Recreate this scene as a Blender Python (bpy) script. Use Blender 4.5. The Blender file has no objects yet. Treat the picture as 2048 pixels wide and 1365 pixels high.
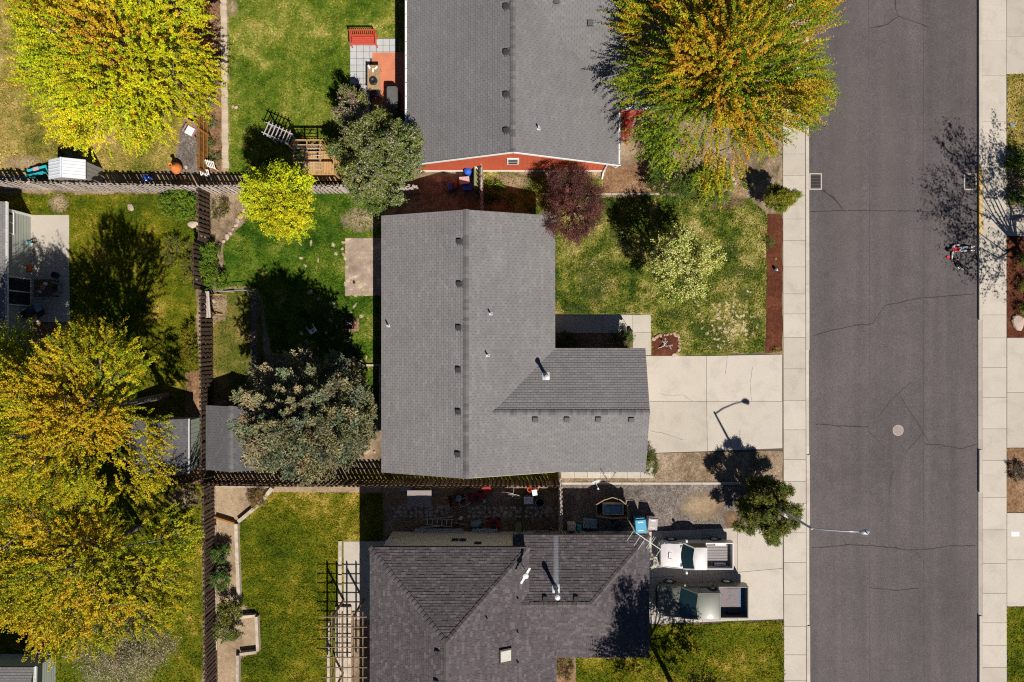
import bpy, bmesh, math, random
import numpy as np
from mathutils import Vector, Matrix

# ---------------------------------------------------------------- camera, world, sun, exposure
CAM_H = 38.0          # metres above the road
FOC = 1254.0          # focal length in pixels of the 2048 px wide photograph
sc = bpy.context.scene
cam_d = bpy.data.cameras.new('camera'); cam = bpy.data.objects.new('camera', cam_d)
sc.collection.objects.link(cam); sc.camera = cam
cam.location = (0, 0, CAM_H); cam.rotation_euler = (0, 0, 0)
cam_d.sensor_width = 36.0; cam_d.lens = 36.0 * FOC / 2048.0
cam_d.clip_start = 0.5; cam_d.clip_end = 2000
SHX, SHY = -0.40, 0.75                     # shadow offset per metre of height
ELEV = math.atan(1.0 / math.hypot(SHX, SHY))
AZ = math.atan2(-SHX, -SHY)                # compass angle of the sun measured from +Y towards +X
world = bpy.data.worlds.new('World'); sc.world = world; world.use_nodes = True
wn = world.node_tree.nodes; wn.clear()
sky = wn.new('ShaderNodeTexSky'); sky.sky_type = 'NISHITA'; sky.sun_disc = False
sky.sun_elevation = ELEV; sky.sun_rotation = AZ; sky.air_density = 0.6; sky.dust_density = 0.05; sky.ozone_density = 6.0; sky.altitude = 600
bg = wn.new('ShaderNodeBackground'); bg.inputs['Strength'].default_value = 0.05
wo = wn.new('ShaderNodeOutputWorld')
world.node_tree.links.new(sky.outputs[0], bg.inputs[0]); world.node_tree.links.new(bg.outputs[0], wo.inputs[0])
sun_d = bpy.data.lights.new('sun', 'SUN'); sun_d.energy = 5.0; sun_d.angle = math.radians(0.5)
sun_d.color = (1.0, 0.955, 0.88)
sun = bpy.data.objects.new('sun', sun_d); sc.collection.objects.link(sun)
sun.rotation_euler = Vector((SHX, SHY, -1.0)).to_track_quat('-Z', 'Y').to_euler()
sun.location = (20, -40, 60)
sc.view_settings.view_transform = 'Standard'; sc.view_settings.look = 'None'
sc.view_settings.exposure = 0.17; sc.view_settings.gamma = 1.0
sc.render.engine = 'CYCLES'
sc.cycles.max_bounces = 6; sc.cycles.diffuse_bounces = 2; sc.cycles.glossy_bounces = 2
sc.cycles.transmission_bounces = 3; sc.cycles.transparent_max_bounces = 4
sc.cycles.use_denoising = False; sc.cycles.filter_width = 1.15

R = random.Random(11)
NR = np.random.default_rng(7)
COL = sc.collection
def P(x, y, h=0.0):
    k = (CAM_H - h) / FOC
    return Vector(((x - 1024.0) * k, (682.5 - y) * k, h))
def P2(x, y, h=0.0):
    v = P(x, y, h); return (v.x, v.y)
G = 0.10      # level of the yards

# ---------------------------------------------------------------- tagging and objects
def tag(o, label=None, cat=None, group=None, kind=None):
    if label: o['label'] = label
    if cat: o['category'] = cat
    if group: o['group'] = group
    if kind: o['kind'] = kind
    return o
def empty(name, loc=(0, 0, 0), rz=0.0, label=None, cat=None, group=None):
    o = bpy.data.objects.new(name, None); COL.objects.link(o)
    o.empty_display_size = 0.2; o.location = loc; o.rotation_euler = (0, 0, rz)
    return tag(o, label, cat, group)
def link(name, me, parent=None, loc=None, rot=None, scale=None):
    o = bpy.data.objects.new(name, me); COL.objects.link(o)
    if parent is not None: o.parent = parent
    if loc is not None: o.location = loc
    if rot is not None: o.rotation_euler = rot
    if scale is not None: o.scale = scale
    return o
def copy_tree(o, parent=None):
    c = o.copy(); COL.objects.link(c); c.parent = parent
    for ch in list(o.children): copy_tree(ch, c)
    return c

class MB:
    """collects polygons; build() makes one mesh object"""
    def __init__(s): s.v = []; s.f = []; s.m = []; s.sm = []; s.mi = 0; s.smooth = False
    def add(s, vs, fs):
        b = len(s.v); s.v.extend([tuple(p) for p in vs])
        for f in fs: s.f.append(tuple(b + i for i in f)); s.m.append(s.mi); s.sm.append(s.smooth)
        return s
    def box(s, x0, x1, y0, y1, z0, z1, bev=0.0):
        if bev <= 0:
            return s.add([(x0,y0,z0),(x1,y0,z0),(x1,y1,z0),(x0,y1,z0),(x0,y0,z1),(x1,y0,z1),(x1,y1,z1),(x0,y1,z1)],
                         [(3,2,1,0),(4,5,6,7),(0,1,5,4),(1,2,6,5),(2,3,7,6),(3,0,4,7)])
        b = bev
        return s.add([(x0,y0,z0),(x1,y0,z0),(x1,y1,z0),(x0,y1,z0),(x0,y0,z1-b),(x1,y0,z1-b),(x1,y1,z1-b),(x0,y1,z1-b),
                      (x0+b,y0+b,z1),(x1-b,y0+b,z1),(x1-b,y1-b,z1),(x0+b,y1-b,z1)],
                     [(3,2,1,0),(0,1,5,4),(1,2,6,5),(2,3,7,6),(3,0,4,7),(4,5,9,8),(5,6,10,9),(6,7,11,10),(7,4,8,11),(8,9,10,11)])
    def prism(s, pts, z0, z1, top=None):
        n = len(pts); top = top or pts
        vs = [(p[0], p[1], z0) for p in pts] + [(p[0], p[1], z1) for p in top]
        fs = [tuple(range(n-1, -1, -1)), tuple(range(n, 2*n))]
        fs += [(i, (i+1) % n, n + (i+1) % n, n + i) for i in range(n)]
        return s.add(vs, fs)
    def beam(s, a, b, w, h, up=(0,0,1)):
        a = Vector(a); b = Vector(b); d = (b - a).normalized(); u = Vector(up)
        if abs(d.dot(u)) > 0.98: u = Vector((1,0,0))
        r = d.cross(u).normalized() * (w/2); t = r.cross(d).normalized() * (h/2)
        vs = [a-r-t, a+r-t, a+r+t, a-r+t, b-r-t, b+r-t, b+r+t, b-r+t]
        return s.add(vs, [(3,2,1,0),(4,5,6,7),(0,1,5,4),(1,2,6,5),(2,3,7,6),(3,0,4,7)])
    def tube(s, pts, rad, n=8, cap=True):
        pts = [Vector(p) for p in pts]; k = len(pts)
        rad = rad if hasattr(rad, '__len__') else [rad]*k
        vs = []; prev = None
        for i, p in enumerate(pts):
            d = (pts[min(i+1, k-1)] - pts[max(i-1, 0)]).normalized()
            if prev is None:
                prev = d.orthogonal().normalized()
            u = (prev - d * prev.dot(d))
            u = u.normalized() if u.length > 1e-6 else d.orthogonal().normalized()
            prev = u; w = d.cross(u)
            for j in range(n):
                a = 2*math.pi*j/n
                vs.append(p + (u*math.cos(a) + w*math.sin(a))*rad[i])
        fs = [(i*n+j, i*n+(j+1) % n, (i+1)*n+(j+1) % n, (i+1)*n+j) for i in range(k-1) for j in range(n)]
        if cap: fs += [tuple(range(n-1, -1, -1)), tuple(range((k-1)*n, k*n))]
        return s.add(vs, fs)
    def cyl(s, c, r0, z0, z1, n=16, r1=None):
        return s.tube([(c[0], c[1], z0), (c[0], c[1], z1)], [r0, r0 if r1 is None else r1], n)
    def lathe(s, prof, c=(0,0,0), n=16):
        k = len(prof); vs = []
        for r, z in prof:
            for j in range(n):
                a = 2*math.pi*j/n; vs.append((c[0]+r*math.cos(a), c[1]+r*math.sin(a), c[2]+z))
        fs = [(i*n+j, i*n+(j+1) % n, (i+1)*n+(j+1) % n, (i+1)*n+j) for i in range(k-1) for j in range(n)]
        return s.add(vs, fs)
    def torus(s, c, R0, r, n=20, m=6, axis='z'):
        vs = []
        for i in range(n):
            a = 2*math.pi*i/n
            for j in range(m):
                b = 2*math.pi*j/m; q = R0 + r*math.cos(b)
                p = (q*math.cos(a), q*math.sin(a), r*math.sin(b))
                if axis == 'y': p = (p[0], p[2], p[1])
                if axis == 'x': p = (p[2], p[0], p[1])
                vs.append((c[0]+p[0], c[1]+p[1], c[2]+p[2]))
        fs = [(i*m+j, ((i+1) % n)*m+j, ((i+1) % n)*m+(j+1) % m, i*m+(j+1) % m) for i in range(n) for j in range(m)]
        return s.add(vs, fs)
    def xf(s, M, start=0):
        for i in range(start, len(s.v)): s.v[i] = tuple(M @ Vector(s.v[i]))
        return s
    def mesh(s, name, mats):
        me = bpy.data.meshes.new(name); me.from_pydata(s.v, [], s.f)
        for m in (mats if isinstance(mats, (list, tuple)) else [mats]): me.materials.append(m)
        me.polygons.foreach_set('material_index', s.m)
        me.polygons.foreach_set('use_smooth', s.sm); me.update()
        return me
    def build(s, name, mats, parent=None, loc=None, rot=None):
        return link(name, s.mesh(name, mats), parent, loc, rot)

def fast_mesh(name, V, F, mats, attrs=None, smooth=False):
    """V (n,3); F (m,k) with k constant"""
    V = np.ascontiguousarray(V, dtype=np.float32); F = np.ascontiguousarray(F, dtype=np.int32)
    me = bpy.data.meshes.new(name); m, k = F.shape
    me.vertices.add(len(V)); me.vertices.foreach_set('co', V.ravel())
    me.loops.add(m*k); me.loops.foreach_set('vertex_index', F.ravel())
    me.polygons.add(m); me.polygons.foreach_set('loop_start', np.arange(0, m*k, k, dtype=np.int32))
    me.polygons.foreach_set('loop_total', np.full(m, k, dtype=np.int32))
    if smooth: me.polygons.foreach_set('use_smooth', np.ones(m, dtype=bool))
    for mt in (mats if isinstance(mats, (list, tuple)) else [mats]): me.materials.append(mt)
    for an, arr in (attrs or {}).items():
        arr = np.asarray(arr, dtype=np.float32)
        if arr.ndim == 1:
            a = me.attributes.new(an, 'FLOAT', 'POINT'); a.data.foreach_set('value', arr)
        else:
            a = me.attributes.new(an, 'FLOAT_COLOR', 'POINT')
            rgba = np.ones((len(arr), 4), dtype=np.float32); rgba[:, :3] = arr[:, :3]
            a.data.foreach_set('color', rgba.ravel())
    me.update(calc_edges=True)
    return me

# ---------------------------------------------------------------- materials
def nmat(name):
    m = bpy.data.materials.new(name); m.use_nodes = True
    nt = m.node_tree; b = nt.nodes['Principled BSDF']
    return m, nt, b
def rgb(c): return (c[0], c[1], c[2], 1.0)
def ramp(nt, fac, stops, interp='LINEAR'):
    r = nt.nodes.new('ShaderNodeValToRGB'); r.color_ramp.interpolation = interp
    e = r.color_ramp.elements
    while len(e) < len(stops): e.new(0.5)
    for i, (p, c) in enumerate(stops): e[i].position = p; e[i].color = rgb(c)
    nt.links.new(fac, r.inputs[0]); return r.outputs[0]
def noise(nt, vec, scale, detail=3.0, rough=0.55, dist=0.0):
    n = nt.nodes.new('ShaderNodeTexNoise'); n.inputs['Scale'].default_value = scale
    n.inputs['Detail'].default_value = detail; n.inputs['Roughness'].default_value = rough
    n.inputs['Distortion'].default_value = dist
    if vec is not None: nt.links.new(vec, n.inputs['Vector'])
    return n.outputs[0]
def mixc(nt, fac, a, b, mode='MIX'):
    m = nt.nodes.new('ShaderNodeMix'); m.data_type = 'RGBA'; m.blend_type = mode
    for sock, val in ((m.inputs[0], fac), (m.inputs[6], a), (m.inputs[7], b)):
        if hasattr(val, 'is_linked'): nt.links.new(val, sock)
        elif hasattr(val, '__len__'): sock.default_value = rgb(val)
        else: sock.default_value = val
    return m.outputs[2]
def coords(nt, which='Object'):
    return nt.nodes.new('ShaderNodeTexCoord').outputs[which]
def bump(nt, b, h, strength=0.4, dist=0.02):
    n = nt.nodes.new('ShaderNodeBump'); n.inputs['Strength'].default_value = strength
    n.inputs['Distance'].default_value = dist
    nt.links.new(h, n.inputs['Height']); nt.links.new(n.outputs[0], b.inputs['Normal'])
def simple(name, c, rough=0.7, var=0.18, scale=9.0, metal=0.0, spec=0.3, bmp=0.0, rnd=0.0, fine=60.0):
    """one colour with soft blotches, fine grain and, with rnd, a tone of its own for each object"""
    m, nt, b = nmat(name); co = coords(nt)
    n1 = noise(nt, co, scale, 4); n2 = noise(nt, co, fine, 2)
    lo = [x*(1-var) for x in c]; hi = [min(1, x*(1+var)) for x in c]
    col = ramp(nt, n1, [(0.3, lo), (0.7, hi)])
    col = mixc(nt, 0.5*var, col, ramp(nt, n2, [(0.3, [x*0.6 for x in c]), (0.7, [min(1, x*1.4) for x in c])]))
    if rnd > 0:
        oi = nt.nodes.new('ShaderNodeObjectInfo')
        col = mixc(nt, 1.0, col, ramp(nt, oi.outputs['Random'], [(0, (1-rnd,)*3), (1, (1.0+0*rnd,)*3)]), 'MULTIPLY')
    nt.links.new(col, b.inputs['Base Color'])
    b.inputs['Roughness'].default_value = rough; b.inputs['Metallic'].default_value = metal
    b.inputs['Specular IOR Level'].default_value = spec
    if bmp > 0: bump(nt, b, n2, bmp, 0.01)
    return m
M = {}
def ground_mat(name, cols, patch=0.35, mid=2.5, fine=28.0, contrast=(0.35, 0.65), rough=0.95, speck=None, bmp=0.5, tint=False, dist=0.6, gain=1.1, lanes=0.0):
    """patches of the colours cols (low to high), broken up by a middle and a fine noise"""
    m, nt, b = nmat(name)
    geo = nt.nodes.new('ShaderNodeNewGeometry'); co = geo.outputs['Position']
    n1 = noise(nt, co, patch, 5, 0.6, dist); n2 = noise(nt, co, mid, 4, 0.6); n3 = noise(nt, co, fine, 3, 0.6)
    f = nt.nodes.new('ShaderNodeMath'); f.operation = 'MULTIPLY_ADD'; nt.links.new(n2, f.inputs[0])
    f.inputs[1].default_value = 0.55; nt.links.new(n1, f.inputs[2])
    g = nt.nodes.new('ShaderNodeMath'); g.operation = 'MULTIPLY_ADD'; nt.links.new(n3, g.inputs[0])
    g.inputs[1].default_value = 0.40; nt.links.new(f.outputs[0], g.inputs[2])
    h = nt.nodes.new('ShaderNodeMapRange'); nt.links.new(g.outputs[0], h.inputs[0])
    c = 0.5 + 0.275 + 0.20
    h.inputs[1].default_value = c - (0.5-contrast[0])*gain; h.inputs[2].default_value = c + (contrast[1]-0.5)*gain
    k = len(cols)
    col = ramp(nt, h.outputs[0], [(i/(k-1), cols[i]) for i in range(k)])
    if speck:
        vo = nt.nodes.new('ShaderNodeTexVoronoi'); vo.inputs['Scale'].default_value = speck[1]
        nt.links.new(co, vo.inputs['Vector'])
        sp = ramp(nt, vo.outputs['Color'], [(0.0, (0.25,)*3), (0.5, (0.9,)*3), (1.0, (1.9,)*3)])
        col = mixc(nt, speck[0], col, mixc(nt, 1.0, col, sp, 'MULTIPLY'))
    if lanes > 0:       # long wear bands along the carriageway
        mp = nt.nodes.new('ShaderNodeMapping'); mp.inputs['Scale'].default_value = (1.0, 0.035, 1.0); nt.links.new(co, mp.inputs[0])
        n4 = noise(nt, mp.outputs[0], 1.1, 5, 0.6, 0.3); n5 = noise(nt, co, 0.9, 6, 0.75, 0.5)
        col = mixc(nt, 1.0, col, ramp(nt, n4, [(0.3, (1-lanes,)*3), (0.7, (1+lanes,)*3)]), 'MULTIPLY')
        col = mixc(nt, 1.0, col, ramp(nt, n5, [(0.25, (0.82,)*3), (0.42, (1.0,)*3), (0.72, (1.0,)*3), (0.85, (1.22,)*3)]), 'MULTIPLY')
    if tint:
        at = nt.nodes.new('ShaderNodeAttribute'); at.attribute_name = 'tint'
        col = mixc(nt, 1.0, col, at.outputs['Color'], 'MULTIPLY')
    nt.links.new(col, b.inputs['Base Color']); b.inputs['Roughness'].default_value = rough
    b.inputs['Specular IOR Level'].default_value = 0.15
    if bmp > 0: bump(nt, b, n3, bmp, 0.03)
    if tint:
        tr = nt.nodes.new('ShaderNodeBsdfTranslucent'); nt.links.new(col, tr.inputs[0])
        mx = nt.nodes.new('ShaderNodeMixShader'); mx.inputs[0].default_value = 0.25
        nt.links.new(b.outputs[0], mx.inputs[1]); nt.links.new(tr.outputs[0], mx.inputs[2])
        nt.links.new(mx.outputs[0], nt.nodes['Material Output'].inputs[0])
    return m
# lawns: (colours, patch scale, contrast)
LAWN = {
 'lush':  ([(0.024,0.066,0.004),(0.050,0.112,0.006),(0.108,0.168,0.012),(0.25,0.25,0.05)], 0.30, (0.28, 0.72)),
 'pale':  ([(0.048,0.098,0.006),(0.108,0.162,0.012),(0.205,0.230,0.030),(0.38,0.33,0.09)], 0.34, (0.28, 0.72)),
 'dry':   ([(0.092,0.115,0.014),(0.23,0.20,0.037),(0.38,0.29,0.078),(0.50,0.37,0.14)], 0.35, (0.26, 0.70)),
 'front': ([(0.036,0.070,0.008),(0.112,0.145,0.016),(0.26,0.245,0.052),(0.47,0.39,0.15)], 0.42, (0.30, 0.70)),
 'olive': ([(0.052,0.078,0.003),(0.098,0.124,0.003),(0.195,0.180,0.010),(0.42,0.31,0.06)], 0.28, (0.28, 0.74)),
 'shade': ([(0.06,0.08,0.008),(0.12,0.13,0.018),(0.22,0.18,0.04),(0.38,0.27,0.11)], 0.33, (0.28, 0.72)),
}
for k, (cols, pa, ct) in LAWN.items():
    M['lawn_'+k] = ground_mat('lawn_'+k, [[v*0.82 for v in c] for c in cols], pa, 1.7, 11.0, ct, bmp=0.6, gain=0.95)  # sheet colour darkened to stand in for shade between the blades
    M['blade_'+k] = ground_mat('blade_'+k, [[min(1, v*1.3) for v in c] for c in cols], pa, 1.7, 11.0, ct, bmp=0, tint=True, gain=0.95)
M['soil'] = ground_mat('soil', [(0.10,0.065,0.035),(0.20,0.14,0.085),(0.32,0.235,0.15),(0.40,0.30,0.20)], 0.5, 3.0, 34.0, (0.25,0.75), speck=(0.35, 16.0), bmp=0.9)
M['soil_pale'] = ground_mat('soil_pale', [(0.24,0.165,0.10),(0.36,0.26,0.165),(0.46,0.34,0.225)], 0.6, 3.0, 34.0, (0.25,0.75), speck=(0.3, 20.0), bmp=0.8)
M['mulch'] = ground_mat('mulch', [(0.055,0.018,0.010),(0.115,0.036,0.018),(0.18,0.065,0.032)], 0.7, 4.0, 30.0, (0.2,0.8), speck=(0.5, 18.0), bmp=1.0)
M['strip'] = ground_mat('bark_and_weeds', [(0.10,0.09,0.035),(0.20,0.14,0.085),(0.31,0.225,0.15),(0.40,0.30,0.21)], 0.6, 2.2, 18.0, (0.25,0.75), speck=(0.5, 15.0), bmp=1.0)
M['bark'] = ground_mat('bark', [(0.12,0.065,0.032),(0.25,0.14,0.075),(0.38,0.24,0.14)], 0.6, 3.5, 26.0, (0.2,0.8), speck=(0.6, 16.0), bmp=1.0)
M['gravel'] = ground_mat('gravel', [(0.10,0.080,0.070),(0.18,0.150,0.130),(0.30,0.25,0.21)], 0.5, 3.0, 30.0, (0.25,0.75), speck=(0.75, 17.0), bmp=1.0)
M['asphalt'] = ground_mat('asphalt', [(0.091,0.078,0.078),(0.112,0.097,0.096),(0.134,0.116,0.114)], 0.16, 1.3, 14.0, (0.22,0.78), speck=(0.40, 26.0), bmp=0.5, dist=0.2, lanes=0.13)
def concrete(name, c, joint=0.13, stain=0.14):
    m, nt, b = nmat(name)
    geo = nt.nodes.new('ShaderNodeNewGeometry'); co = geo.outputs['Position']
    n1 = noise(nt, co, 0.9, 8, 0.68, 0.4); n2 = noise(nt, co, 22.0, 4, .7)
    col = ramp(nt, n1, [(0.25, [x*(1-stain*1.9) for x in c]), (0.5, c), (0.75, [min(1, x*(1+stain*0.5)) for x in c])])
    col = mixc(nt, 0.34, col, ramp(nt, n2, [(0.3, [x*0.62 for x in c]), (0.7, [min(1, x*1.25) for x in c])]))
    oi = nt.nodes.new('ShaderNodeObjectInfo')
    col = mixc(nt, 1.0, col, ramp(nt, oi.outputs['Random'], [(0, (1-joint, 1-joint, 1-joint*1.15)), (1, (1, 1, 1))]), 'MULTIPLY')
    nt.links.new(col, b.inputs['Base Color']); b.inputs['Roughness'].default_value = 0.9
    b.inputs['Specular IOR Level'].default_value = 0.2; bump(nt, b, n2, 0.25, 0.01)
    return m
M['concrete'] = concrete('concrete', (0.555,0.49,0.415))
M['concrete_grey'] = concrete('concrete_grey', (0.50,0.44,0.37), 0.08, 0.16)
M['patio_stain'] = ground_mat('patio_stain', [(0.24,0.175,0.13),(0.33,0.25,0.195),(0.37,0.28,0.22),(0.62,0.47,0.35)], 0.8, 2.2, 14.0, (0.30,0.62), bmp=0.2)
M['terracotta'] = simple('terracotta', (0.58,0.205,0.11), 0.85, 0.12, 2.0)
M['tile_pale'] = simple('tile_pale', (0.50,0.50,0.49), 0.7, 0.08, 3.0, rnd=0.10)
M['crack'] = simple('crack_filler', (0.045,0.038,0.036), 0.85, 0.25, 8.0)
M['joint'] = simple('joint_dark', (0.10,0.08,0.065), 0.95, 0.2)
M['kerb_yellow'] = simple('kerb_yellow', (0.60,0.40,0.13), 0.8, 0.25, 5.0)
M['iron'] = simple('cast_iron', (0.02,0.02,0.022), 0.7, 0.3, 12.0, spec=0.4)
M['manhole'] = simple('manhole_iron', (0.34,0.27,0.25), 0.75, 0.15, 12.0, bmp=0.4)
def shingle_mat(name, c, spread, rough=0.92):
    m, nt, b = nmat(name)
    geo = nt.nodes.new('ShaderNodeNewGeometry'); co = geo.outputs['Position']
    at = nt.nodes.new('ShaderNodeAttribute'); at.attribute_name = 'tone'
    col = ramp(nt, at.outputs['Fac'], [(0.0, [x*(1-spread) for x in c]), (0.55, c), (1.0, [x*(1+spread*1.2) for x in c])])
    n1 = noise(nt, co, 0.35, 5, 0.6); n2 = noise(nt, co, 60.0, 2)
    col = mixc(nt, 1.0, col, ramp(nt, n1, [(0.3, (0.90,)*3), (0.7, (1.06,)*3)]), 'MULTIPLY')
    col = mixc(nt, 1.0, col, ramp(nt, n2, [(0.25, (0.72,)*3), (0.75, (1.25,)*3)]), 'MULTIPLY')
    nt.links.new(col, b.inputs['Base Color']); b.inputs['Roughness'].default_value = rough
    b.inputs['Specular IOR Level'].default_value = 0.15; bump(nt, b, n2, 0.3, 0.006)
    return m
M['shingle_grey'] = shingle_mat('shingle_grey', (0.208,0.196,0.193), 0.12)
M['shingle_mid'] = shingle_mat('shingle_mid', (0.190,0.180,0.179), 0.10)
M['shingle_brown'] = shingle_mat('shingle_brown', (0.106,0.090,0.094), 0.30)
M['shingle_dark'] = shingle_mat('shingle_dark', (0.115,0.110,0.118), 0.14)
M['cap_grey'] = simple('cap_grey', (0.19,0.178,0.176), 0.9, 0.15, 20, rnd=0.4)
M['cap_brown'] = simple('cap_brown', (0.125,0.106,0.108), 0.9, 0.2, 20, rnd=0.4)
M['deck'] = simple('roof_underlay', (0.045,0.042,0.042), 0.95, 0.1)
M['vent'] = simple('vent_metal', (0.052,0.051,0.053), 0.6, 0.15, 20, spec=0.4)
M['white'] = simple('white_paint', (0.78,0.76,0.73), 0.5, 0.06, 5.0)
M['galv'] = simple('galvanised', (0.58,0.61,0.63), 0.4, 0.15, 10.0, metal=0.15)
M['steel_bright'] = simple('bright_flashing', (0.82,0.82,0.80), 0.35, 0.08, 8.0, metal=0.2)
M['red_wall'] = simple('red_siding', (0.52,0.105,0.05), 0.75, 0.10, 1.5)
M['green_wall'] = simple('pale_green_siding', (0.78,0.78,0.60), 0.75, 0.06, 2.0)
M['grey_wall'] = simple('grey_green_siding', (0.36,0.38,0.33), 0.75, 0.06, 2.0)
M['beige_wall'] = simple('beige_siding', (0.50,0.43,0.33), 0.75, 0.06, 2.0)
M['shed_green'] = simple('shed_green', (0.33,0.37,0.29), 0.75, 0.08, 3.0)
def glass_mat(name, c=(0.02,0.03,0.035)):
    m, nt, b = nmat(name); b.inputs['Base Color'].default_value = rgb(c); b.inputs['Roughness'].default_value = 0.06
    b.inputs['Specular IOR Level'].default_value = 0.7; return m
M['glass'] = glass_mat('window_glass'); M['car_glass'] = glass_mat('car_glass', (0.012,0.032,0.038))
def wood(name, c, rnd=0.3, along=(1,1,0.12)):
    m, nt, b = nmat(name); co = coords(nt)
    mp = nt.nodes.new('ShaderNodeMapping'); mp.inputs['Scale'].default_value = along; nt.links.new(co, mp.inputs[0])
    oi = nt.nodes.new('ShaderNodeObjectInfo')
    ad = nt.nodes.new('ShaderNodeVectorMath'); nt.links.new(mp.outputs[0], ad.inputs[0]); nt.links.new(oi.outputs['Location'], ad.inputs[1])
    n1 = noise(nt, ad.outputs[0], 22.0, 4)
    col = ramp(nt, n1, [(0.25, [x*0.66 for x in c]), (0.75, [min(1, x*1.28) for x in c])])
    col = mixc(nt, 1.0, col, ramp(nt, oi.outputs['Random'], [(0, (1-rnd,)*3), (1, (1.1, 1.07, 1.04))]), 'MULTIPLY')
    nt.links.new(col, b.inputs['Base Color']); b.inputs['Roughness'].default_value = 0.88
    b.inputs['Specular IOR Level'].default_value = 0.15; return m
M['wood_grey'] = wood('weathered_grey_wood', (0.56,0.48,0.43))
M['wood_brown'] = wood('brown_stained_wood', (0.115,0.078,0.055), 0.35)
M['wood_cedar'] = wood('cedar_wood', (0.33,0.155,0.045), 0.35)
M['wood_orange'] = wood('orange_stained_wood', (0.50,0.30,0.13), 0.25)
M['timber_pale'] = wood('pale_weathered_timber', (0.53,0.44,0.35), 0.2, (0.2,0.2,1))
M['timber_pergola'] = wood('pergola_timber', (0.24,0.165,0.11), 0.25, (0.3,0.3,1))
M['lattice'] = simple('lilac_grey_paint', (0.50,0.44,0.45), 0.7, 0.1)

def fade_mat(name, cols, amax=1.0):
    """patch of ground whose edge breaks up into the surface below"""
    m = ground_mat(name, cols, 0.6, 2.4, 14.0, (0.25, 0.75), speck=(0.3, 18.0), bmp=0.7); nt = m.node_tree; b = nt.nodes['Principled BSDF']
    at = nt.nodes.new('ShaderNodeAttribute'); at.attribute_name = 'fade'; geo = nt.nodes.new('ShaderNodeNewGeometry')
    n1 = noise(nt, geo.outputs['Position'], 2.2, 6, 0.8)
    a = nt.nodes.new('ShaderNodeMath'); a.operation = 'ADD'; nt.links.new(at.outputs['Fac'], a.inputs[0]); nt.links.new(n1, a.inputs[1])
    r = nt.nodes.new('ShaderNodeMapRange'); nt.links.new(a.outputs[0], r.inputs[0]); r.inputs[1].default_value = 0.60; r.inputs[2].default_value = 1.25; r.inputs[4].default_value = amax
    nt.links.new(r.outputs[0], b.inputs['Alpha']); return m
M['patch_earth'] = fade_mat('patch_earth', [(0.26,0.18,0.11),(0.36,0.26,0.165),(0.44,0.33,0.215)])
M['patch_straw'] = fade_mat('patch_straw', [(0.33,0.26,0.12),(0.46,0.37,0.20),(0.55,0.45,0.28)], 0.8)
M['patch_green'] = fade_mat('patch_green', [(0.03,0.06,0.012),(0.055,0.085,0.018),(0.08,0.11,0.025)], 0.75)
M['patch_bark'] = fade_mat('patch_bark', [(0.13,0.075,0.04),(0.23,0.14,0.08),(0.32,0.21,0.13)])
M['patch_tar'] = fade_mat('patch_tar', [(0.06,0.05,0.05),(0.075,0.064,0.062)], 0.45)
M['patch_pale'] = fade_mat('patch_pale', [(0.20,0.17,0.16),(0.24,0.205,0.19)], 0.28)
M['patch_bare'] = fade_mat('patch_bare', [(0.40,0.31,0.15),(0.52,0.42,0.25),(0.60,0.50,0.32)], 1.0)
M['patch_oil'] = fade_mat('patch_oil', [(0.16,0.13,0.11),(0.20,0.165,0.14)], 0.4)
# ---------------------------------------------------------------- ground sheets
def pip(pts, poly):
    x, y = pts[:, 0], pts[:, 1]; ins = np.zeros(len(pts), bool); n = len(poly)
    for i in range(n):
        x0, y0 = poly[i]; x1, y1 = poly[(i+1) % n]
        c = ((y0 > y) != (y1 > y)) & (x < (x1-x0)*(y-y0)/((y1-y0) if y1 != y0 else 1e-9) + x0)
        ins ^= c
    return ins
def wpoly(px, h=G): return [P2(x, y, h) for x, y in px]
def jitter(poly, amp=0.05, step=0.45):
    out = []; n = len(poly)
    for i in range(n):
        a = Vector(poly[i]); b = Vector(poly[(i+1) % n]); L = (b-a).length; k = max(1, int(L/step))
        nrm = Vector((-(b-a).y, (b-a).x)).normalized()
        for j in range(k):
            p = a.lerp(b, j/k)
            if amp > 0: p = p + nrm*R.uniform(-amp, amp)
            out.append((p.x, p.y))
    return out
def sheet(name, px, z, mat, amp=0.05, kind='structure'):
    pl = jitter(wpoly(px), amp) if amp > 0 else wpoly(px)
    b = MB(); b.add([(x, y, z) for x, y in pl], [tuple(range(len(pl)))])
    me = b.mesh(name, mat)
    bm = bmesh.new(); bm.from_mesh(me); bm.normal_update()
    if bm.faces and bm.faces[:][0].normal.z < 0: bmesh.ops.reverse_faces(bm, faces=bm.faces[:])
    bmesh.ops.triangulate(bm, faces=bm.faces[:]); bm.to_mesh(me); bm.free()
    return tag(link(name, me), kind=kind)
b = MB(); b.add([(-900,-900,-0.06),(900,-900,-0.06),(900,900,-0.06),(-900,900,-0.06)], [(0,1,2,3)])
tag(b.build('ground', M['lawn_shade']), kind='structure')
# the block west and the block east of the street
sheet('yard_soil', [(-400,-400),(1566,-400),(1569,1800),(-400,1800)], 0.08, M['soil'], 0)
sheet('yard_soil', [(2012,-400),(2500,-400),(2500,1800),(2014,1800)], 0.08, M['soil'], 0)
road = sheet('road', [(1610,-500),(1964,-500),(1966,1900),(1612,1900)], 0.0, M['asphalt'], 0)

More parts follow.
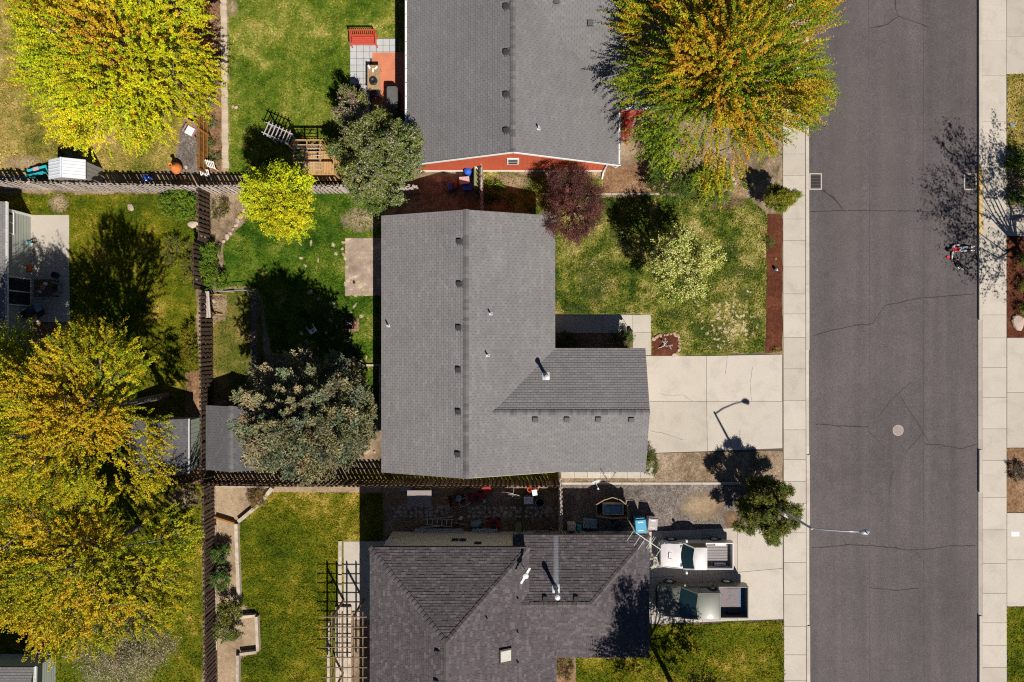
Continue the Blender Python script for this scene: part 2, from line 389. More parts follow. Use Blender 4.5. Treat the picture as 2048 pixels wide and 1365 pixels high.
def ribbon(name, px, w, z, mat, parent=None, wob=0.5, h=0.0):
    """a thin uneven crack or painted line along pixel points"""
    pts = []
    for (x0, y0), (x1, y1) in zip(px[:-1], px[1:]):
        n = max(1, int(math.hypot(x1-x0, y1-y0)/6))
        pts += [(x0+(x1-x0)*i/n + R.uniform(-wob, wob), y0+(y1-y0)*i/n + R.uniform(-wob, wob)) for i in range(n)]
    pts.append(px[-1]); q = [Vector(P2(x, y, h)) for x, y in pts]; vs = []
    for i, p in enumerate(q):
        d = (q[min(i+1, len(q)-1)] - q[max(i-1, 0)]).normalized(); nn = Vector((-d.y, d.x)) * (w*R.uniform(0.5, 1.3)/2)
        vs += [(p.x+nn.x, p.y+nn.y, z), (p.x-nn.x, p.y-nn.y, z)]
    b = MB(); b.add(vs, [(2*i, 2*i+1, 2*i+3, 2*i+2) for i in range(len(q)-1)])
    return b.build(name, mat, parent)
CR = [([(1789,-20),(1792,22),(1796,33),(1775,50),(1742,56)],.06),([(1796,33),(1830,45),(1858,55)],.05),
 ([(1626,672),(1670,660),(1716,650),(1745,648)],.05),([(1770,612),(1840,596),(1900,592),(1950,588)],.05),
 ([(1745,648),(1770,612)],.035),([(1632,849),(1690,853),(1735,854)],.06),([(1735,862),(1770,895)],.035),
 ([(1852,889),(1880,890),(1922,898),(1952,890)],.05),([(1802,796),(1836,848),(1848,868),(1860,888)],.04),([(1822,765),(1788,795),(1758,832)],.03),
 ([(1812,906),(1846,866)],.03),([(1789,935),(1781,960),(1778,990)],.025),
 ([(1624,1096),(1660,1094),(1695,1090),(1745,1092),(1790,1096),(1815,1101),(1848,1100),(1900,1092),(1952,1092)],.06),
 ([(1682,1072),(1694,1092)],.03),([(1832,1105),(1842,1116)],.04),([(1738,1175),(1760,1178),(1800,1181),(1838,1177)],.045),
 ([(1620,423),(1700,422),(1780,422),(1890,424)],.05),([(1645,380),(1665,395),(1685,418)],.10)]
for px, w in CR: ribbon('crack', px, w, 0.004, M['crack'], road, 0.9)
for x in (1738, 1847): ribbon('seam', [(x-1,-30),(x+1,400),(x,900),(x+1,1400)], 0.012, 0.003, M['crack'], road, 0.25)

# sidewalks: slabs with recessed joints, kerbs in lengths
def slab(parent, px, z1, mat, name='slab', gap=0.012, th=0.12, bev=0.012):
    pl = [Vector(p) for p in wpoly(px, z1)]; c = sum(pl, Vector((0, 0)))/len(pl)
    ar = sum(pl[i].x*pl[(i+1) % len(pl)].y - pl[(i+1) % len(pl)].x*pl[i].y for i in range(len(pl)))
    if ar < 0: pl.reverse()
    def inset(p, g):
        d = p - c; return (p.x - g*math.copysign(1, d.x), p.y - g*math.copysign(1, d.y))
    a = [inset(p, gap/2) for p in pl]; t = [inset(p, gap/2+bev) for p in pl]
    bb = MB(); n = len(a)
    bb.add([(x, y, z1-th) for x, y in a] + [(x, y, z1-bev) for x, y in a] + [(x, y, z1) for x, y in t],
           [(i, (i+1) % n, n+(i+1) % n, n+i) for i in range(n)] + [(n+i, n+(i+1) % n, 2*n+(i+1) % n, 2*n+i) for i in range(n)] + [tuple(range(2*n, 3*n))])
    return bb.build(name, mat, parent)
def kx(y): return 1610 + 3.0*y/1365
def sidewalk(xl, xr, joints, off):
    root = empty('sidewalk', (0, 0, 0)); tag(root, kind='structure')
    base = MB(); a = P(xl, -200, 0); c = P(xr, 1600, 0)
    base.box(a.x+0.02, c.x+0.05, c.y, a.y, -0.02, 0.085); base.build('bedding', M['joint'], root)
    js = [-140, -95, -50] + joints + [1400, 1450, 1500]
    for y0, y1 in zip(js[:-1], js[1:]):
        f = lambda y: off*y/1365
        slab(root, [(xl+f(y0), y0), (xr+f(y0), y0), (xr+f(y1), y1), (xl+f(y1), y1)], 0.12, M['concrete'])
    return root
sidewalk(1565, 1610, [-8, 35, 80, 125, 172, 218, 264, 308, 351, 391, 438, 481, 534, 588, 628, 675, 738, 801, 860, 919.5, 963, 1007, 1066, 1125.5, 1190, 1253, 1310, 1361], 3)
sidewalk(1964, 2013, [8, 80, 151, 243, 335, 395, 448, 510, 570, 630, 676, 735, 795, 858, 921, 995, 1060, 1127, 1187, 1246, 1291, 1335], 1)
def kerb(side, x0, x1, drops, yellow=None):
    root = empty('kerb', (0, 0, 0)); tag(root, kind='structure'); y = -150.0
    while y < 1500:
        y2 = y + 48
        for d0, d1 in drops:
            if y < d0 < y2: y2 = d0
            if y < d1 < y2: y2 = d1
        if yellow:
            for q in yellow:
                if y < q < y2: y2 = q
        low = any(d0 <= (y+y2)/2 <= d1 for d0, d1 in drops)
        f0 = 3*y/1365 if side < 0 else y/1365; f1 = 3*y2/1365 if side < 0 else y2/1365
        h = 0.045 if low else 0.135
        inner0, outer0 = (x0+f0, x1+f0); inner1, outer1 = (x0+f1, x1+f1)
        A = P(inner0, y, 0.1); B_ = P(outer0, y, 0.1); C_ = P(outer1, y2, 0.1); D_ = P(inner1, y2, 0.1)
        g = 0.006; s = -1 if side < 0 else 1
        vs = []
        for p, zz in ((A, 0.118), (B_, h), (C_, h), (D_, 0.118)): vs.append((p.x, p.y, zz if low else h))
        vs[0] = (vs[0][0], vs[0][1]-g, vs[0][2]); vs[1] = (vs[1][0], vs[1][1]-g, vs[1][2])
        bot = [(v[0], v[1], -0.05) for v in vs]
        order = [(0,1,5,4),(1,2,6,5),(2,3,7,6),(3,0,4,7),(3,2,1,0)]
        if side > 0: order = [tuple(reversed(f)) for f in order]
        b = MB(); b.add(vs+bot, order)
        ym = bool(yellow) and yellow[0] <= (y+y2)/2 <= yellow[1]
        o = b.build('kerb_stone', M['kerb_yellow'] if ym else M['concrete'], root)
        if ym: o['label'] = 'yellow painted kerb stone beside the storm drain'
        y = y2
    return root
kerb(-1, 1610.3, 1617, [(700, 910), (1050, 1252)])
kerb(1, 1963.5, 1957.5, [(640, 900), (985, 1232)], (333, 470))

# driveways and paths, cast in slabs
def paved(name, kind_label, pieces, z, mat, th=0.10):
    root = empty(name, (0, 0, 0)); tag(root, kind='structure')
    for px in pieces: slab(root, px, z, mat, th=th)
    return root
EXCL = []
def ex(px): EXCL.append(wpoly(px))
sheet('driveway_bedding', [(1298,708),(1565,708),(1566,906),(1298,906)], 0.086, M['joint'], 0)
dw = paved('driveway', '', [[(1290,712),(1413,712),(1413,803),(1290,803)],[(1413,712),(1564.5,709),(1564.5,803),(1413,803)],
  [(1290,803),(1413,803),(1415,903),(1290,907)],[(1413,803),(1565,803),(1565,897),(1415,903)]], 0.122, M['concrete'])
ex([(1290,708),(1566,706),(1566,900),(1290,907)])
for px in ([(1385,803),(1365,790),(1345,792),(1318,788)],[(1505,735),(1500,770),(1504,803)],[(1455,712),(1450,750)],[(1300,862),(1330,868),(1366,880)],[(1480,860),(1475,897)]):
    ribbon('crack', px, 0.014, 0.126, M['joint'], dw, 0.8, 0.12)
sheet('driveway_bedding', [(1298,1062),(1475,1055),(1567,1056),(1568,1246),(1298,1250)], 0.086, M['joint'], 0)
dw2 = paved('driveway', '', [[(1298,1064),(1405,1059),(1405,1151),(1298,1156)],[(1405,1059),(1475,1056),(1475,1145),(1405,1151)],[(1475,1056),(1565.5,1057),(1566,1137),(1475,1145)],
  [(1298,1156),(1405,1151),(1405,1245),(1298,1249)],[(1405,1151),(1475,1145),(1475,1242),(1405,1245)],[(1475,1145),(1566,1137),(1567,1239),(1475,1242)]], 0.122, M['concrete'])
ex([(1296,1060),(1567,1054),(1567,1240),(1296,1251)])
walk = paved('front_path', '', [[(1100,631),(1152,631),(1152,667),(1100,667)],[(1152,631),(1206,631),(1206,667),(1152,667)],[(1206,631),(1265.5,630),(1265.5,667),(1206,667)],
  [(1265.5,630),(1302,629),(1302,665),(1265.5,666)],[(1265.5,666),(1302,665),(1302,711),(1265.5,711)]], 0.12, M['concrete'])
ex([(1100,628),(1303,627),(1303,712),(1262,712),(1100,700)])
e1 = paved('driveway', '', [[(2013,-60),(2090,-60),(2090,73),(2013,73)],[(2013,73),(2090,73),(2090,148),(2013,148)]], 0.122, M['concrete_grey'])
e2 = paved('driveway', '', [[(2014,676),(2090,676),(2090,785),(2014,785)],[(2014,785),(2090,785),(2090,895),(2014,896)]], 0.122, M['concrete'])
e3 = paved('driveway', '', [[(2014,1026),(2090,1026),(2090,1120),(2014,1120)],[(2014,1120),(2090,1120),(2090,1213),(2014,1213)]], 0.122, M['concrete'])
e4 = paved('garden_path', '', [[(2013,414),(2090,414),(2090,472),(2013,472)]], 0.12, M['concrete_grey'])
b = MB(); p = P(2030, 1068, 0.12); b.box(p.x-.26, p.x+.26, p.y-.16, p.y+.16, 0.10, 0.135, 0.02)
b.box(p.x-.2, p.x+.2, p.y-.1, p.y+.1, 0.13, 0.142, 0.008)
tag(b.build('meter_box', M['white']), 'white utility meter box lid set into the driveway slab', 'meter box')

# lawns, beds
LAWNS = []
def lawn(name, px, kind, dens=300, z=0.10, amp=0.085, hgt=0.07):
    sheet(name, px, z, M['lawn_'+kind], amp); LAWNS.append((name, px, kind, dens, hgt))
def bed(name, px, mat, z=0.104, amp=0.05, exc=True):
    o = sheet(name, px, z, M[mat], amp)
    if exc: ex(px)
    return o
lawn('lawn', [(-300,-200),(392,-200),(390,120),(372,240),(352,290),(346,334),(300,345),(200,349),(-300,352)], 'dry', 260)
lawn('lawn', [(457,-200),(812,-200),(812,230),(800,340),(770,352),(457,348)], 'pale', 330)
lawn('lawn', [(447,490),(497,440),(500,385),(700,385),(763,420),(770,590),(775,800),(700,930),(560,800),(520,575),(450,575)], 'lush', 330)
lawn('lawn', [(424,588),(520,575),(530,800),(424,800)], 'shade', 160)
lawn('lawn', [(-300,388),(392,388),(392,640),(400,800),(405,970),(406,1500),(-300,1500)], 'olive', 230)
lawn('lawn', [(478,1045),(545,985),(765,985),(765,1082),(688,1084),(688,1500),(470,1500),(478,1320),(520,1300),(516,1232),(479,1205)], 'olive', 330)
lawn('lawn', [(1112,398),(1330,392),(1500,396),(1536,430),(1533,560),(1530,706),(1362,713),(1300,712),(1300,628),(1105,628)], 'front', 330, hgt=0.085)
lawn('lawn', [(968,340),(1205,340),(1205,392),(1112,400),(1060,440),(968,440)], 'front', 200)
lawn('lawn', [(1152,1318),(1250,1318),(1300,1252),(1567,1242),(1568,1500),(1152,1500)], 'olive', 330)
lawn('lawn', [(2014,149),(2090,149),(2090,300),(2014,300)], 'dry', 260)
lawn('lawn', [(2014,1215),(2090,1215),(2090,1500),(2015,1500)], 'olive', 230)
lawn('lawn', [(700,944),(1120,944),(1120,968),(700,962)], 'shade', 220)
# beds and bare ground
bed('garden_bed', [(392,-200),(442,-200),(443,346),(404,346),(396,200)], 'bark', 0.106)
bed('gravel_bed', [(372,240),(404,215),(404,348),(330,352),(346,334),(358,300),(360,260)], 'gravel', 0.108)
bed('garden_bed', [(418,386),(497,386),(494,408),(478,440),(462,470),(440,497),(424,480)], 'soil', 0.106)
bed('garden_bed', [(424,588),(455,590),(450,640),(424,645)], 'soil', 0.106, exc=False)
bed('pebble_strip', [(503,585),(516,585),(514,800),(500,800)], 'gravel', 0.106, 0.03)
bed('mulch_bed', [(1205,330),(1320,330),(1322,388),(1205,389)], 'bark', 0.108)
bed('garden_bed', [(1236,215),(1560,215),(1562,330),(1320,332),(1236,332)], 'strip', 0.104)
bed('garden_bed', [(1322,330),(1562,330),(1535,430),(1500,398),(1322,392)], 'strip', 0.106)
bed('mulch_bed', [(1534,428),(1564.5,428),(1564.5,704),(1531,707)], 'mulch', 0.108, 0.04)
bed('mulch_bed', [(1304,672),(1350,668),(1359,676),(1358,712),(1304,714)], 'mulch', 0.108, 0.02)
bed('bark_bed', [(1100,667),(1264,667),(1264,705),(1100,705)], 'bark', 0.106)
bed('planting_strip', [(1310,907),(1564,902),(1565,966),(1122,968),(1122,954),(1308,954),(1318,935)], 'strip', 0.104, 0.03)
bed('gravel_yard', [(1122,970),(1565,970),(1565,1056),(1475,1056),(1298,1063),(1122,1066)], 'gravel', 0.108, 0.03)
bed('side_yard', [(762,966),(1118,970),(1118,1066),(772,1070)], 'soil', 0.108, 0.03)
bed('garden_bed', [(428,974),(545,974),(520,1010),(476,1044),(430,1034)], 'soil_pale', 0.108, 0.02)
bed('garden_bed', [(430,1036),(474,1046),(478,1208),(516,1232),(520,1300),(478,1312),(474,1500),(432,1500)], 'soil_pale', 0.106, 0.02)
bed('garden_bed', [(545,974),(762,972),(762,986),(545,985)], 'soil_pale', 0.106, 0.04)
bed('garden_bed', [(1108,1312),(1148,1312),(1148,1500),(1108,1500)], 'bark', 0.106)
bed('mulch_bed', [(2014,473),(2090,473),(2090,675),(2014,675)], 'mulch', 0.108, 0.02)
bed('garden_bed', [(2013,300),(2090,300),(2090,414),(2013,414)], 'soil', 0.106, 0.03)
bed('mulch_bed', [(2014,897),(2090,897),(2090,1025),(2014,1025)], 'bark', 0.108, 0.02)
bed('bark_bed', [(10,645),(140,645),(130,760),(20,760)], 'bark', 0.106, 0.1)
bed('garden_bed', [(370,745),(404,740),(404,970),(370,970)], 'bark', 0.106)
# patios
sheet('patio_base', [(690,476),(770,476),(770,592),(690,592)], 0.104, M['joint'], 0)
paved('patio', '', [[(690,476.5),(790,476.5),(790,592),(690,592)]], 0.125, M['patio_stain']); ex([(688,474),(775,474),(775,594),(688,594)])
paved('patio', '', [[(40,430),(138,430),(138,535),(40,535)],[(40,535),(138,535),(140,645),(40,645)]], 0.125, M['concrete_grey']); ex([(20,428),(140,428),(142,647),(20,647)])
paved('patio', '', [[(687,1083),(780,1083),(780,1240),(687,1240)]], 0.125, M['concrete_grey']); ex([(676,1081),(760,1081),(760,1500),(655,1500)])
paved('patio', '', [[(744,105),(818,105),(818,223),(744,223)]], 0.125, M['terracotta']); ex([(699,76),(830,76),(830,226),(699,226)])
tp = empty('tiled_patio'); tag(tp, kind='structure')
sheet('tile_grout', [(700,77),(796,77),(796,105),(744,105),(744,232),(700,232)], 0.112, M['joint'], 0)
for i in range(8):
    for j in range(12):
        x0 = 700+i*13.2; y0 = 77.5+j*13.2
        if x0+13.2 > 798 or (y0 >= 104 and x0+13.2 > 745): continue
        slab(tp, [(x0, y0), (x0+13.2, y0), (x0+13.2, y0+13.2), (x0, y0+13.2)], 0.123, M['tile_pale'], 'tile', 0.022, 0.03, 0.004)
cs = paved('paving_strip', '', [[(1122+i*26.5, 935), (1122+(i+1)*26.5, 935), (1122+(i+1)*26.5, 957), (1122+i*26.5, 957)] for i in range(7)], 0.118, M['concrete'])
ex([(1118,940),(1312,940),(1318,956),(1118,957)])
eb = empty('edging'); tag(eb, kind='structure')
for i in range(9):
    x0 = 1124+i*40
    slab(eb, [(x0, 965), (x0+39.6, 965), (x0+39.6, 970), (x0, 970)], 0.15, M['concrete'], 'edging_stone', 0.006, 0.1)
eb = empty('edging'); tag(eb, kind='structure')
for i in range(7):
    x0 = 1083+i*35
    slab(eb, [(x0, 386.5), (x0+34.5, 386.5), (x0+34.5, 389.5), (x0, 389.5)], 0.14, M['concrete_grey'], 'edging_stone', 0.006, 0.08)

# patches whose edges break up: bare earth, straw, darker growth
PATCH = {}
def patch(px, py, rx, ry, mat, name='bare_patch', z=0.116, rot=0.0, base=None):
    """rx, ry in pixels of the ground"""
    c = P(px, py, G if base is None else base); k = CAM_H/FOC; V = [(c.x, c.y, z)]; F = []; fd = [1.0]; n = 26
    for r, f_ in ((0.5, .62), (0.8, .38), (1.0, 0.0)):
        for i in range(n):
            a = 2*math.pi*i/n; q = R.uniform(.86, 1.1); x = rx*k*r*q*math.cos(a); y = ry*k*r*q*math.sin(a)
            V.append((c.x+x*math.cos(rot)-y*math.sin(rot), c.y+x*math.sin(rot)+y*math.cos(rot), z)); fd.append(f_)
    for i in range(n): F.append((0, 1+i, 1+(i+1) % n))
    for l in range(2):
        for i in range(n): a, b2 = 1+l*n+i, 1+l*n+(i+1) % n; F += [(a, a+n, b2+n), (a, b2+n, b2)]
    PATCH.setdefault((name, mat), []).append((np.array(V), np.array(F), np.array(fd)))
for q in ((1405,1012,52,34,'patch_earth'),(1463,1040,18,22,'patch_bark'),(1440,402,60,22,'patch_bark'),(1250,300,50,40,'patch_earth'),(50,326,48,18,'patch_earth'),(118,408,24,22,'patch_earth'),
          (370,995,40,28,'patch_earth'),(330,1160,34,22,'patch_earth'),(300,1225,30,26,'patch_earth'),(1020,365,50,22,'patch_earth'),(1060,345,40,12,'patch_earth'),(1190,348,20,12,'patch_earth'),(735,900,30,40,'patch_earth'),(725,440,50,30,'patch_earth'),(465,15,14,22,'patch_earth'),(1000,415,34,20,'patch_bark')):
    patch(*q)
rp = random.Random(77)
for i in range(46): patch(rp.uniform(600,735), rp.uniform(480,740), rp.uniform(3,8), rp.uniform(2,6), 'patch_bare', 'straw_patch', 0.125+i*.0002, rp.uniform(0,3))
for i in range(110):
    a_ = rp.gauss(0, 1); px_ = 1462+30*a_+rp.gauss(0, 22); py_ = 638+24*a_*rp.choice((-1, .6))+rp.gauss(0, 22)
    if 1330 < px_ < 1518 and py_ < 698: patch(px_, py_, rp.uniform(2.5,7), rp.uniform(1.5,4), 'patch_bare', 'straw_patch', 0.118+i*.00012, rp.uniform(0,3))
for x, y, a, b_ in ((1190,560,40,55),(1460,500,36,26),(1480,545,40,16),(1490,590,20,16),(1420,665,50,22),(1240,470,24,30),(1380,585,26,20),(1510,650,18,24),(1150,620,40,14),(1440,690,50,14),(1350,630,30,12)): patch(x, y, a, b_, 'patch_green', 'clover_patch', 0.113)
for x, y, a, b_ in ((1690,300,40,300),(1945,120,10,110),(1945,990,8,120),(1945,1310,9,60),(1775,300,30,260),(1630,320,6,60)): patch(x, y, a, b_, 'patch_pale', 'worn_patch', 0.0015, 0, 0)
for (nm, mt), lst in PATCH.items():
    off = 0; VV = []; FF = []; dd = []
    for V, F, fd in lst: VV.append(V); FF.append(F+off); dd.append(fd); off += len(V)
    link(nm, fast_mesh(nm, np.concatenate(VV), np.concatenate(FF), M[mt], {'fade': np.concatenate(dd)}))['kind'] = 'structure'
# grass blades
def vnoise(x, y, s, seed=0):
    r = np.random.default_rng(seed); t = r.random((64, 64)); x = x*s; y = y*s
    xi = np.floor(x).astype(int); yi = np.floor(y).astype(int); fx = x-xi; fy = y-yi
    fx = fx*fx*(3-2*fx); fy = fy*fy*(3-2*fy); g = lambda a, b: t[a % 64, b % 64]
    return (g(xi, yi)*(1-fx)+g(xi+1, yi)*fx)*(1-fy) + (g(xi, yi+1)*(1-fx)+g(xi+1, yi+1)*fx)*fy
def grass(px, kind, dens, hgt, name='grass'):
    pl = wpoly(px); xs = [p[0] for p in pl]; ys = [p[1] for p in pl]
    x0, x1 = max(min(xs), -31.8), min(max(xs), 31.8); y0, y1 = max(min(ys), -21.5), min(max(ys), 21.5)
    n = int((x1-x0)*(y1-y0)*dens); pts = np.column_stack([NR.uniform(x0, x1, n), NR.uniform(y0, y1, n)])
    keep = pip(pts, pl)
    for e in EXCL: keep &= ~pip(pts, e)
    cl = vnoise(pts[:, 0], pts[:, 1], 1.6, 3)*0.6 + vnoise(pts[:, 0], pts[:, 1], 5.0, 4)*0.4
    keep &= NR.random(n) < 0.35 + 1.1*cl
    pts = pts[keep]; cl = cl[keep]; n = len(pts)
    a = NR.uniform(0, 2*math.pi, n); w = NR.uniform(0.018, 0.045, n); h = hgt*NR.uniform(0.4, 1.3, n)*(0.6+0.8*cl)
    ln = NR.uniform(0.03, 0.17, n); la = NR.uniform(0, 2*math.pi, n)
    V = np.empty((n, 3, 3)); dx = np.cos(a)*w; dy = np.sin(a)*w
    V[:, 0, 0] = pts[:, 0]-dx; V[:, 0, 1] = pts[:, 1]-dy; V[:, 0, 2] = 0.10
    V[:, 1, 0] = pts[:, 0]+dx; V[:, 1, 1] = pts[:, 1]+dy; V[:, 1, 2] = 0.10
    V[:, 2, 0] = pts[:, 0]+np.cos(la)*ln; V[:, 2, 1] = pts[:, 1]+np.sin(la)*ln; V[:, 2, 2] = 0.10+h
    br = NR.uniform(0.4, 1.45, n); t = np.column_stack([br*NR.uniform(0.9, 1.15, n), br, br*NR.uniform(0.7, 1.1, n)])
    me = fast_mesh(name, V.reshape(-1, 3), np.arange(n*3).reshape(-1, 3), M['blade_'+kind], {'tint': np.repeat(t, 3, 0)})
    o = link(name, me)
    lab = {'dry': 'straw coloured dry grass blades', 'lush': 'green grass blades of the back lawn', 'pale': 'pale green grass blades of the red house lawn', 'front': 'rough patchy grass blades of the front lawn',
           'olive': 'olive green short grass blades', 'shade': 'thin shaded grass blades'}[kind]
    return tag(o, lab, 'grass', None, 'stuff')
# ---------------------------------------------------------------- roofs
def clip_half(poly, a, b):
    """keep what lies left of the line a->b"""
    out = []; n = len(poly); ex_, ey = b[0]-a[0], b[1]-a[1]
    sd = lambda p: ex_*(p[1]-a[1]) - ey*(p[0]-a[0])
    for i in range(n):
        p, q = poly[i], poly[(i+1) % n]; sp, sq = sd(p), sd(q)
        if sp >= 0: out.append(p)
        if (sp > 0 and sq < 0) or (sp < 0 and sq > 0):
            t = sp/(sp-sq); out.append((p[0]+(q[0]-p[0])*t, p[1]+(q[1]-p[1])*t))
    return out
class Roof:
    """shingled slopes; each slope is given as convex 3D polygons with the first edge of eave direction e"""
    def __init__(s, exposure=0.142, tab=0.305, thick=0.019, seed=1, laminated=False):
        s.V = []; s.F3 = []; s.T = []; s.ex = exposure; s.tab = tab; s.th = thick; s.r = random.Random(seed); s.lam = laminated
        s.dv = []; s.df = []
    def slope(s, pts, eave_dir):
        pts = [Vector(p) for p in pts]
        n = (pts[1]-pts[0]).cross(pts[2]-pts[0]).normalized()
        if n.z < 0: pts.reverse(); n = -n
        u = Vector(eave_dir).normalized(); u = (u - n*u.dot(n)).normalized(); v = n.cross(u).normalized()
        if v.z < 0: v = -v; u = -u
        if u.cross(v).dot(n) < 0: u = -u
        o = pts[0]; poly = [((p-o).dot(u), (p-o).dot(v)) for p in pts]
        ar = sum(poly[i][0]*poly[(i+1) % len(poly)][1]-poly[(i+1) % len(poly)][0]*poly[i][1] for i in range(len(poly)))
        if ar < 0: poly.reverse()
        b = len(s.dv); k = len(pts); dn = n*0.004
        s.dv += [p-dn for p in pts] + [p - Vector((0, 0, 0.10)) for p in pts]
        s.df += [tuple(b+i for i in range(k)), tuple(b+k+i for i in range(k-1, -1, -1))]
        s.df += [(b+i, b+k+i, b+k+(i+1) % k, b+(i+1) % k) for i in range(k)]
        smin = min(p[0] for p in poly); smax = max(p[0] for p in poly); tmin = min(p[1] for p in poly); tmax = max(p[1] for p in poly)
        edges = [(poly[i], poly[(i+1) % len(poly)]) for i in range(len(poly))]
        j = 0; t0 = tmin
        while t0 < tmax:
            x = smin - s.tab*((j % 2)*0.5 + s.r.random()*(1.0 if s.lam else 0.12)); row = s.r.uniform(-0.09, 0.09)
            while x < smax:
                w = s.tab*(s.r.choice((0.4, 0.6, 0.85, 1.0)) if s.lam else 1.0)
                g = 0.005; rect = [(x+g, t0), (x+w-g, t0), (x+w-g, t0+s.ex+0.004), (x+g, t0+s.ex+0.004)]
                tone = min(1, max(0, 0.5 + row + s.r.gauss(0, 0.2)))
                if s.lam: tone = min(1, max(0, s.r.choice((0.25, 0.4, 0.45, 0.5, 0.55, 0.9)) + s.r.gauss(0, 0.12)))
                x += w; pl = rect
                for a, c in edges:
                    if all((c[0]-a[0])*(q[1]-a[1])-(c[1]-a[1])*(q[0]-a[0]) >= 0 for q in pl): continue
                    pl = clip_half(pl, a, c)
                    if len(pl) < 3: break
                if len(pl) < 3: continue
                th = s.th * (s.r.choice((0.8, 1.5)) if s.lam else 1.0)
                top = [o + u*q[0] + v*q[1] + n*(th*(1-(q[1]-t0)/(s.ex+0.004)*0.85) + 0.001) for q in pl]
                bi = len(s.V); m = len(pl); s.V += top; s.T += [tone]*m
                s.F3.append(tuple(bi+i for i in range(m)))
                for i in range(m):
                    q, q2 = pl[i], pl[(i+1) % m]
                    if abs(q[1]-t0) < 1e-6 and abs(q2[1]-t0) < 1e-6:
                        bj = len(s.V); s.V += [top[i], top[(i+1) % m], top[(i+1) % m]-n*th*1.1, top[i]-n*th*1.1]; s.T += [tone*0.9]*4
                        s.F3.append((bj, bj+3, bj+2, bj+1))
            t0 += s.ex; j += 1
    def build(s, parent, mat, deckmat=None):
        me = bpy.data.meshes.new('roof'); me.from_pydata([tuple(p) for p in s.dv], [], s.df); me.materials.append(deckmat or M['deck']); me.update()
        rf = link('roof', me, parent)
        me = bpy.data.meshes.new('shingles'); me.from_pydata([tuple(p) for p in s.V], [], s.F3); me.materials.append(mat)
        at = me.attributes.new('tone', 'FLOAT', 'POINT'); at.data.foreach_set('value', np.array(s.T, dtype=np.float32)); me.update()
        o = link('shingles', me, rf); o['kind'] = 'stuff'
        return rf
def ridge_caps(parent, a, b, mat, w=0.15, step=0.19, drop=0.045, lift=0.022, name='ridge_cap'):
    """overlapping bent caps from a (low end or far end) to b"""
    a = Vector(a); b = Vector(b); d = (b-a); L = d.length; d.normalize(); n = int(L/step)
    side = d.cross(Vector((0, 0, 1))).normalized(); up = side.cross(d).normalized(); l = step*1.18
    vs = []; fs = []
    for e, z in ((0, 0.034), (l, 0.0)):
        vs += [d*e - side*w + up*(z-drop), d*e + up*(z+0.004), d*e + side*w + up*(z-drop)]
    vs += [d*0 - side*w - up*drop, d*0 - up*0.01, d*0 + side*w - up*drop]
    m = MB(); m.add(vs, [(0,1,4,3),(1,2,5,4),(6,7,1,0),(7,8,2,1)]); me = m.mesh(name, mat)
    bm = bmesh.new(); bm.from_mesh(me); bmesh.ops.recalc_face_normals(bm, faces=bm.faces[:])
    if sum(f.normal.z for f in bm.faces) < 0: bmesh.ops.reverse_faces(bm, faces=bm.faces[:])
    bm.to_mesh(me); bm.free()
    for i in range(n):
        link(name, me, parent, a + d*(i*L/n) + up*lift + side*R.uniform(-0.006, 0.006))
def on_slope(origin, n, xy):
    """z of the plane through origin with normal n"""
    return origin[2] - (n[0]*(xy[0]-origin[0]) + n[1]*(xy[1]-origin[1]))/n[2]
def box_vent(parent, p, nrm, mat, s=0.30):
    n = Vector(nrm).normalized(); q = n.to_track_quat('Z', 'Y')
    b = MB(); b.box(-s*.75, s*.75, -s*.7, s*.7, -.01, .012); st = len(b.v)
    t = s*.52
    b.prism([(-t,-t*.8),(-t*.8,-t),(t*.8,-t),(t,-t*.8),(t,t*.8),(t*.8,t),(-t*.8,t),(-t,t*.8)], 0.012, 0.13,
            [(-t*.8,-t*.66),(-t*.66,-t*.8),(t*.66,-t*.8),(t*.8,-t*.66),(t*.8,t*.66),(t*.66,t*.8),(-t*.66,t*.8),(-t*.8,t*.66)])
    o = b.build('roof_vent', mat, parent, p); o.rotation_mode = 'QUATERNION'; o.rotation_quaternion = q
    return o
def vent_pipe(parent, p, h=0.38, r=0.045, flash=True, nrm=(0,0,1)):
    b = MB()
    if flash:
        b.mi = 1; b.box(-.08, .08, -.10, .10, .0, .028); b.lathe([(.075, .028), (.05, .09)], n=12)
        n = Vector(nrm).normalized(); b.xf(n.to_track_quat('Z', 'Y').to_matrix().to_4x4())
    b.mi = 0; b.cyl((0, 0), r, -.05, h, 10)
    return b.build('vent_pipe', [M['vent'] if not flash else M['galv'], M['galv']], parent, p)
def siding(b, p0, p1, z0, ztop, th=0.022, step=0.19):
    """lap siding between plan points p0 -> p1 (outside on the right hand), ztop(t) gives the top line"""
    p0 = Vector(p0); p1 = Vector(p1); L = (p1-p0).length; d = (p1-p0).normalized(); nrm = Vector((d.y, -d.x))
    N = 8; z = z0; zm = max(ztop(i/N) for i in range(N+1))
    while z < zm - 1e-4:
        segs = []
        for i in range(N):
            ta, tb = i/N, (i+1)/N; ha, hb = ztop(ta), ztop(tb)
            if ha <= z and hb <= z: continue
            if ha < z: ta = ta + (tb-ta)*(z-ha)/(hb-ha); ha = z
            elif hb < z: tb = ta + (tb-ta)*(ha-z)/(ha-hb); hb = z
            za, zb = min(z+step, ha), min(z+step, hb)
            A = p0.lerp(p1, ta); B_ = p0.lerp(p1, tb); o = nrm*th
            b.add([(A.x+o.x, A.y+o.y, z), (B_.x+o.x, B_.y+o.y, z), (B_.x, B_.y, zb), (A.x, A.y, za), (A.x, A.y, z), (B_.x, B_.y, z)],
                  [(0,1,2,3),(4,5,1,0)])
        z += step
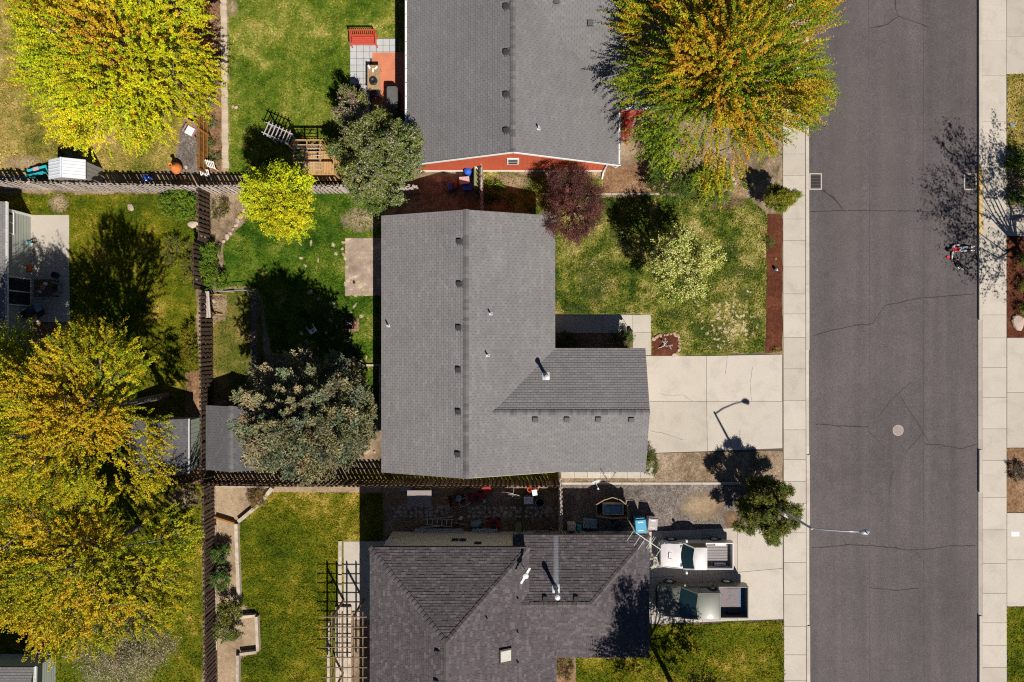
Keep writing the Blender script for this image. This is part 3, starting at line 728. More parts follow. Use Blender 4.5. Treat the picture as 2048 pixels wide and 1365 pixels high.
def window(parent, c, d, w, h, out=0.03, bars=1):
    """c centre on the wall, d direction along the wall (outside on the right hand of d)"""
    d = Vector((d[0], d[1], 0)).normalized(); n = Vector((d.y, -d.x, 0)); M4 = Matrix((( d.x, n.x, 0, c[0]), (d.y, n.y, 0, c[1]), (0, 0, 1, c[2]), (0, 0, 0, 1)))
    f = MB(); t = 0.06
    f.box(-w/2-t, w/2+t, -.01, out, h/2, h/2+t); f.box(-w/2-t, w/2+t, -.01, out+.02, -h/2-t, -h/2)
    f.box(-w/2-t, -w/2, -.01, out, -h/2, h/2); f.box(w/2, w/2+t, -.01, out, -h/2, h/2)
    for i in range(bars): x = -w/2 + w*(i+1)/(bars+1); f.box(x-.02, x+.02, -.01, out-.004, -h/2, h/2)
    f.xf(M4); fo = f.build('window', M['white'], parent)
    g = MB(); g.box(-w/2, w/2, -.01, .008, -h/2, h/2); g.xf(M4); g.build('pane', M['glass'], fo)
    return fo
def gutter(parent, a, b, mat, w=0.12, name='gutter'):
    g = MB(); a = Vector(a); b = Vector(b); d = (b-a).normalized(); r = d.cross(Vector((0, 0, 1))).normalized()
    for off, z, ww, hh in ((0, -0.06, w, 0.01), (-w/2, 0.0, 0.02, 0.11), (w/2, -0.005, 0.012, 0.10)):
        g.beam(a + r*off + Vector((0, 0, z)), b + r*off + Vector((0, 0, z)), ww, hh)
    L = (b-a).length; k = int(L/0.75)
    for i in range(k+1):
        q = a.lerp(b, i/max(1, k)); g.beam(q - r*w*.5 + Vector((0,0,.045)), q + r*w*.5 + Vector((0,0,.045)), 0.03, 0.012)
    return g.build(name, mat, parent)

# ---------------------------------------------------------------- the house in the middle
EH = 2.75
H1 = empty('house', (0, 0, 0), 0, 'gabled house with grey shingle roof and a garage wing over the driveway', 'house')
xw = P(763, 0, EH).x; xe = P(1110, 0, EH).x; xm = (xw+xe)/2; pit = 1/3
yn = P(0, 432, EH).y; ys = P(0, 945, EH).y; RH = EH + (xe-xm)*pit
gN = P(0, 697, EH).y; gS = ys + 0.02; gm = (gN+gS)/2; GH = EH + (gN-gm)*pit; gE = P(1290, 0, EH).x + 0.02
vx = xe - (GH-EH)/pit          # where the wing's ridge meets the east slope
rf = Roof(0.142, 0.31, 0.024, 3)
rf.slope([(xw, ys, EH), (xw, yn, EH), (xm, yn, RH), (xm, ys, RH)], (0, 1, 0))
zz = lambda x: RH - (x-xm)*pit
rf.slope([(xm, gN, RH), (xm, yn, RH), (xe, yn, EH), (xe, gN, EH)], (0, 1, 0))
rf.slope([(xm, gm, RH), (xm, gN, RH), (xe, gN, EH), (vx, gm, GH)], (0, 1, 0))
rf.slope([(xm, gS, RH), (xm, gm, RH), (vx, gm, GH), (xe, gS, EH)], (0, 1, 0))
rf.slope([(xe, gN, EH), (vx, gm, GH), (gE, gm, GH), (gE, gN, EH)], (1, 0, 0))
rf.slope([(vx, gm, GH), (xe, gS, EH), (gE, gS, EH), (gE, gm, GH)], (1, 0, 0))
roof1 = rf.build(H1, M['shingle_grey'])
ridge_caps(roof1, (xm, ys, RH), (xm, yn, RH), M['cap_grey'])
ridge_caps(roof1, (gE, gm, GH), (vx, gm, GH), M['cap_grey'])
b = MB(); o = 0.42; wx0, wx1, wy0, wy1 = xw+o, xe-o, ys+o, yn-o
def gable_x(x): return RH - abs(x-xm)*pit - 0.12
siding(b, (wx0, wy0), (wx1, wy0), 0.1, lambda t: gable_x(wx0+(wx1-wx0)*t))
siding(b, (wx1, wy1), (wx0, wy1), 0.1, lambda t: gable_x(wx1+(wx0-wx1)*t))
siding(b, (wx0, wy1), (wx0, wy0), 0.1, lambda t: EH-.02+o*pit)
siding(b, (wx1, gN-o), (wx1, wy1), 0.1, lambda t: EH-.02+o*pit)
g0, g1, gw = gS+o, gN-o, gE-o
siding(b, (gw, g0), (gw, g1), 0.1, lambda t: GH - abs(g0+(g1-g0)*t-gm)*pit - 0.12)
siding(b, (wx1, g0), (gw, g0), 0.1, lambda t: EH-.02+o*pit); siding(b, (gw, g1), (wx1, g1), 0.1, lambda t: EH-.02+o*pit)
b.build('wall', M['beige_wall'], H1)
f = MB()
for (a, c) in (((xw, ys, EH), (xw, yn, EH)), ((xe, gN, EH), (xe, yn, EH)), ((xe, gN, EH), (gE, gN, EH)), ((xe, gS, EH), (gE, gS, EH)),
               ((xw, yn, EH), (xm, yn, RH)), ((xm, yn, RH), (xe, yn, EH)), ((xw, ys, EH), (xm, ys, RH)), ((xm, ys, RH), (xe, ys, EH)), ((gE, gN, EH), (gE, gm, GH)), ((gE, gm, GH), (gE, gS, EH))):
    f.beam(Vector(a)-Vector((0,0,.10)), Vector(c)-Vector((0,0,.10)), 0.022, 0.16)
f.build('fascia', M['beige_wall'], H1)
window(H1, (wx1+.02, 3.6, 1.5), (0, 1), 1.8, 1.2); window(H1, (wx1+.02, 5.9, 1.5), (0, 1), 1.2, 1.2)
window(H1, (wx0-.02, -4.6, 1.5), (0, -1), 1.5, 1.1); window(H1, (wx0-.02, 0.6, 1.5), (0, -1), 1.2, 1.1)
window(H1, (-4.5, wy0-.02, 1.6), (1, 0), 1.2, 1.0); window(H1, (-0.5, wy1+.02, 1.6), (-1, 0), 1.2, 1.0)
d = MB(); d.box(wx0-.05, wx0-.01, 2.7, 4.5, 0.13, 2.15); pd = d.build('patio_door', M['white'], H1)
d = MB(); d.box(wx0-.06, wx0-.051, 2.8, 3.58, 0.25, 2.05); d.box(wx0-.06, wx0-.051, 3.64, 4.4, 0.25, 2.05); d.build('pane', M['glass'], pd)
d = MB(); d.box(wx1+.02, wx1+.06, gN+.25, gN+1.15, 0.12, 2.15); fd = d.build('front_door', M['red_wall'], H1)
d = MB(); d.box(wx1+.06, wx1+.10, gN+.32, gN+.37, 1.05, 1.12); d.build('handle', M['galv'], fd)
gd = MB(); gd.box(gw+.022, gw+.05, gm-2.45, gm+2.45, 0.12, 2.2); gdo = gd.build('garage_door', M['white'], H1)
for i in range(4):
    for j in range(4):
        q = MB(); y0 = gm-2.38+j*1.2; q.box(gw+.05, gw+.065, y0, y0+1.12, 0.18+i*.51, 0.62+i*.51); q.build('panel', M['white'], gdo)
nW = (-pit, 0, 1); nE = (pit, 0, 1); nS = (0, -pit, 1); nN = (0, pit, 1)
def put(px, py, fz):
    """a point seen at a pixel and lying on the surface z = fz(x, y)"""
    h = 3.5
    for _ in range(12):
        p = P(px, py, h); h = fz(p.x, p.y)
    return P(px, py, h)
zW = lambda x, y: EH + (x-xw)*pit; zE = lambda x, y: EH + (xe-x)*pit; zGS = lambda x, y: EH + (y-gS)*pit; zGN = lambda x, y: EH + (gN-y)*pit
for q in ((919,484),(919,569),(918,656),(917,740),(917,824),(916,909)): box_vent(H1, put(q[0], q[1], zW), nW, M['vent'])
for q in ((1070,838),(1133,838),(1196,838),(1262,839)): box_vent(H1, put(q[0], q[1], zGS), nS, M['vent'])
vent_pipe(H1, put(777,652,zW), nrm=nW); vent_pipe(H1, put(981,628,zE), nrm=nE); vent_pipe(H1, put(975,711,zE), nrm=nE)
def flue(parent, p, h, nrm):
    b = MB(); b.mi = 0; b.box(-.20, .20, -.22, .22, 0, .03); b.lathe([(.16, .03), (.11, .16)], n=16); st = len(b.v)
    b.xf(Vector(nrm).normalized().to_track_quat('Z', 'Y').to_matrix().to_4x4()); fo = None
    b.mi = 1; b.smooth = True; b.cyl((0, 0), .095, 0, h, 16); b.smooth = False
    o = b.build('flue_pipe', [M['steel_bright'], M['galv']], parent, p)
    c = MB(); c.cyl((0, 0), .125, h, h+.16, 16); c.lathe([(.15, h+.14), (.14, h+.20), (.05, h+.25), (0.0, h+.255)], n=16)
    c.build('cap', M['steel_bright'], o); return o
flue(H1, put(1092,753,zGN), 0.85, nN)
# satellite dish on a pole and mast at the south eave
def dish(loc, rz, tilt, label, mat, arm=True):
    d = empty('satellite_dish', loc, rz, label, 'satellite dish')
    b = MB(); b.smooth = True
    b.lathe([(0.0, 0.0), (.12, .012), (.22, .04), (.29, .075), (.295, .07), (.22, .032), (.12, .004), (0.0, -.008)], n=20)
    b.xf(Matrix.Translation((0, 0, .55)) @ Matrix.Rotation(tilt, 4, 'X')); b.build('reflector', mat, d)
    b = MB(); b.tube([(0, 0, 0), (0, .06, .3), (0, .02, .54)], .022, 8); b.build('mast', M['galv'], d)
    b = MB(); b.tube([(0, -.02, .45), (0, -.42, .62)], .014, 6); b.box(-.04, .04, -.5, -.40, .57, .67); b.build('feed_arm', M['galv'], d)
    return d
dish(P(1188, 958, 2.0), math.radians(20), math.radians(62), 'grey satellite dish on the south eave of the grey gabled house', M['galv'])
mp = P(1207, 950, 2.2)
am = empty('antenna_mast', (mp.x, mp.y, 1.9), 0, 'thin antenna mast with short crossbars beside the eave dish', 'antenna')
b = MB(); b.tube([(0, 0, -0.2), (0, 0, 1.6)], .016, 6); b.build('mast', M['galv'], am)
b = MB(); b.beam((-.3, 0, .3), (.35, 0, .3), .03, .03); b.beam((.35, -.12, .3), (.35, .12, .3), .03, .03); b.build('crossbar', M['white'], am)

# ---------------------------------------------------------------- the red house to the north
H2 = empty('house', (0, 0, 0), 0, 'red walled house with grey roof, white gutters and a gable vent', 'house')
p2 = 5/12; rw = P(815, 0, EH).x; re = P(1237, 0, EH).x; rm = (rw+re)/2; rh = EH + (re-rm)*p2; rs = 9.88; rn = 24.5
ws = P(0, 215, EH).y; wr = ws + 5.45; wh = EH + (wr-ws)*p2; wE = 8.6; wvx = re - (wh-EH)/p2
rf = Roof(0.142, 0.30, 0.022, 5)
rf.slope([(rw, rs, EH), (rw, rn, EH), (rm, rn, rh), (rm, rs, rh)], (0, 1, 0))
rf.slope([(rm, rs, rh), (rm, ws, rh), (re, ws, EH), (re, rs, EH)], (0, 1, 0))
rf.slope([(rm, ws, rh), (rm, wr, rh), (wvx, wr, wh), (re, ws, EH)], (0, 1, 0))
rf.slope([(rm, wr, rh), (rm, rn, rh), (re, rn, EH), (wvx, wr, wh)], (0, 1, 0))
rf.slope([(re, ws, EH), (wvx, wr, wh), (wE, wr, wh), (wE, ws, EH)], (1, 0, 0))
rf.slope([(wvx, wr, wh), (re, wr+5.45, EH), (wE, wr+5.45, EH), (wE, wr, wh)], (1, 0, 0))
roof2 = rf.build(H2, M['shingle_mid'])
ridge_caps(roof2, (rm, rs, rh), (rm, rn-2, rh), M['cap_grey'], 0.13, 0.2)
b = MB(); o = 0.38; ax0, ax1, ay0, ay1 = rw+o, re-o, rs+o, rn-o
def gx2(x): return rh - abs(x-rm)*p2 - 0.14
N = 40
for i in range(N):     # vertical grooved boards
    xa = ax0+(ax1-ax0)*i/N; xb = ax0+(ax1-ax0)*(i+1)/N-.018; y = ay0
    b.add([(xa, y, .28), (xb, y, .28), (xb, y, gx2(xb)), (xa, y, gx2(xa)), (xb+.018, y+.012, .28), (xb+.018, y+.012, gx2(xb+.018))], [(0,1,2,3), (1,4,5,2)])
siding(b, (ax1, ay1), (ax0, ay1), 0.28, lambda t: gx2(ax1+(ax0-ax1)*t)); siding(b, (ax0, ay1), (ax0, ay0), 0.28, lambda t: EH+o*p2-.05)
siding(b, (ax1, ay0), (ax1, ws+o), 0.28, lambda t: EH+o*p2-.05); siding(b, (ax1, ws+o), (wE-o, ws+o), 0.28, lambda t: EH+o*p2-.05)
siding(b, (wE-o, ws+o), (wE-o, wr+5), 0.28, lambda t: EH+o*p2-.05+ max(0, 2.2-abs(t-.5)*4.6))
b.build('wall', M['red_wall'], H2)
b = MB(); b.box(ax0-.02, ax1+.02, ay0-.03, ay0+.1, 0.05, 0.28); b.box(ax0-.03, ax0+.1, ay0+.1, ay1, 0.05, .28); b.box(ax1-.1, ax1+.03, ay0+.1, ws, .05, .28)
b.build('foundation', M['white'], H2)
f = MB()
for a, c in (((rw, rs, EH), (rm, rs, rh)), ((rm, rs, rh), (re, rs, EH))): f.beam(Vector(a)+Vector((0, -.012, -.04)), Vector(c)+Vector((0, -.012, -.04)), 0.035, 0.17)
f.build('rake_board', M['white'], H2)
gutter(H2, (rw-.07, rs, EH-.04), (rw-.07, rn, EH-.04), M['white']); gutter(H2, (re+.07, rs, EH-.04), (re+.07, ws, EH-.04), M['white']); gutter(H2, (re+.07, ws-.07, EH-.04), (wE, ws-.07, EH-.04), M['white'])
b = MB(); b.tube([(re+.05, rs+.05, EH-.08), (re-.1, rs-.02, EH-.35), (ax1-.1, ay0-.06, EH-.7), (ax1-.1, ay0-.06, .3), (ax1-.18, ay0-.5, .16)], .05, 6); b.build('downspout', M['white'], H2)
vp = P(1028, 323, 3.9)
v = MB(); v.box(rm-.34, rm+.34, ay0-.06, ay0-.005, 1.75, 2.85); gv = v.build('gable_vent', M['white'], H2)
for i in range(2):
    q = MB(); q.box(rm-.26, rm+.26, ay0-.072, ay0-.061, 1.87+i*.46, 2.2+i*.46); q.build('louvre', M['vent'], gv)
z2W = lambda x, y: EH + (x-rw)*p2; z2E = lambda x, y: EH + (re-x)*p2; z2S = lambda x, y: EH + (y-ws)*p2
for q in ((1013,14),(1013,105),(1013,190),(1013,262)): box_vent(H2, put(q[0], q[1], z2W), (-p2, 0, 1), M['vent'])
for q in ((1113,2),(1180,46),(1232,1)): box_vent(H2, put(q[0], q[1], z2S), (0, -p2, 1), M['vent'])
vent_pipe(H2, put(1077,258,z2E), nrm=(p2, 0, 1))
window(H2, (ax0-.02, 15.5, 1.5), (0, -1), 1.4, 1.1); window(H2, (ax1+.02, 11.5, 1.5), (0, 1), 1.4, 1.1)
d = MB(); d.box(ax0-.05, ax0-.01, 17.2, 19.0, 0.13, 2.15); pd = d.build('patio_door', M['white'], H2)
d = MB(); d.box(ax0-.06, ax0-.051, 17.3, 18.05, 0.25, 2.05); d.box(ax0-.06, ax0-.051, 18.12, 18.9, 0.25, 2.05); d.build('pane', M['glass'], pd)

# ---------------------------------------------------------------- the hipped house to the south
H3 = empty('house', (0, 0, 0), 0, 'hip roofed house with mottled brown shingles, pale green walls and a skylight', 'house')
E3 = 3.7; p3 = 5/12; sw = P(740, 0, E3).x; se = P(1058, 0, E3).x; sm = (sw+se)/2; sn = P(0, 1095, E3).y; hw = (se-sw)/2
sh = E3 + hw*p3; sap = sn - hw; sso = -25.0
kN = P(0, 1070, EH).y; kS = P(0, 1315, EH).y; km = (kN+kS)/2; pk = 1/3; kh = EH + (kN-km)*pk; kE = P(1298.5, 0, EH).x; kr = kE - (kN-km)
sx2 = P(1113, 0, 3.1).x
rf = Roof(0.142, 0.32, 0.019, 9, True)
rf.slope([(sw, sn, E3), (se, sn, E3), (sm, sap, sh)], (1, 0, 0))
rf.slope([(sw, sso, E3), (sw, sn, E3), (sm, sap, sh), (sm, sso, sh)], (0, 1, 0))
rf.slope([(sm, sap, sh), (se, sn, E3), (se, km, E3), (sm, km, sh)] if km < sap else [(sm, sap, sh), (se, sn, E3), (se, sap, E3)], (0, 1, 0))
ze = lambda x: sh - (x-sm)*p3
ytop = min(km, sap) if km < sap else sap
if km >= sap: pass
rf.slope([(sm, sso, sh), (sm, ytop, sh), (se, ytop, E3), (sx2, ytop-.6, ze(sx2)), (sx2, sso, ze(sx2))] if False else [(sm, sso, sh), (sm, ytop, sh), (sx2, ytop, ze(sx2)), (sx2, sso, ze(sx2))], (0, 1, 0))
rf.slope([(se, km, E3), (sx2, sap, ze(sx2)), (se, sap, E3)], (0, 1, 0))
wi = se - 0.9
rf.slope([(wi, kN, EH), (kE, kN, EH), (kr, km, kh), (wi, km, kh)], (1, 0, 0))
rf.slope([(wi, kS, EH), (wi, km, kh), (kr, km, kh), (kE, kS, EH)], (1, 0, 0))
rf.slope([(kE, kN, EH), (kE, kS, EH), (kr, km, kh)], (0, 1, 0))
roof3 = rf.build(H3, M['shingle_brown'])
for a, c in (((sw, sn, E3), (sm, sap, sh)), ((se, sn, E3), (sm, sap, sh)), ((sm, sso, sh), (sm, sap, sh)), ((kE, kN, EH), (kr, km, kh)), ((kE, kS, EH), (kr, km, kh)), ((se+.02, km, kh), (kr, km, kh))):
    ridge_caps(roof3, a, c, M['cap_brown'], 0.14, 0.24, 0.05, 0.03)
b = MB(); o = 0.25; bx0, bx1, by0 = sw+o+.3, se-o, sn-o
siding(b, (bx1, by0), (bx0, by0), 0.1, lambda t: E3+.02, step=0.22)
siding(b, (bx0, by0), (bx0, sso), 0.1, lambda t: E3+.02, step=0.22)
kw = kE-.35; k0, k1 = kS+.35, kN-.6
siding(b, (kw, k0), (kw, k1), 0.1, lambda t: EH+.08, step=0.22); siding(b, (kw, k1), (bx1, k1), 0.1, lambda t: EH+.08, step=0.22); siding(b, (sx2-.3, k0), (kw, k0), 0.1, lambda t: EH+.08, step=.22)
siding(b, (sx2-.3, sso), (sx2-.3, k0), 0.1, lambda t: 3.0, step=.22)
b.build('wall', M['green_wall'], H3)
f = MB()
for a, c in (((sw, sn, E3), (se, sn, E3)), ((sw, sso, E3), (sw, sn, E3)), ((se, sn, E3), (se, km, E3)), ((kE, kN, EH), (kE, kS, EH)), ((se, kN, EH), (kE, kN, EH)), ((sx2, kS, EH), (kE, kS, EH))):
    f.beam(Vector(a)-Vector((0, 0, .11)), Vector(c)-Vector((0, 0, .11)), 0.024, 0.17)
f.build('fascia', M['wood_brown'], H3)
wz = 1.75; pw = P(918, 1078, wz)
window(H3, (pw.x, by0+.02, wz), (-1, 0), 0.85, 0.55)
b = MB(); q = P(956, 1088, 2.3); b.box(q.x-.2, q.x+.2, by0+.02, by0+.09, 2.2, 2.45); b.build('wall_vent', M['vent'], H3)
gd = MB(); gd.box(kw+.022, kw+.05, km-2.4, km+2.4, 0.12, 2.2); gdo = gd.build('garage_door', M['white'], H3)
for i in range(4):
    for j in range(4):
        q = MB(); y0 = km-2.33+j*1.18; q.box(kw+.05, kw+.065, y0, y0+1.1, 0.18+i*.51, 0.62+i*.51); q.build('panel', M['white'], gdo)
window(H3, (bx0-.02, -15.4, 1.6), (0, -1), 1.6, 1.2)
z3W = lambda x, y: E3 + (x-sw)*p3; z3E = lambda x, y: sh - (x-sm)*p3; zKN = lambda x, y: EH + (kN-y)*pk
for q in ((876,1305),(874,1364)): box_vent(H3, put(q[0], q[1], z3W), (-p3, 0, 1), M['vent'], .27)
for q in ((1090,1198),(1152,1198)): box_vent(H3, put(q[0], q[1], zKN), (0, pk, 1), M['vent'], .27)
for q in ((1036,1131),(1036,1197),(974,1236),(1036,1264),(1036,1324)): vent_pipe(H3, put(q[0], q[1], z3E), .22, .04, False)
flue(H3, put(1112,1178,zKN), 1.0, (0, pk, 1))
mz = bpy.data.materials.new('zinc_wash'); mz.use_nodes = True; bz = mz.node_tree.nodes['Principled BSDF']; bz.inputs['Base Color'].default_value = (.42,.46,.50,1); bz.inputs['Roughness'].default_value = .9
atz = mz.node_tree.nodes.new('ShaderNodeAttribute'); atz.attribute_name = 'fade'; nz = noise(mz.node_tree, coords(mz.node_tree), 14.0, 3); mu = mz.node_tree.nodes.new('ShaderNodeMath'); mu.operation = 'MULTIPLY'
mz.node_tree.links.new(atz.outputs['Fac'], mu.inputs[0]); mz.node_tree.links.new(nz, mu.inputs[1]); mz.node_tree.links.new(mu.outputs[0], bz.inputs['Alpha'])
Vz = []; Fz = []; fz = []
for i in range(9):
    t_ = i/8; q0 = put(1112, 1172-100*t_, zKN); ww = .20-.03*t_
    for k_, (dx, a_) in enumerate(((-1, 0), (-.4, .8), (.4, .9), (1, 0))): Vz.append((q0.x+dx*ww, q0.y, zKN(0, q0.y)+.032)); fz.append(a_*(1-.35*t_))
for i in range(8):
    for k_ in range(3): a_ = i*4+k_; Fz += [(a_, a_+1, a_+5), (a_, a_+5, a_+4)]
link('zinc_streak', fast_mesh('zinc_streak', np.array(Vz), np.array(Fz), mz, {'fade': np.array(fz)}), roof3)
M['tan_dome'] = simple('yellowed_acrylic', (0.50,0.49,0.44), .35, .08, 4); sk = put(1010, 1310, z3E); s = MB(); n3 = Vector((p3, 0, 1)).normalized(); MM = n3.to_track_quat('Z', 'Y')
s.box(-.36, .36, -.36, .36, 0, .13); so = s.build('skylight', M['wood_brown'], H3, sk); so.rotation_mode = 'QUATERNION'; so.rotation_quaternion = MM
s = MB(); s.box(-.30, .30, -.30, .30, .13, .16, .02); s.build('dome', M['tan_dome'], so)
ua = put(1051, 1152, lambda x, y: z3E(x, y)+0.9)
an = empty('antenna', (ua.x, ua.y, ua.z-0.9), math.radians(0), 'white disc antenna with two flat wings above the brown hip roof', 'antenna')
b = MB(); b.tube([(0, 0, -.15), (0, 0, .9)], .02, 8); b.build('mast', M['galv'], an)
b = MB(); b.smooth = True; b.lathe([(0, .98), (.1, .97), (.165, .93), (.165, .90), (.1, .87), (0, .86)], n=18); b.build('disc', M['white'], an)
for s_ in (0, math.pi):
    b = MB(); b.box(.16, .48, -.055, .055, .90, .925); b.xf(Matrix.Rotation(math.radians(60)+s_, 4, 'Z')); b.build('wing', M['white'], an)
# long range television antenna over the garage corner
ta = P(1272, 1066, 4.4); tb = P(1322, 1100, 4.4); mid = (ta+tb)/2
an = empty('antenna', (mid.x-.25, mid.y-.1, 3.0), 0, 'slender white television antenna of parallel rods over the garage corner', 'antenna')
b = MB(); q0 = ta-Vector((mid.x-.25, mid.y-.1, 3.0)); q1 = tb-Vector((mid.x-.25, mid.y-.1, 3.0)); b.tube([q0, q1], .02, 6); b.build('boom', M['white'], an)
b = MB(); b.tube([(0, 0, -.4), (0, 0, 1.38)], .018, 6); b.build('mast', M['galv'], an)
dd = (q1-q0).normalized(); pr = Vector((dd.y, -dd.x, 0)); pr = Vector((-.55, -.83, 0))
for i, (t, L, off) in enumerate(((-.1, .55, .3), (.18, .6, .3), (.36, .62, .35), (.56, .7, 0.0), (.62, .7, 0.0), (.98, .8, 0))):
    c = q0.lerp(q1, t) + pr*off; b = MB(); b.tube([c-pr*L/2*1.1, c+pr*L/2*1.1], .011, 5); b.build('rod', M['white'], an)
dish(Vector((P(785,1081,2.0).x, by0+.12, 2.3)), math.radians(150), math.radians(70), 'dull blue satellite dish on the pale green wall', M['galv'])

# ---------------------------------------------------------------- house at the west edge
H4 = empty('house', (0, 0, 0), 0, 'grey green sided house with sliding door beside the western patio', 'house')
E4 = 2.15; x4 = P(11, 0, E4).x; y4n = P(0, 404, E4).y; y4s = -1.6; r4 = x4 - 4.5
rf = Roof(0.142, 0.31, 0.017, 13)
rf.slope([(x4, y4s, E4), (x4, y4n, E4), (r4, y4n, E4+4.5/3), (r4, y4s, E4+4.5/3)], (0, 1, 0))
rf.slope([(r4, y4s, E4+1.5), (r4, y4n, E4+1.5), (r4-4.5, y4n, E4), (r4-4.5, y4s, E4)], (0, 1, 0))
rf.build(H4, M['shingle_grey']); gutter(H4, (x4+.05, y4s, E4-.04), (x4+.05, y4n, E4-.04), M['white'], .1)
b = MB(); a0 = x4-.12; siding(b, (a0, y4s+.2), (a0, y4n-.35), .1, lambda t: E4, step=.2); siding(b, (a0, y4n-.35), (r4-4.3, y4n-.35), .1, lambda t: E4+1.4-abs(t-.5)*2.8, step=.2)
siding(b, (r4-4.3, y4s+.2), (a0, y4s+.2), .1, lambda t: E4+1.4-abs(t-.5)*2.8, step=.2)
b.build('wall', M['grey_wall'], H4)
b = MB(); b.box(a0, a0+.05, y4n-.45, y4n-.33, .1, E4-.1); b.build('corner_board', M['white'], H4)
yd0, yd1 = P(0, 555, 1).y, P(0, 612, 1).y
d = MB(); d.box(a0+.02, a0+.07, yd1, yd0, .14, .22); d.box(a0+.02, a0+.07, yd1, yd0, 2.0, 2.08); ym = (yd0+yd1)/2
for y in (yd0-.07, ym-.035, yd1): d.box(a0+.02, a0+.072, y, y+.07, .221, 1.999)
sd = d.build('patio_door', M['white'], H4); d = MB(); d.box(a0+.021, a0+.045, yd1+.06, yd0-.06, .2, 2.02); d.build('pane', M['glass'], sd)
window(H4, (a0+.02, P(0, 450, 1).y, 1.75), (0, 1), 1.2, .5)
H5 = empty('house', (0, 0, 0), 0, 'grey roofed outbuilding corner beside the tan patio slab', 'house')
q = P(68, 1335, 2.2); rf = Roof(0.142, 0.31, 0.017, 15); rf.slope([(q.x-5, q.y, 2.2), (q.x, q.y, 2.2), (q.x, q.y-4, 3.4), (q.x-5, q.y-4, 3.4)], (1, 0, 0)); rf.build(H5, M['shingle_grey'])
gutter(H5, (q.x+.05, q.y-4, 2.3), (q.x+.05, q.y, 2.16), M['white'], .1)
b = MB(); siding(b, (q.x-.3, q.y-4), (q.x-.3, q.y-.3), .1, lambda t: 3.0-t*.8); siding(b, (q.x-.3, q.y-.3), (q.x-5, q.y-.3), .1, lambda t: 2.2); b.build('wall', M['grey_wall'], H5)
paved('patio', '', [[(20,1318),(96,1318),(96,1440),(20,1440)]], 0.125, M['concrete']); ex([(15,1315),(98,1315),(98,1440),(15,1440)])
# ---------------------------------------------------------------- plants
def leaf_mat(name, trans=0.35, rough=0.6):
    m, nt, b = nmat(name)
    at = nt.nodes.new('ShaderNodeAttribute'); at.attribute_name = 'tint'
    nt.links.new(at.outputs['Color'], b.inputs['Base Color']); b.inputs['Roughness'].default_value = rough
    b.inputs['Specular IOR Level'].default_value = 0.25
    tr = nt.nodes.new('ShaderNodeBsdfTranslucent'); nt.links.new(at.outputs['Color'], tr.inputs[0])
    mx = nt.nodes.new('ShaderNodeMixShader'); mx.inputs[0].default_value = trans
    nt.links.new(b.outputs[0], mx.inputs[1]); nt.links.new(tr.outputs[0], mx.inputs[2])
    nt.links.new(mx.outputs[0], nt.nodes['Material Output'].inputs[0]); return m
M['leaf'] = leaf_mat('leaf', 0.24); M['needle'] = leaf_mat('needle', 0.12, 0.75)
M['bark_brown'] = simple('bark_brown', (0.13,0.095,0.07), 0.9, 0.3, 20); M['bark_pale'] = simple('bark_pale', (0.20,0.165,0.14), 0.85, 0.25, 20)
M['dead_wood'] = simple('bleached_twigs', (0.62,0.56,0.55), 0.8, 0.15, 20)
def unit(v): return v/np.maximum(np.linalg.norm(v, axis=-1, keepdims=True), 1e-9)
def leaves(name, pos, dirs, size, width, col, mat, parent, droop=0.25, flat=0.55):
    """diamond leaves folded along the midrib; flat = how far the blades turn to the sky"""
    n = len(pos); d = unit(dirs); rv = unit(NR.normal(size=(n, 3)) + np.array([0, 0, 1.0])*flat*3)
    s = unit(np.cross(d, rv)); nn = np.cross(s, d); L = size[:, None]; W = (size*width)[:, None]
    V = np.empty((n, 4, 3)); V[:, 0] = pos; V[:, 2] = pos + d*L - np.array([0, 0, 1.0])*L*droop
    V[:, 1] = pos + d*L*0.45 + s*W*0.5 + nn*W*0.10; V[:, 3] = pos + d*L*0.45 - s*W*0.5 + nn*W*0.10
    i = np.arange(n)*4; F = np.stack([np.column_stack([i, i+1, i+2]), np.column_stack([i, i+2, i+3])], 1).reshape(-1, 3)
    me = fast_mesh(name, V.reshape(-1, 3), F, mat, {'tint': np.repeat(np.clip(col, 0, 1), 4, 0)})
    return link(name, me, parent)
def tubes(name, segs, mat, parent, n=5):
    """segs: list of (points, radii)"""
    b = MB(); b.smooth = True
    for pts, rad in segs: b.tube(pts, rad, n, False)
    return b.build(name, mat, parent)
def pal(cols, wts, n, jit=0.16):
    cols = np.array(cols); w = np.array(wts, float); i = NR.choice(len(cols), n, p=w/w.sum())
    return cols[i]*NR.uniform(1-jit, 1+jit, (n, 1))*NR.uniform(0.95, 1.05, (n, 3))
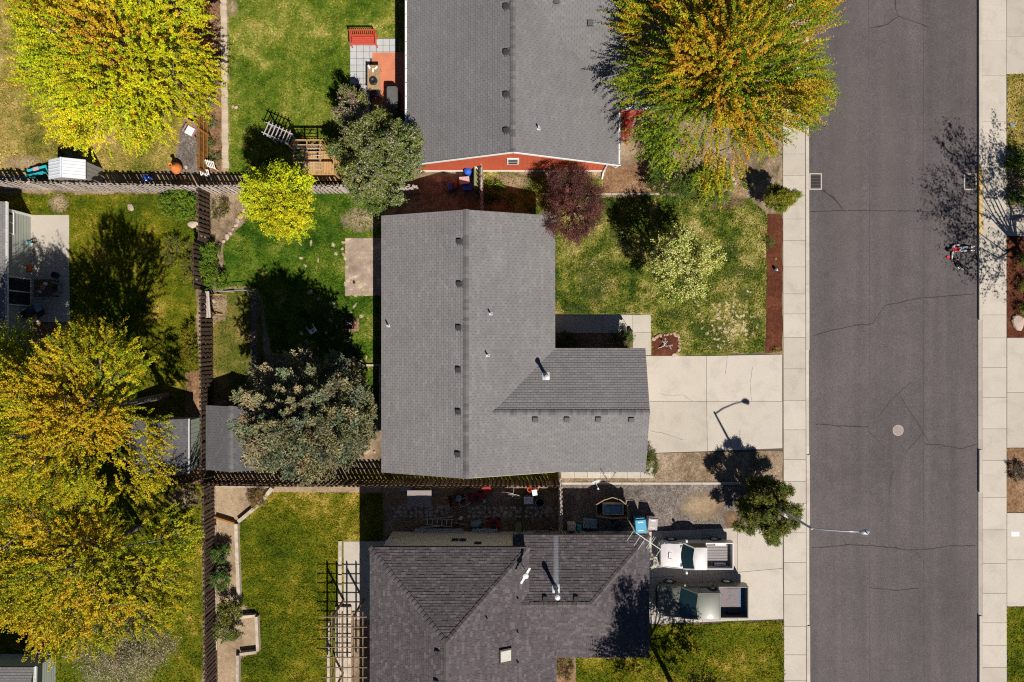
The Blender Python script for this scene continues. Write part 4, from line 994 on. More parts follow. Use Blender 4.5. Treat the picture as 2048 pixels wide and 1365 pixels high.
def tree(label, cat, base, center, rad, lobes, shoots, per, slen, lsize, lwidth, shoot_cols, shoot_wts, name='tree', lean_up=0.7, out=0.8, trunk_r=0.18, mat='leaf', bark='bark_brown',
         group=None, lobe_r=0.5, blossom=None, flat=0.55, tipcol=None, seed=None, spread=0.05, jit=0.16, fill=0.25, twigs=True, irr=0.0, dropout=0.0):
    """base: ground point; center: crown centre (x, y, z); rad: crown radii; shoots of leaves grow out of lobes carried by limbs"""
    global NR
    if seed is not None: NR = np.random.default_rng(seed)
    c = np.array(center, float); rad = np.array(rad, float); root = empty(name, base, 0, label, cat, group); bs = np.array(base, float)
    # lobes on the crown
    k = np.arange(lobes)+0.5; ph = np.arccos(1-1.75*k/lobes*0.92); th = math.pi*(1+5**0.5)*k + NR.uniform(0, 6.28)
    ld = np.column_stack([np.cos(th)*np.sin(ph), np.sin(th)*np.sin(ph), np.cos(ph)]); ld += NR.normal(scale=0.12, size=ld.shape); ld = unit(ld)
    lc = c + ld*rad*(1-lobe_r)*np.where(NR.random((lobes, 1)) < (.3 if lobes > 12 else 0), NR.uniform(.2, .6, (lobes, 1)), NR.uniform(0.78-irr*.6, 1.12+irr, (lobes, 1))); lr = lobe_r*NR.uniform(0.72, 1.2, lobes)
    lt = NR.uniform(0.82, 1.12, (lobes, 1))*np.column_stack([NR.uniform(.9, 1.1, lobes), np.ones(lobes), NR.uniform(.9, 1.1, lobes)])
    li = NR.choice(lobes, shoots, p=(lr**2)/(lr**2).sum())
    sd = unit(NR.normal(size=(shoots, 3)) + ld[li]*0.75 + np.array([0, 0, 0.35])); rr = NR.uniform(0.35, 1.0, shoots)**(0.5)
    inner = NR.random(shoots) < fill; rr = np.where(inner, rr*0.6, rr)
    sp = lc[li] + sd*rad*(lr[li]*rr)[:, None]
    oc = unit((sp-c)/rad); dr = unit(oc*out + np.array([0, 0, 1.0])*lean_up + NR.normal(scale=0.35, size=sp.shape))
    L = slen*NR.uniform(0.6, 1.3, shoots); sc_ = pal(shoot_cols, shoot_wts, shoots, jit)*lt[li]
    if tipcol is not None:      # shoots picked by noise, more near the top, carry the young leaf colour
        sn = np.sin(sp[:, 0]*1.1+sp[:, 1]*.7+1.3)+np.sin(sp[:, 1]*1.25-sp[:, 2]*.9+.4)+np.sin(sp[:, 0]*.6-sp[:, 1]*1.6+sp[:, 2]*.8)
        w = (sn*.33 + NR.normal(scale=.35, size=shoots) + (oc[:, 2]-.45)*.9) > (1-2*tipcol[1])
        sc_[w] = pal(tipcol[0], [1]*len(tipcol[0]), int(w.sum()), 0.15)
    t = NR.uniform(0.05, 1, (shoots, per))**0.8
    pos = sp[:, None, :] + dr[:, None, :]*(L[:, None]*t)[:, :, None]; pos[:, :, 2] -= 0.12*(t**2)*L[:, None]
    pos += NR.normal(scale=spread, size=pos.shape)
    ldv = dr[:, None, :]*0.6 + NR.normal(scale=0.7, size=pos.shape); ldv[:, :, 2] *= 0.4
    sz = lsize*NR.uniform(0.65, 1.3, (shoots, per))*(1.15-0.45*t)
    cl = sc_[:, None, :]*NR.uniform(0.68, 1.28, (shoots, per, 1))
    if blossom is not None:
        w = NR.random((shoots, per)) < blossom[1]*np.where(blossom[2], np.clip(oc[:, 2:3]*1.5+.35, 0.1, 1), 1.0)
        cl[w] = pal(blossom[0], [1]*len(blossom[0]), int(w.sum()), 0.1)
    pos = pos.reshape(-1, 3); keep = NR.random(len(pos)) >= dropout
    pos = pos[keep]; lo = pos - bs
    leaves('crown', lo, ldv.reshape(-1, 3)[keep], sz.ravel()[keep], lwidth, cl.reshape(-1, 3)[keep], M[mat], root, 0.2, flat)
    # trunk, limbs, twigs
    segs = []; fork = bs + (c-bs)*0.42; fork[2] = bs[2] + (c[2]-rad[2]*0.55-bs[2])*0.9
    segs.append(([Vector(bs*0+np.array([0, 0, -0.05])), Vector((fork-bs)*0.5+np.array([.03, .02, 0])), Vector(fork-bs)], [trunk_r*1.25, trunk_r, trunk_r*0.85]))
    for j in range(lobes):
        m_ = fork + (lc[j]-fork)*0.5 + NR.normal(scale=0.1*rad.mean()*0.6, size=3) - np.array([0, 0, 0.1])
        segs.append(([Vector(fork-bs), Vector(m_-bs), Vector(lc[j]-bs)], [trunk_r*0.6, trunk_r*0.38, trunk_r*0.2]))
    if twigs:
        for j in range(0, shoots, max(1, shoots//110)):
            e = sp[j]+dr[j]*L[j]*0.8; q = lc[li[j]]
            segs.append(([Vector(q-bs), Vector((q+sp[j])/2-bs+np.array([0, 0, .05])), Vector(sp[j]-bs), Vector(e-bs)], [trunk_r*0.17, trunk_r*0.12, trunk_r*0.09, 0.006]))
    tubes('trunk', segs, M[bark], root)
    return root
def XY(px, py, h): v = P(px, py, h); return (v.x, v.y, h)
YG = [(0.64,0.62,0.012),(0.55,0.58,0.012),(0.36,0.44,0.012),(0.70,0.60,0.014)]
# the maple in the north-west yard
c = XY(238, 75, 5.2); tree('large yellow green maple over the dry lawn beside the gravel bed', 'tree', (c[0]+.1, c[1]-.1, G), c, (5.2, 5.6, 3.5), 34, 4300, 42, 0.85, 0.092, 0.8,
  YG, [4, 4, 2, 2], 'maple_tree', 0.5, 1.1, .18, bark='bark_pale', tipcol=([(0.62,0.36,0.03),(0.72,0.48,0.02)], .24), seed=21, spread=.028, lobe_r=.33, fill=.2)
# the big street tree north-east
c = XY(1455, 128, 6.0); tree('large green and orange tinted tree leaning over the sidewalk and road', 'tree', (c[0]-.3, c[1]-.6, G), c, (5.4, 6.2, 4.0), 38, 4800, 46, 1.1, 0.092, 0.7,
  [(0.31,0.36,0.010),(0.21,0.285,0.008),(0.11,0.18,0.008),(0.41,0.40,0.010)], [4, 4, 2, 2], 'maple_tree', 0.4, 1.4, .2, bark='bark_pale', tipcol=([(0.60,0.36,0.022),(0.54,0.28,0.016),(0.58,0.44,0.014)], .43), seed=22, lobe_r=.30, spread=.026, fill=.36, irr=.04)
# the western trees
OR = [(0.49,0.42,0.008),(0.40,0.385,0.006),(0.22,0.26,0.006),(0.53,0.41,0.010)]
c = XY(160, 832, 7.2); tree('large orange gold tree hanging over the green walled shed', 'tree', (c[0]+.5, c[1]+.4, G), c, (4.5, 4.7, 3.6), 28, 2300, 44, .9, 0.088, 0.8, OR, [4, 3, 3, 3], 'maple_tree', .5, 1.0, .17, bark='bark_pale', seed=23,
  tipcol=([(0.60,0.38,0.015),(0.60,0.43,0.012)], .36), lobe_r=.30, spread=.028, fill=.2)
c = XY(130, 1130, 5.8); tree('broad golden yellow tree over the olive lawn beside the blossom tree', 'tree', (c[0]+.5, c[1]+.3, G), c, (6.0, 5.1, 3.6), 36, 3100, 44, .85, 0.088, 0.8, [(0.49,0.42,0.008),(0.40,0.385,0.006),(0.23,0.26,0.006),(0.53,0.41,0.010)], [4, 4, 3, 2], 'maple_tree', .5, 1.0, .17, bark='bark_pale', seed=24,
  tipcol=([(0.60,0.40,0.015),(0.60,0.44,0.012)], .34), lobe_r=.30, spread=.028, fill=.2)
c = XY(5, 765, 5.5); tree('yellow green tree beside the shaded patio of the western house', 'tree', (c[0]+.2, c[1], G), c, (3.0, 3.6, 3.0), 16, 1300, 42, .85, 0.09, 0.8, [(0.54,0.50,0.008),(0.42,0.42,0.006),(0.25,0.28,0.006)], [3, 3, 3], 'maple_tree', .5, 1.0, .2, bark='bark_pale', seed=25, lobe_r=.46)
# lime green tree in the back yard
c = XY(563, 406, 4.6); tree('small lime green tree beside the timber playhouse', 'tree', (c[0], c[1]-.1, G), c, (1.8, 1.95, 2.2), 18, 1200, 32, 0.5, 0.092, 0.8, [(0.64,0.62,0.012),(0.52,0.54,0.012),(0.30,0.38,0.012)], [4, 4, 2], 'small_tree', .6, .9, .1, seed=26, lobe_r=.5)
# lilac
LI = [(0.19,0.235,0.045),(0.13,0.175,0.03),(0.28,0.30,0.07)]
c = XY(768, 330, 3.4); tree('spreading lilac with pale pink blossom against the red house', 'lilac', (c[0]-.2, c[1]-.3, G), c, (2.15, 2.5, 1.9), 24, 1700, 28, 0.5, 0.095, 0.75, LI, [3, 3, 2], 'lilac_bush', .8, .7, .14, seed=27, lobe_r=.30, irr=.28,
  blossom=([(0.62,0.46,0.50),(0.52,0.36,0.46),(0.50,0.42,0.36)], .14, True))
c = XY(702, 225, 2.2); tree('smaller pinkish lilac at the corner of the terracotta patio', 'lilac', (c[0], c[1], G), c, (1.0, 1.15, 1.3), 6, 260, 24, 0.45, 0.095, 0.75, LI+[(0.26,0.18,0.13)], [3, 3, 2, 4], 'lilac_bush', .8, .7, .1, seed=28, lobe_r=.42, blossom=([(0.60,0.42,0.44),(0.48,0.36,0.30)], .2, True))
c = XY(693, 312, 2.3); tree('low green lilac shoot growing over the timber playhouse', 'lilac', (c[0], c[1]-.3, G), c, (.85, .95, 1.1), 5, 190, 24, 0.45, 0.095, 0.75, LI, [3, 2, 3], 'lilac_bush', .8, .7, .08, seed=29, lobe_r=.45, blossom=([(0.55,0.45,0.42)], .06, True))
# plum, blossom tree
c = XY(1147, 412, 2.7); tree('purple leaved plum tree at the corner of the front lawn', 'tree', (c[0], c[1], G), c, (1.6, 1.95, 1.6), 22, 1150, 28, 0.65, 0.07, 0.6, [(0.12,0.034,0.030),(0.17,0.055,0.042),(0.26,0.11,0.085),(0.07,0.022,0.022)], [4, 3, 2, 2], 'plum_tree', .8, .8, .11, seed=30, lobe_r=.34, fill=.4, irr=.1, bark='bark_brown', spread=.06)
c = XY(1357, 522, 3.3); tree('small tree covered in creamy white blossom on the front lawn', 'tree', (c[0]-.1, c[1]+.1, G), c, (1.9, 2.05, 1.75), 18, 1050, 24, 0.5, 0.09, 0.7, [(0.26,0.30,0.03),(0.36,0.38,0.05),(0.14,0.19,0.025)], [3, 3, 3], 'blossom_tree', .7, .8, .1, seed=31, lobe_r=.36, irr=.12,
  blossom=([(0.78,0.74,0.22),(0.66,0.66,0.14),(0.82,0.78,0.40)], .55, True), dropout=.0)
c = XY(255, 1290, 2.8); tree('thin branched fruit tree with sparse white and pink blossom', 'tree', (c[0], c[1], G), c, (2.9, 2.2, 1.6), 18, 1400, 18, 0.75, 0.075, 0.7, [(0.30,0.24,0.12),(0.20,0.17,0.07),(0.24,0.22,0.07)], [1, 1, 1], 'blossom_tree', .6, .8, .12, seed=32, lobe_r=.42, bark='bark_pale', blossom=([(0.62,0.54,0.44),(0.52,0.42,0.38),(0.60,0.53,0.40)], .2, False), spread=.09)
# tree at the south edge whose crown reaches into view
c = (9.5, -20.5, 6.5); tree('tall yellow green young tree at the southern edge of the olive lawn', 'tree', (9.6, -20.6, G), c, (2.7, 2.7, 4.9), 30, 1900, 24, 0.9, 0.115, 0.7, [(0.22,0.20,0.02),(0.14,0.15,0.015),(0.30,0.23,0.04)], [2, 3, 1], 'young_tree', .9, 1.0, .13, seed=33, lobe_r=.34, bark='bark_pale', irr=.15)
# nearly bare tree beyond the east sidewalk, known in view by its shadow
c = (31.6, 3.7, 5.6); tree('thinly leaved tree beside the eastern mulch bed', 'tree', (32.0, 3.0, G), c, (3.4, 5.4, 3.4), 16, 620, 15, 1.3, 0.13, 0.7, [(0.20,0.20,0.03),(0.13,0.14,0.02)], [1, 1], 'bare_tree', .7, 1.0, .11, seed=34, lobe_r=.4, bark='bark_brown', spread=.08)

def shrub(label, px, py, h, rx, ry, cols, wts, shoots=150, per=22, lsize=0.07, lwidth=0.6, name='shrub', group=None, seed=None, mat='leaf', blossom=None, slen=.28, lobes=7, rz=None, cat='shrub', up=.9, z0=G, lobe_r=.5):
    c = XY(px, py, h*0.55); rz = rz or h*0.45
    return tree(label, cat, (c[0], c[1], z0), (c[0], c[1], z0+h*0.5), (rx, ry, rz), lobes, shoots, per, slen, lsize, lwidth, cols, wts, name, up, .9, .035, mat, 'bark_brown', group, lobe_r, blossom, .5, None, seed, .03, .16, .35, False)
DG = [(0.07,0.12,0.016),(0.10,0.15,0.018),(0.15,0.20,0.022)]; MG = [(0.13,0.22,0.014),(0.20,0.29,0.018),(0.08,0.15,0.014)]
shrub('dark green rounded bush under the big street tree', 1345, 362, 1.8, 1.6, 1.35, DG, [3,3,2], 520, 24, .075, seed=41)
shrub('mid green bush beside the dark rounded bush at the lawn edge', 1425, 378, 1.4, 1.4, 1.0, [(0.14,0.20,0.02),(0.20,0.25,0.025),(0.09,0.14,0.018)], [2,2,2], 420, 24, .075, seed=42)
shrub('yellow leaved low bush between two green bushes', 1378, 385, .7, .45, .4, [(0.28,0.26,0.03),(0.17,0.19,0.02)], [1,1], 80, 20, .07, seed=43)
shrub('red flowering azalea along the red house east gutter', 1246, 258, .9, .42, 1.05, [(0.10,0.08,0.02),(0.16,0.10,0.025)], [1,1], 170, 20, .07, seed=44, blossom=([(0.62,0.02,0.035),(0.55,0.03,0.06)], .62, False))
shrub('broad leafy green bush in the fence corner', 358, 410, 1.3, 1.35, 1.0, MG, [3,3,2], 380, 24, .08, seed=45)
shrub('low golden green shrub against the brown fence south of the bench', 382, 695, 1.1, .55, 1.7, [(0.30,0.24,0.012),(0.21,0.20,0.012),(0.13,0.14,0.012)], [3,3,2], 300, 24, .06, seed=46)
shrub('straggly olive shrub along the inner side of the western fence', 352, 500, .9, .75, .95, [(0.17,0.17,0.03),(0.10,0.12,0.02),(0.26,0.23,0.05)], [2,2,1], 150, 18, .06, seed=47)
shrub('yellow tinged narrow shrub touching the western fence', 380, 540, 1.0, .4, .9, [(0.24,0.21,0.03),(0.15,0.15,0.02)], [2,2], 130, 18, .06, seed=48)
shrub('small bronze green shrub in the bare corner bed', 444, 420, .8, .55, .6, [(0.16,0.13,0.03),(0.10,0.11,0.02)], [1,1], 110, 18, .06, seed=49)
for i, (px, py, rx, ry) in enumerate(((424,505,.55,.6),(420,535,.5,.55),(432,562,.75,.55))):
    shrub(['bright green vine spilling over the fence by the corner bed','bright green vine climbing the middle of the leaning fence','bright green ground vine at the head of the slatted bench'][i], px, py, .9, rx, ry, MG, [3,3,2], 170, 22, .075, name='vine', seed=50+i, cat='vine')
for i, (px, py, r) in enumerate(((443,1108,.5),(443,1158,.58))):
    shrub(['round dark green shrub nearest the corner timber in the pale bed','second round dark green shrub in the pale bed'][i], px, py, 1.0, r, r*1.05, [(0.06,0.12,0.02),(0.10,0.17,0.025),(0.16,0.23,0.05)], [3,3,1], 190, 22, .075, seed=55+i)
shrub('loose shrub with yellow flowers beside the raised timber corner', 462, 1222, 1.1, .8, .7, [(0.06,0.10,0.02),(0.10,0.14,0.03)], [1,1], 230, 22, .07, seed=57, blossom=([(0.55,0.42,0.02)], .25, True))
shrub('green shrub with yellow fringe beside the western picket fence', 455, 1262, 1.0, .85, .6, [(0.05,0.09,0.02),(0.10,0.14,0.03)], [1,1], 220, 22, .07, seed=58, blossom=([(0.50,0.44,0.05)], .18, True))
for i, px in enumerate((1132, 1243)):
    shrub(['clipped round shrub in the dark bed beside the house corner','clipped round shrub at the end of the dark entry bed'][i], px, 683, 1.0, .62, .58, [(0.07,0.11,0.02),(0.11,0.16,0.025)], [1,1], 260, 22, .055, seed=60+i)
shrub('clipped shrub wrapped by the pale paving at the garage corner', 1300, 925, 1.2, .42, .75, [(0.13,0.16,0.02),(0.08,0.11,0.015)], [1,1], 220, 22, .055, seed=62)
shrub('spiky green clump overhanging the east sidewalk', 2036, 330, .8, .75, .8, [(0.08,0.15,0.015),(0.14,0.21,0.02)], [1,1], 150, 18, .22, .16, seed=63, slen=.35)
shrub('low spreading green shrub beside the pale stone ornament', 2038, 393, .6, .75, .45, [(0.07,0.13,0.02),(0.12,0.18,0.03)], [1,1], 150, 18, .09, .5, seed=64)
shrub('brown dry shrub between two green clumps east of the sidewalk', 2040, 365, .6, .5, .3, [(0.16,0.11,0.06),(0.10,0.07,0.04)], [1,1], 70, 18, .08, .3, seed=65)
for i, py in enumerate((520, 570, 622)):
    shrub(['yellow grass tuft in the shaded end of the mulch bed','yellow grass tuft in the middle of the mulch bed','bright yellow grass tuft beside the pale rock'][i], 2044, py, .45, .3, .3, [(0.36,0.32,0.06),(0.22,0.22,0.05)], [1,1], 60, 16, .18, .1, seed=66+i, cat='grass tuft', name='grass_tuft')
shrub('spiny grey brown plant in the eastern bark bed', 2036, 945, .4, .5, .5, [(0.14,0.09,0.06),(0.30,0.24,0.17)], [2,1], 110, 16, .12, .25, seed=70)
shrub('small dark shrub on the edge of the mulch strip', 1537, 485, .35, .2, .22, DG, [1,1,1], 40, 16, .05, seed=71)
shrub('tiny yellow green plant at the south end of the mulch strip', 1552, 702, .2, .13, .13, [(0.25,0.28,0.04)], [1], 18, 12, .05, seed=72)
shrub('reddish groundcover in the bed beside the brown roof', 1130, 1335, .35, .5, .8, [(0.20,0.06,0.04),(0.22,0.20,0.04),(0.12,0.13,0.03)], [2,2,2], 150, 18, .06, seed=73)
shrub('grey blue lavender clump near the pale brick edging', 424, 172, .5, .3, .32, [(0.16,0.19,0.18),(0.24,0.26,0.27)], [1,1], 80, 18, .09, .15, seed=74)
shrub('grey blue lavender clump further along the pale brick edging', 420, 201, .5, .32, .34, [(0.15,0.18,0.18),(0.22,0.25,0.27)], [1,1], 80, 18, .09, .15, seed=75)
shrub('dry ornamental grass beside the diagonal timber', 516, 996, .5, .5, .55, [(0.36,0.23,0.07),(0.20,0.17,0.05),(0.42,0.30,0.14)], [2,1,1], 120, 16, .17, .1, seed=76, cat='grass clump', name='ornamental_grass')
shrub('shaded weeds beside the short fence between the houses', 990, 378, .4, .6, .5, MG, [1,1,1], 90, 16, .08, seed=77, cat='weeds', name='weed_clump')
for i, (px, py) in enumerate(((425,250),(425,290),(432,318))):
    shrub(['sparse green plant by the cedar boards in the bark bed','small leafy plant between cedar boards and brick edging','low plant beside the small white picket panel'][i], px, py, .3, .3, .35, [(0.13,0.17,0.05),(0.20,0.22,0.07)], [1,1], 40, 14, .07, seed=80+i)
for i, (px, py, rx) in enumerate(((1440,440,.4),(1500,655,.5),(1430,600,.5),(1370,665,.4),(1485,590,.55),(1265,575,.4),(1170,600,.35),(1505,690,.4))):
    pass

# ---------------------------------------------------------------- conifers
def conifer(label, base, px_top, H_, R_, whorls, cols, wts, seed, needles=60, nsize=.10, sub=7, name='spruce_tree', droop=0.18, jitr=.18, topfrac=0.06):
    """whorls of branches carrying side twigs set with needle tufts"""
    global NR; NR = np.random.default_rng(seed)
    root = empty(name, base, 0, label, 'tree'); pos = []; drs = []; cols_ = []; segs = []
    tip = np.array([px_top[0]-base[0], px_top[1]-base[1], H_])
    segs.append(([Vector((0, 0, -.05)), Vector(tip*0.5), Vector(tip)], [R_*.06, R_*.04, .015]))
    for w in range(whorls):
        f = w/(whorls-1); z = H_*(0.10+0.87*f); L0 = R_*max(.10, (1-abs(2*f*.5-.30)**2/.49*1.0) if f > .3 else .82+.6*f); nb = int(9+3*(1-f)) if f < .85 else 7; a0 = NR.uniform(0, 6.28)
        ctr = tip*(z/H_)
        for j in range(nb):
            a = a0 + 2*math.pi*j/nb + NR.normal(scale=.14); L = L0*NR.uniform(1-jitr, 1+jitr*.8); d = np.array([math.cos(a), math.sin(a), 0])
            el = 0.05+0.55*f - droop*.5
            bt = NR.uniform(0.72, 1.28)*np.array([NR.uniform(.94,1.08), 1, NR.uniform(.92, 1.1)]); bc = pal(cols, wts, 1, .05)[0]*bt
            p = lambda t: ctr + d*L*t + np.array([0, 0, 1])*(L*t*el + 0.16*L*t*t)
            segs.append(([Vector(p(0)), Vector(p(.5)), Vector(p(1))], [R_*.014, R_*.008, .006]))
            m = int(needles*L/R_*1.5)+10
            for s_ in range(sub):          # side twigs, both sides
                t0 = 0.22+0.75*s_/(sub-1); l2 = L*(0.34*(1-t0)+0.09)
                for sg in (-1, 1):
                    e = unit(np.array([d[0]*.75-sg*d[1]*.7, d[1]*.75+sg*d[0]*.7, el*.5+.12+NR.normal(scale=.08)])); k = max(6, int(m*l2/L*1.15))
                    t = NR.uniform(0, 1, k)**.8; q = p(t0) + e*(l2*t)[:, None] + NR.normal(scale=.035, size=(k, 3))
                    pos.append(q); drs.append(e*1.0 + NR.normal(scale=.5, size=(k, 3)) + np.array([0, 0, .2])); cols_.append(bc*NR.uniform(.75, 1.25, (k, 1)))
            t = NR.uniform(.15, 1.02, m//2); q = np.array([p(x) for x in t]) + NR.normal(scale=.03, size=(len(t), 3))
            pos.append(q); drs.append(d*1.1 + NR.normal(scale=.5, size=(len(t), 3)) + np.array([0, 0, .25])); cols_.append(bc*NR.uniform(.8, 1.3, (len(t), 1)))
    pos = np.concatenate(pos); drs = np.concatenate(drs); cl = np.concatenate(cols_)
    leaves('crown', pos, drs, nsize*NR.uniform(.6, 1.4, len(pos)), .46, cl, M['needle'], root, 0.0, .3)
    tubes('trunk', segs, M['bark_brown'], root); return root
g = P(668, 812, G)
conifer('broad blue grey spruce beside the dark roofed shed', (g.x, g.y, G), (g.x, g.y), 9.8, 3.2, 26, [(0.215,0.225,0.105),(0.275,0.25,0.12),(0.33,0.27,0.135),(0.18,0.205,0.12)], [3, 3, 3, 2], 91, 210, .125, 9)
c = XY(1530, 1018, 2.0)
tree('dense dark olive juniper around the street lamp pole', 'tree', (c[0], c[1], G), (c[0], c[1], 2.0), (1.95, 1.8, 1.75), 34, 3000, 30, .28, .08, .5, [(0.13,0.155,0.022),(0.19,0.20,0.026),(0.085,0.11,0.02),(0.25,0.24,0.04)], [3, 3, 2, 1.5], 'juniper_tree', .8, .7, .14, 'needle', 'bark_brown', None, .24, None, .3, None, 92, .03, .12, .45, False)
c = XY(1557, 402, 1.1)
tree('bent golden green arborvitae leaning over the sidewalk edge', 'tree', (c[0]-.3, c[1]+.1, G), (c[0], c[1], 1.5), (1.0, .75, 1.35), 14, 1300, 28, .24, .07, .45, [(0.24,0.25,0.02),(0.15,0.18,0.018),(0.34,0.31,0.03)], [3, 2, 1.5], 'arborvitae', 1.0, .6, .09, 'needle', 'bark_brown', None, .36, None, .3, None, 93, .03, .12, .45, False)
# ---------------------------------------------------------------- fences
def fence(label, a, b, h, mat, pitch=0.26, bw=0.145, both=True, lean=0.0, group=None, dog=True, rails=(0.25, 0.55, 0.9), jag=0.02):
    a = Vector(P2(*a, G)); b = Vector(P2(*b, G)); d = b-a; L = d.length
    root = empty('fence', (a.x, a.y, G), math.atan2(d.y, d.x), label, 'fence', group)
    root.rotation_euler[0] = lean
    m = MB(); w = bw/2; c = 0.03 if dog else 0.0
    m.add([(-w,-.009,0),(w,-.009,0),(w,-.009,h-c),(w-c,-.009,h),(-w+c,-.009,h),(-w,-.009,h-c),(-w,.009,0),(w,.009,0),(w,.009,h-c),(w-c,.009,h),(-w+c,.009,h),(-w,.009,h-c)],
          [(0,1,2,3,4,5),(11,10,9,8,7,6),(0,6,7,1),(1,7,8,2),(2,8,9,3),(3,9,10,4),(4,10,11,5),(5,11,6,0)])
    pm = m.mesh('picket', mat); n = int(L/pitch)
    for i in range(n):
        for sgn in ((-1, 1) if both else (-1,)):
            x = (i+0.5+(0.5 if sgn > 0 else 0))*pitch
            if x > L or R.random() < .012: continue
            link('picket', pm, root, (x, sgn*(.045+.011), R.uniform(-jag, jag)), (R.gauss(0, .008), R.gauss(0, .022), R.gauss(0, .03)))
    k = max(1, round(L/2.4)); pmsh = MB().box(-.045,.045,-.045,.045,-.05,h-.05).mesh('post', mat)
    for i in range(k+1): link('post', pmsh, root, (min(max(L*i/k, .05), L-.05), 0, 0))
    for r in rails:
        q = MB()
        for i in range(k): q.box(L*i/k+.046, L*(i+1)/k-.046, -.02, .02, h*r-.045, h*r+.045)
        q.build('rail', mat, root)
    return root
fence('silvery grey shadowbox fence between the dry lawn and the western yard', (-60, 375.5), (400, 385.5), 1.6, M['wood_grey'])
fence('grey brown shadowbox fence behind the lime tree and lilac', (404, 385.5), (842, 385.5), 1.6, M['wood_grey'])
fence('dark brown fence beside the bare corner bed', (419, 388), (420, 488), 1.5, M['wood_brown'])
fence('dark brown leaning fence overgrown with vine', (409, 492), (411, 582), 1.5, M['wood_brown'], lean=math.radians(0))
fence('dark brown fence between the golden shrub and the dark roofed shed', (424, 590), (426, 956), 1.5, M['wood_brown'])
fence('greyish brown fence along the pale soil bed of the southern yard', (430, 962), (434, 1420), 1.5, M['wood_brown'], pitch=.24)
fence('brown fence between the spruce yard and the southern lawn', (424, 958), (695, 960), 1.6, M['wood_brown'])
fence('brown fence along the cluttered side yard south of the gabled house', (698, 960), (1116, 961), 1.6, M['wood_brown'])
fence('short weathered fence closing the cluttered side yard', (1118, 946), (1119, 1062), 1.6, M['wood_grey'])
fence('short fence between the two northern houses beside the rubbish', (965, 340), (965, 428), 1.6, M['wood_grey'])
fence('shaded dark fence below the green walled shed', (225, 958), (400, 958), 1.5, M['wood_brown'])
fence('solid cedar board fence beside the gravel bed', (421, -120), (421, 352), 1.5, M['wood_cedar'], pitch=.15, both=False, bw=.147)

# ---------------------------------------------------------------- sheds
def gable_shed(name, label, x0, x1, y0, y1, eh, rh_, wallmat, roof_mat, over=0.1, ridge_x=None, corr=None):
    root = empty(name, ((x0+x1)/2, (y0+y1)/2, G), 0, label, 'shed'); cx, cy = (x0+x1)/2, (y0+y1)/2
    xm_ = (ridge_x if ridge_x is not None else cx)
    a, c, e, f = x0-cx+over, x1-cx-over, y0-cy+over, y1-cy-over; m = xm_-cx
    w = MB(); hz = eh-G; z = lambda x: hz + (rh_-eh)*(1-abs(x-m)/max(m-(x0-cx) if x < m else (x1-cx)-m, .01)) - .04
    n = max(4, int((c-a)/.2)); 
    for (pa, pb) in (((a, e), (c, e)), ((c, f), (a, f))):
        for i in range(n):
            t0, t1 = i/n, (i+1)/n - .012; xa, xb = pa[0]+(pb[0]-pa[0])*t0, pa[0]+(pb[0]-pa[0])*t1
            w.add([(xa, pa[1], 0), (xb, pa[1], 0), (xb, pa[1], z(xb)), (xa, pa[1], z(xa))], [(0,1,2,3)])
    n = max(4, int((f-e)/.25))
    for xx, s_ in ((c, 1), (a, -1)):
        for i in range(n):
            ya, yb = e+(f-e)*i/n, e+(f-e)*(i+1)/n-.015
            w.add([(xx, ya, 0), (xx, yb, 0), (xx, yb, z(xx)), (xx, ya, z(xx))], [(0,1,2,3) if s_ > 0 else (3,2,1,0)])
    w.build('wall', wallmat, root)
    i_ = MB(); i_.box(a+.02, c-.02, e+.02, f-.02, 0, hz-.05); i_.build('core', M['vent'], root)
    return root, (x0-cx, x1-cx, y0-cy, y1-cy, m, hz, rh_-G)
# metal shed
M['shed_metal'] = simple('white_sheet_metal', (0.68,0.70,0.73), 0.4, 0.05, 3.0, spec=.5); M['shed_beige'] = simple('beige_sheet_metal', (0.34,0.31,0.28), 0.55, 0.06, 3.0)
a = P(97, 322, 1.75); c_ = P(171, 359, 1.75); x0, x1, y0, y1 = a.x, c_.x, c_.y, a.y+.06
root, (a, c, e, f, m, hz, rz) = gable_shed('metal_shed', 'small white metal garden shed with ribbed gable roof', x0, x1, y0, y1, 1.75, 2.25, M['shed_beige'], None, .06, P(122, 0, 2.25).x)
for (xa, za, xb, zb, nm) in ((a, hz, m, rz, 'roof'), (m, rz, c, hz, 'roof')):
    r = MB(); r.add([(xa, e, za), (xb, e, zb), (xb, f, zb), (xa, f, za), (xa, e, za-.05), (xb, e, zb-.05), (xb, f, zb-.05), (xa, f, za-.05)], [(0,1,2,3),(7,6,5,4),(0,4,5,1),(2,6,7,3),(1,5,6,2),(3,7,4,0)])
    ro = r.build(nm, M['shed_metal'], root)
    for i in range(1, 6):
        y = e+(f-e)*i/6; q = MB(); q.beam((xa, y, za+.012), (xb, y, zb+.012), .03, .024); q.build('rib', M['shed_metal'], ro)
q = MB(); q.beam((m, e-.01, rz+.02), (m, f+.01, rz+.02), .09, .03); q.build('ridge_cap', M['shed_metal'], root)
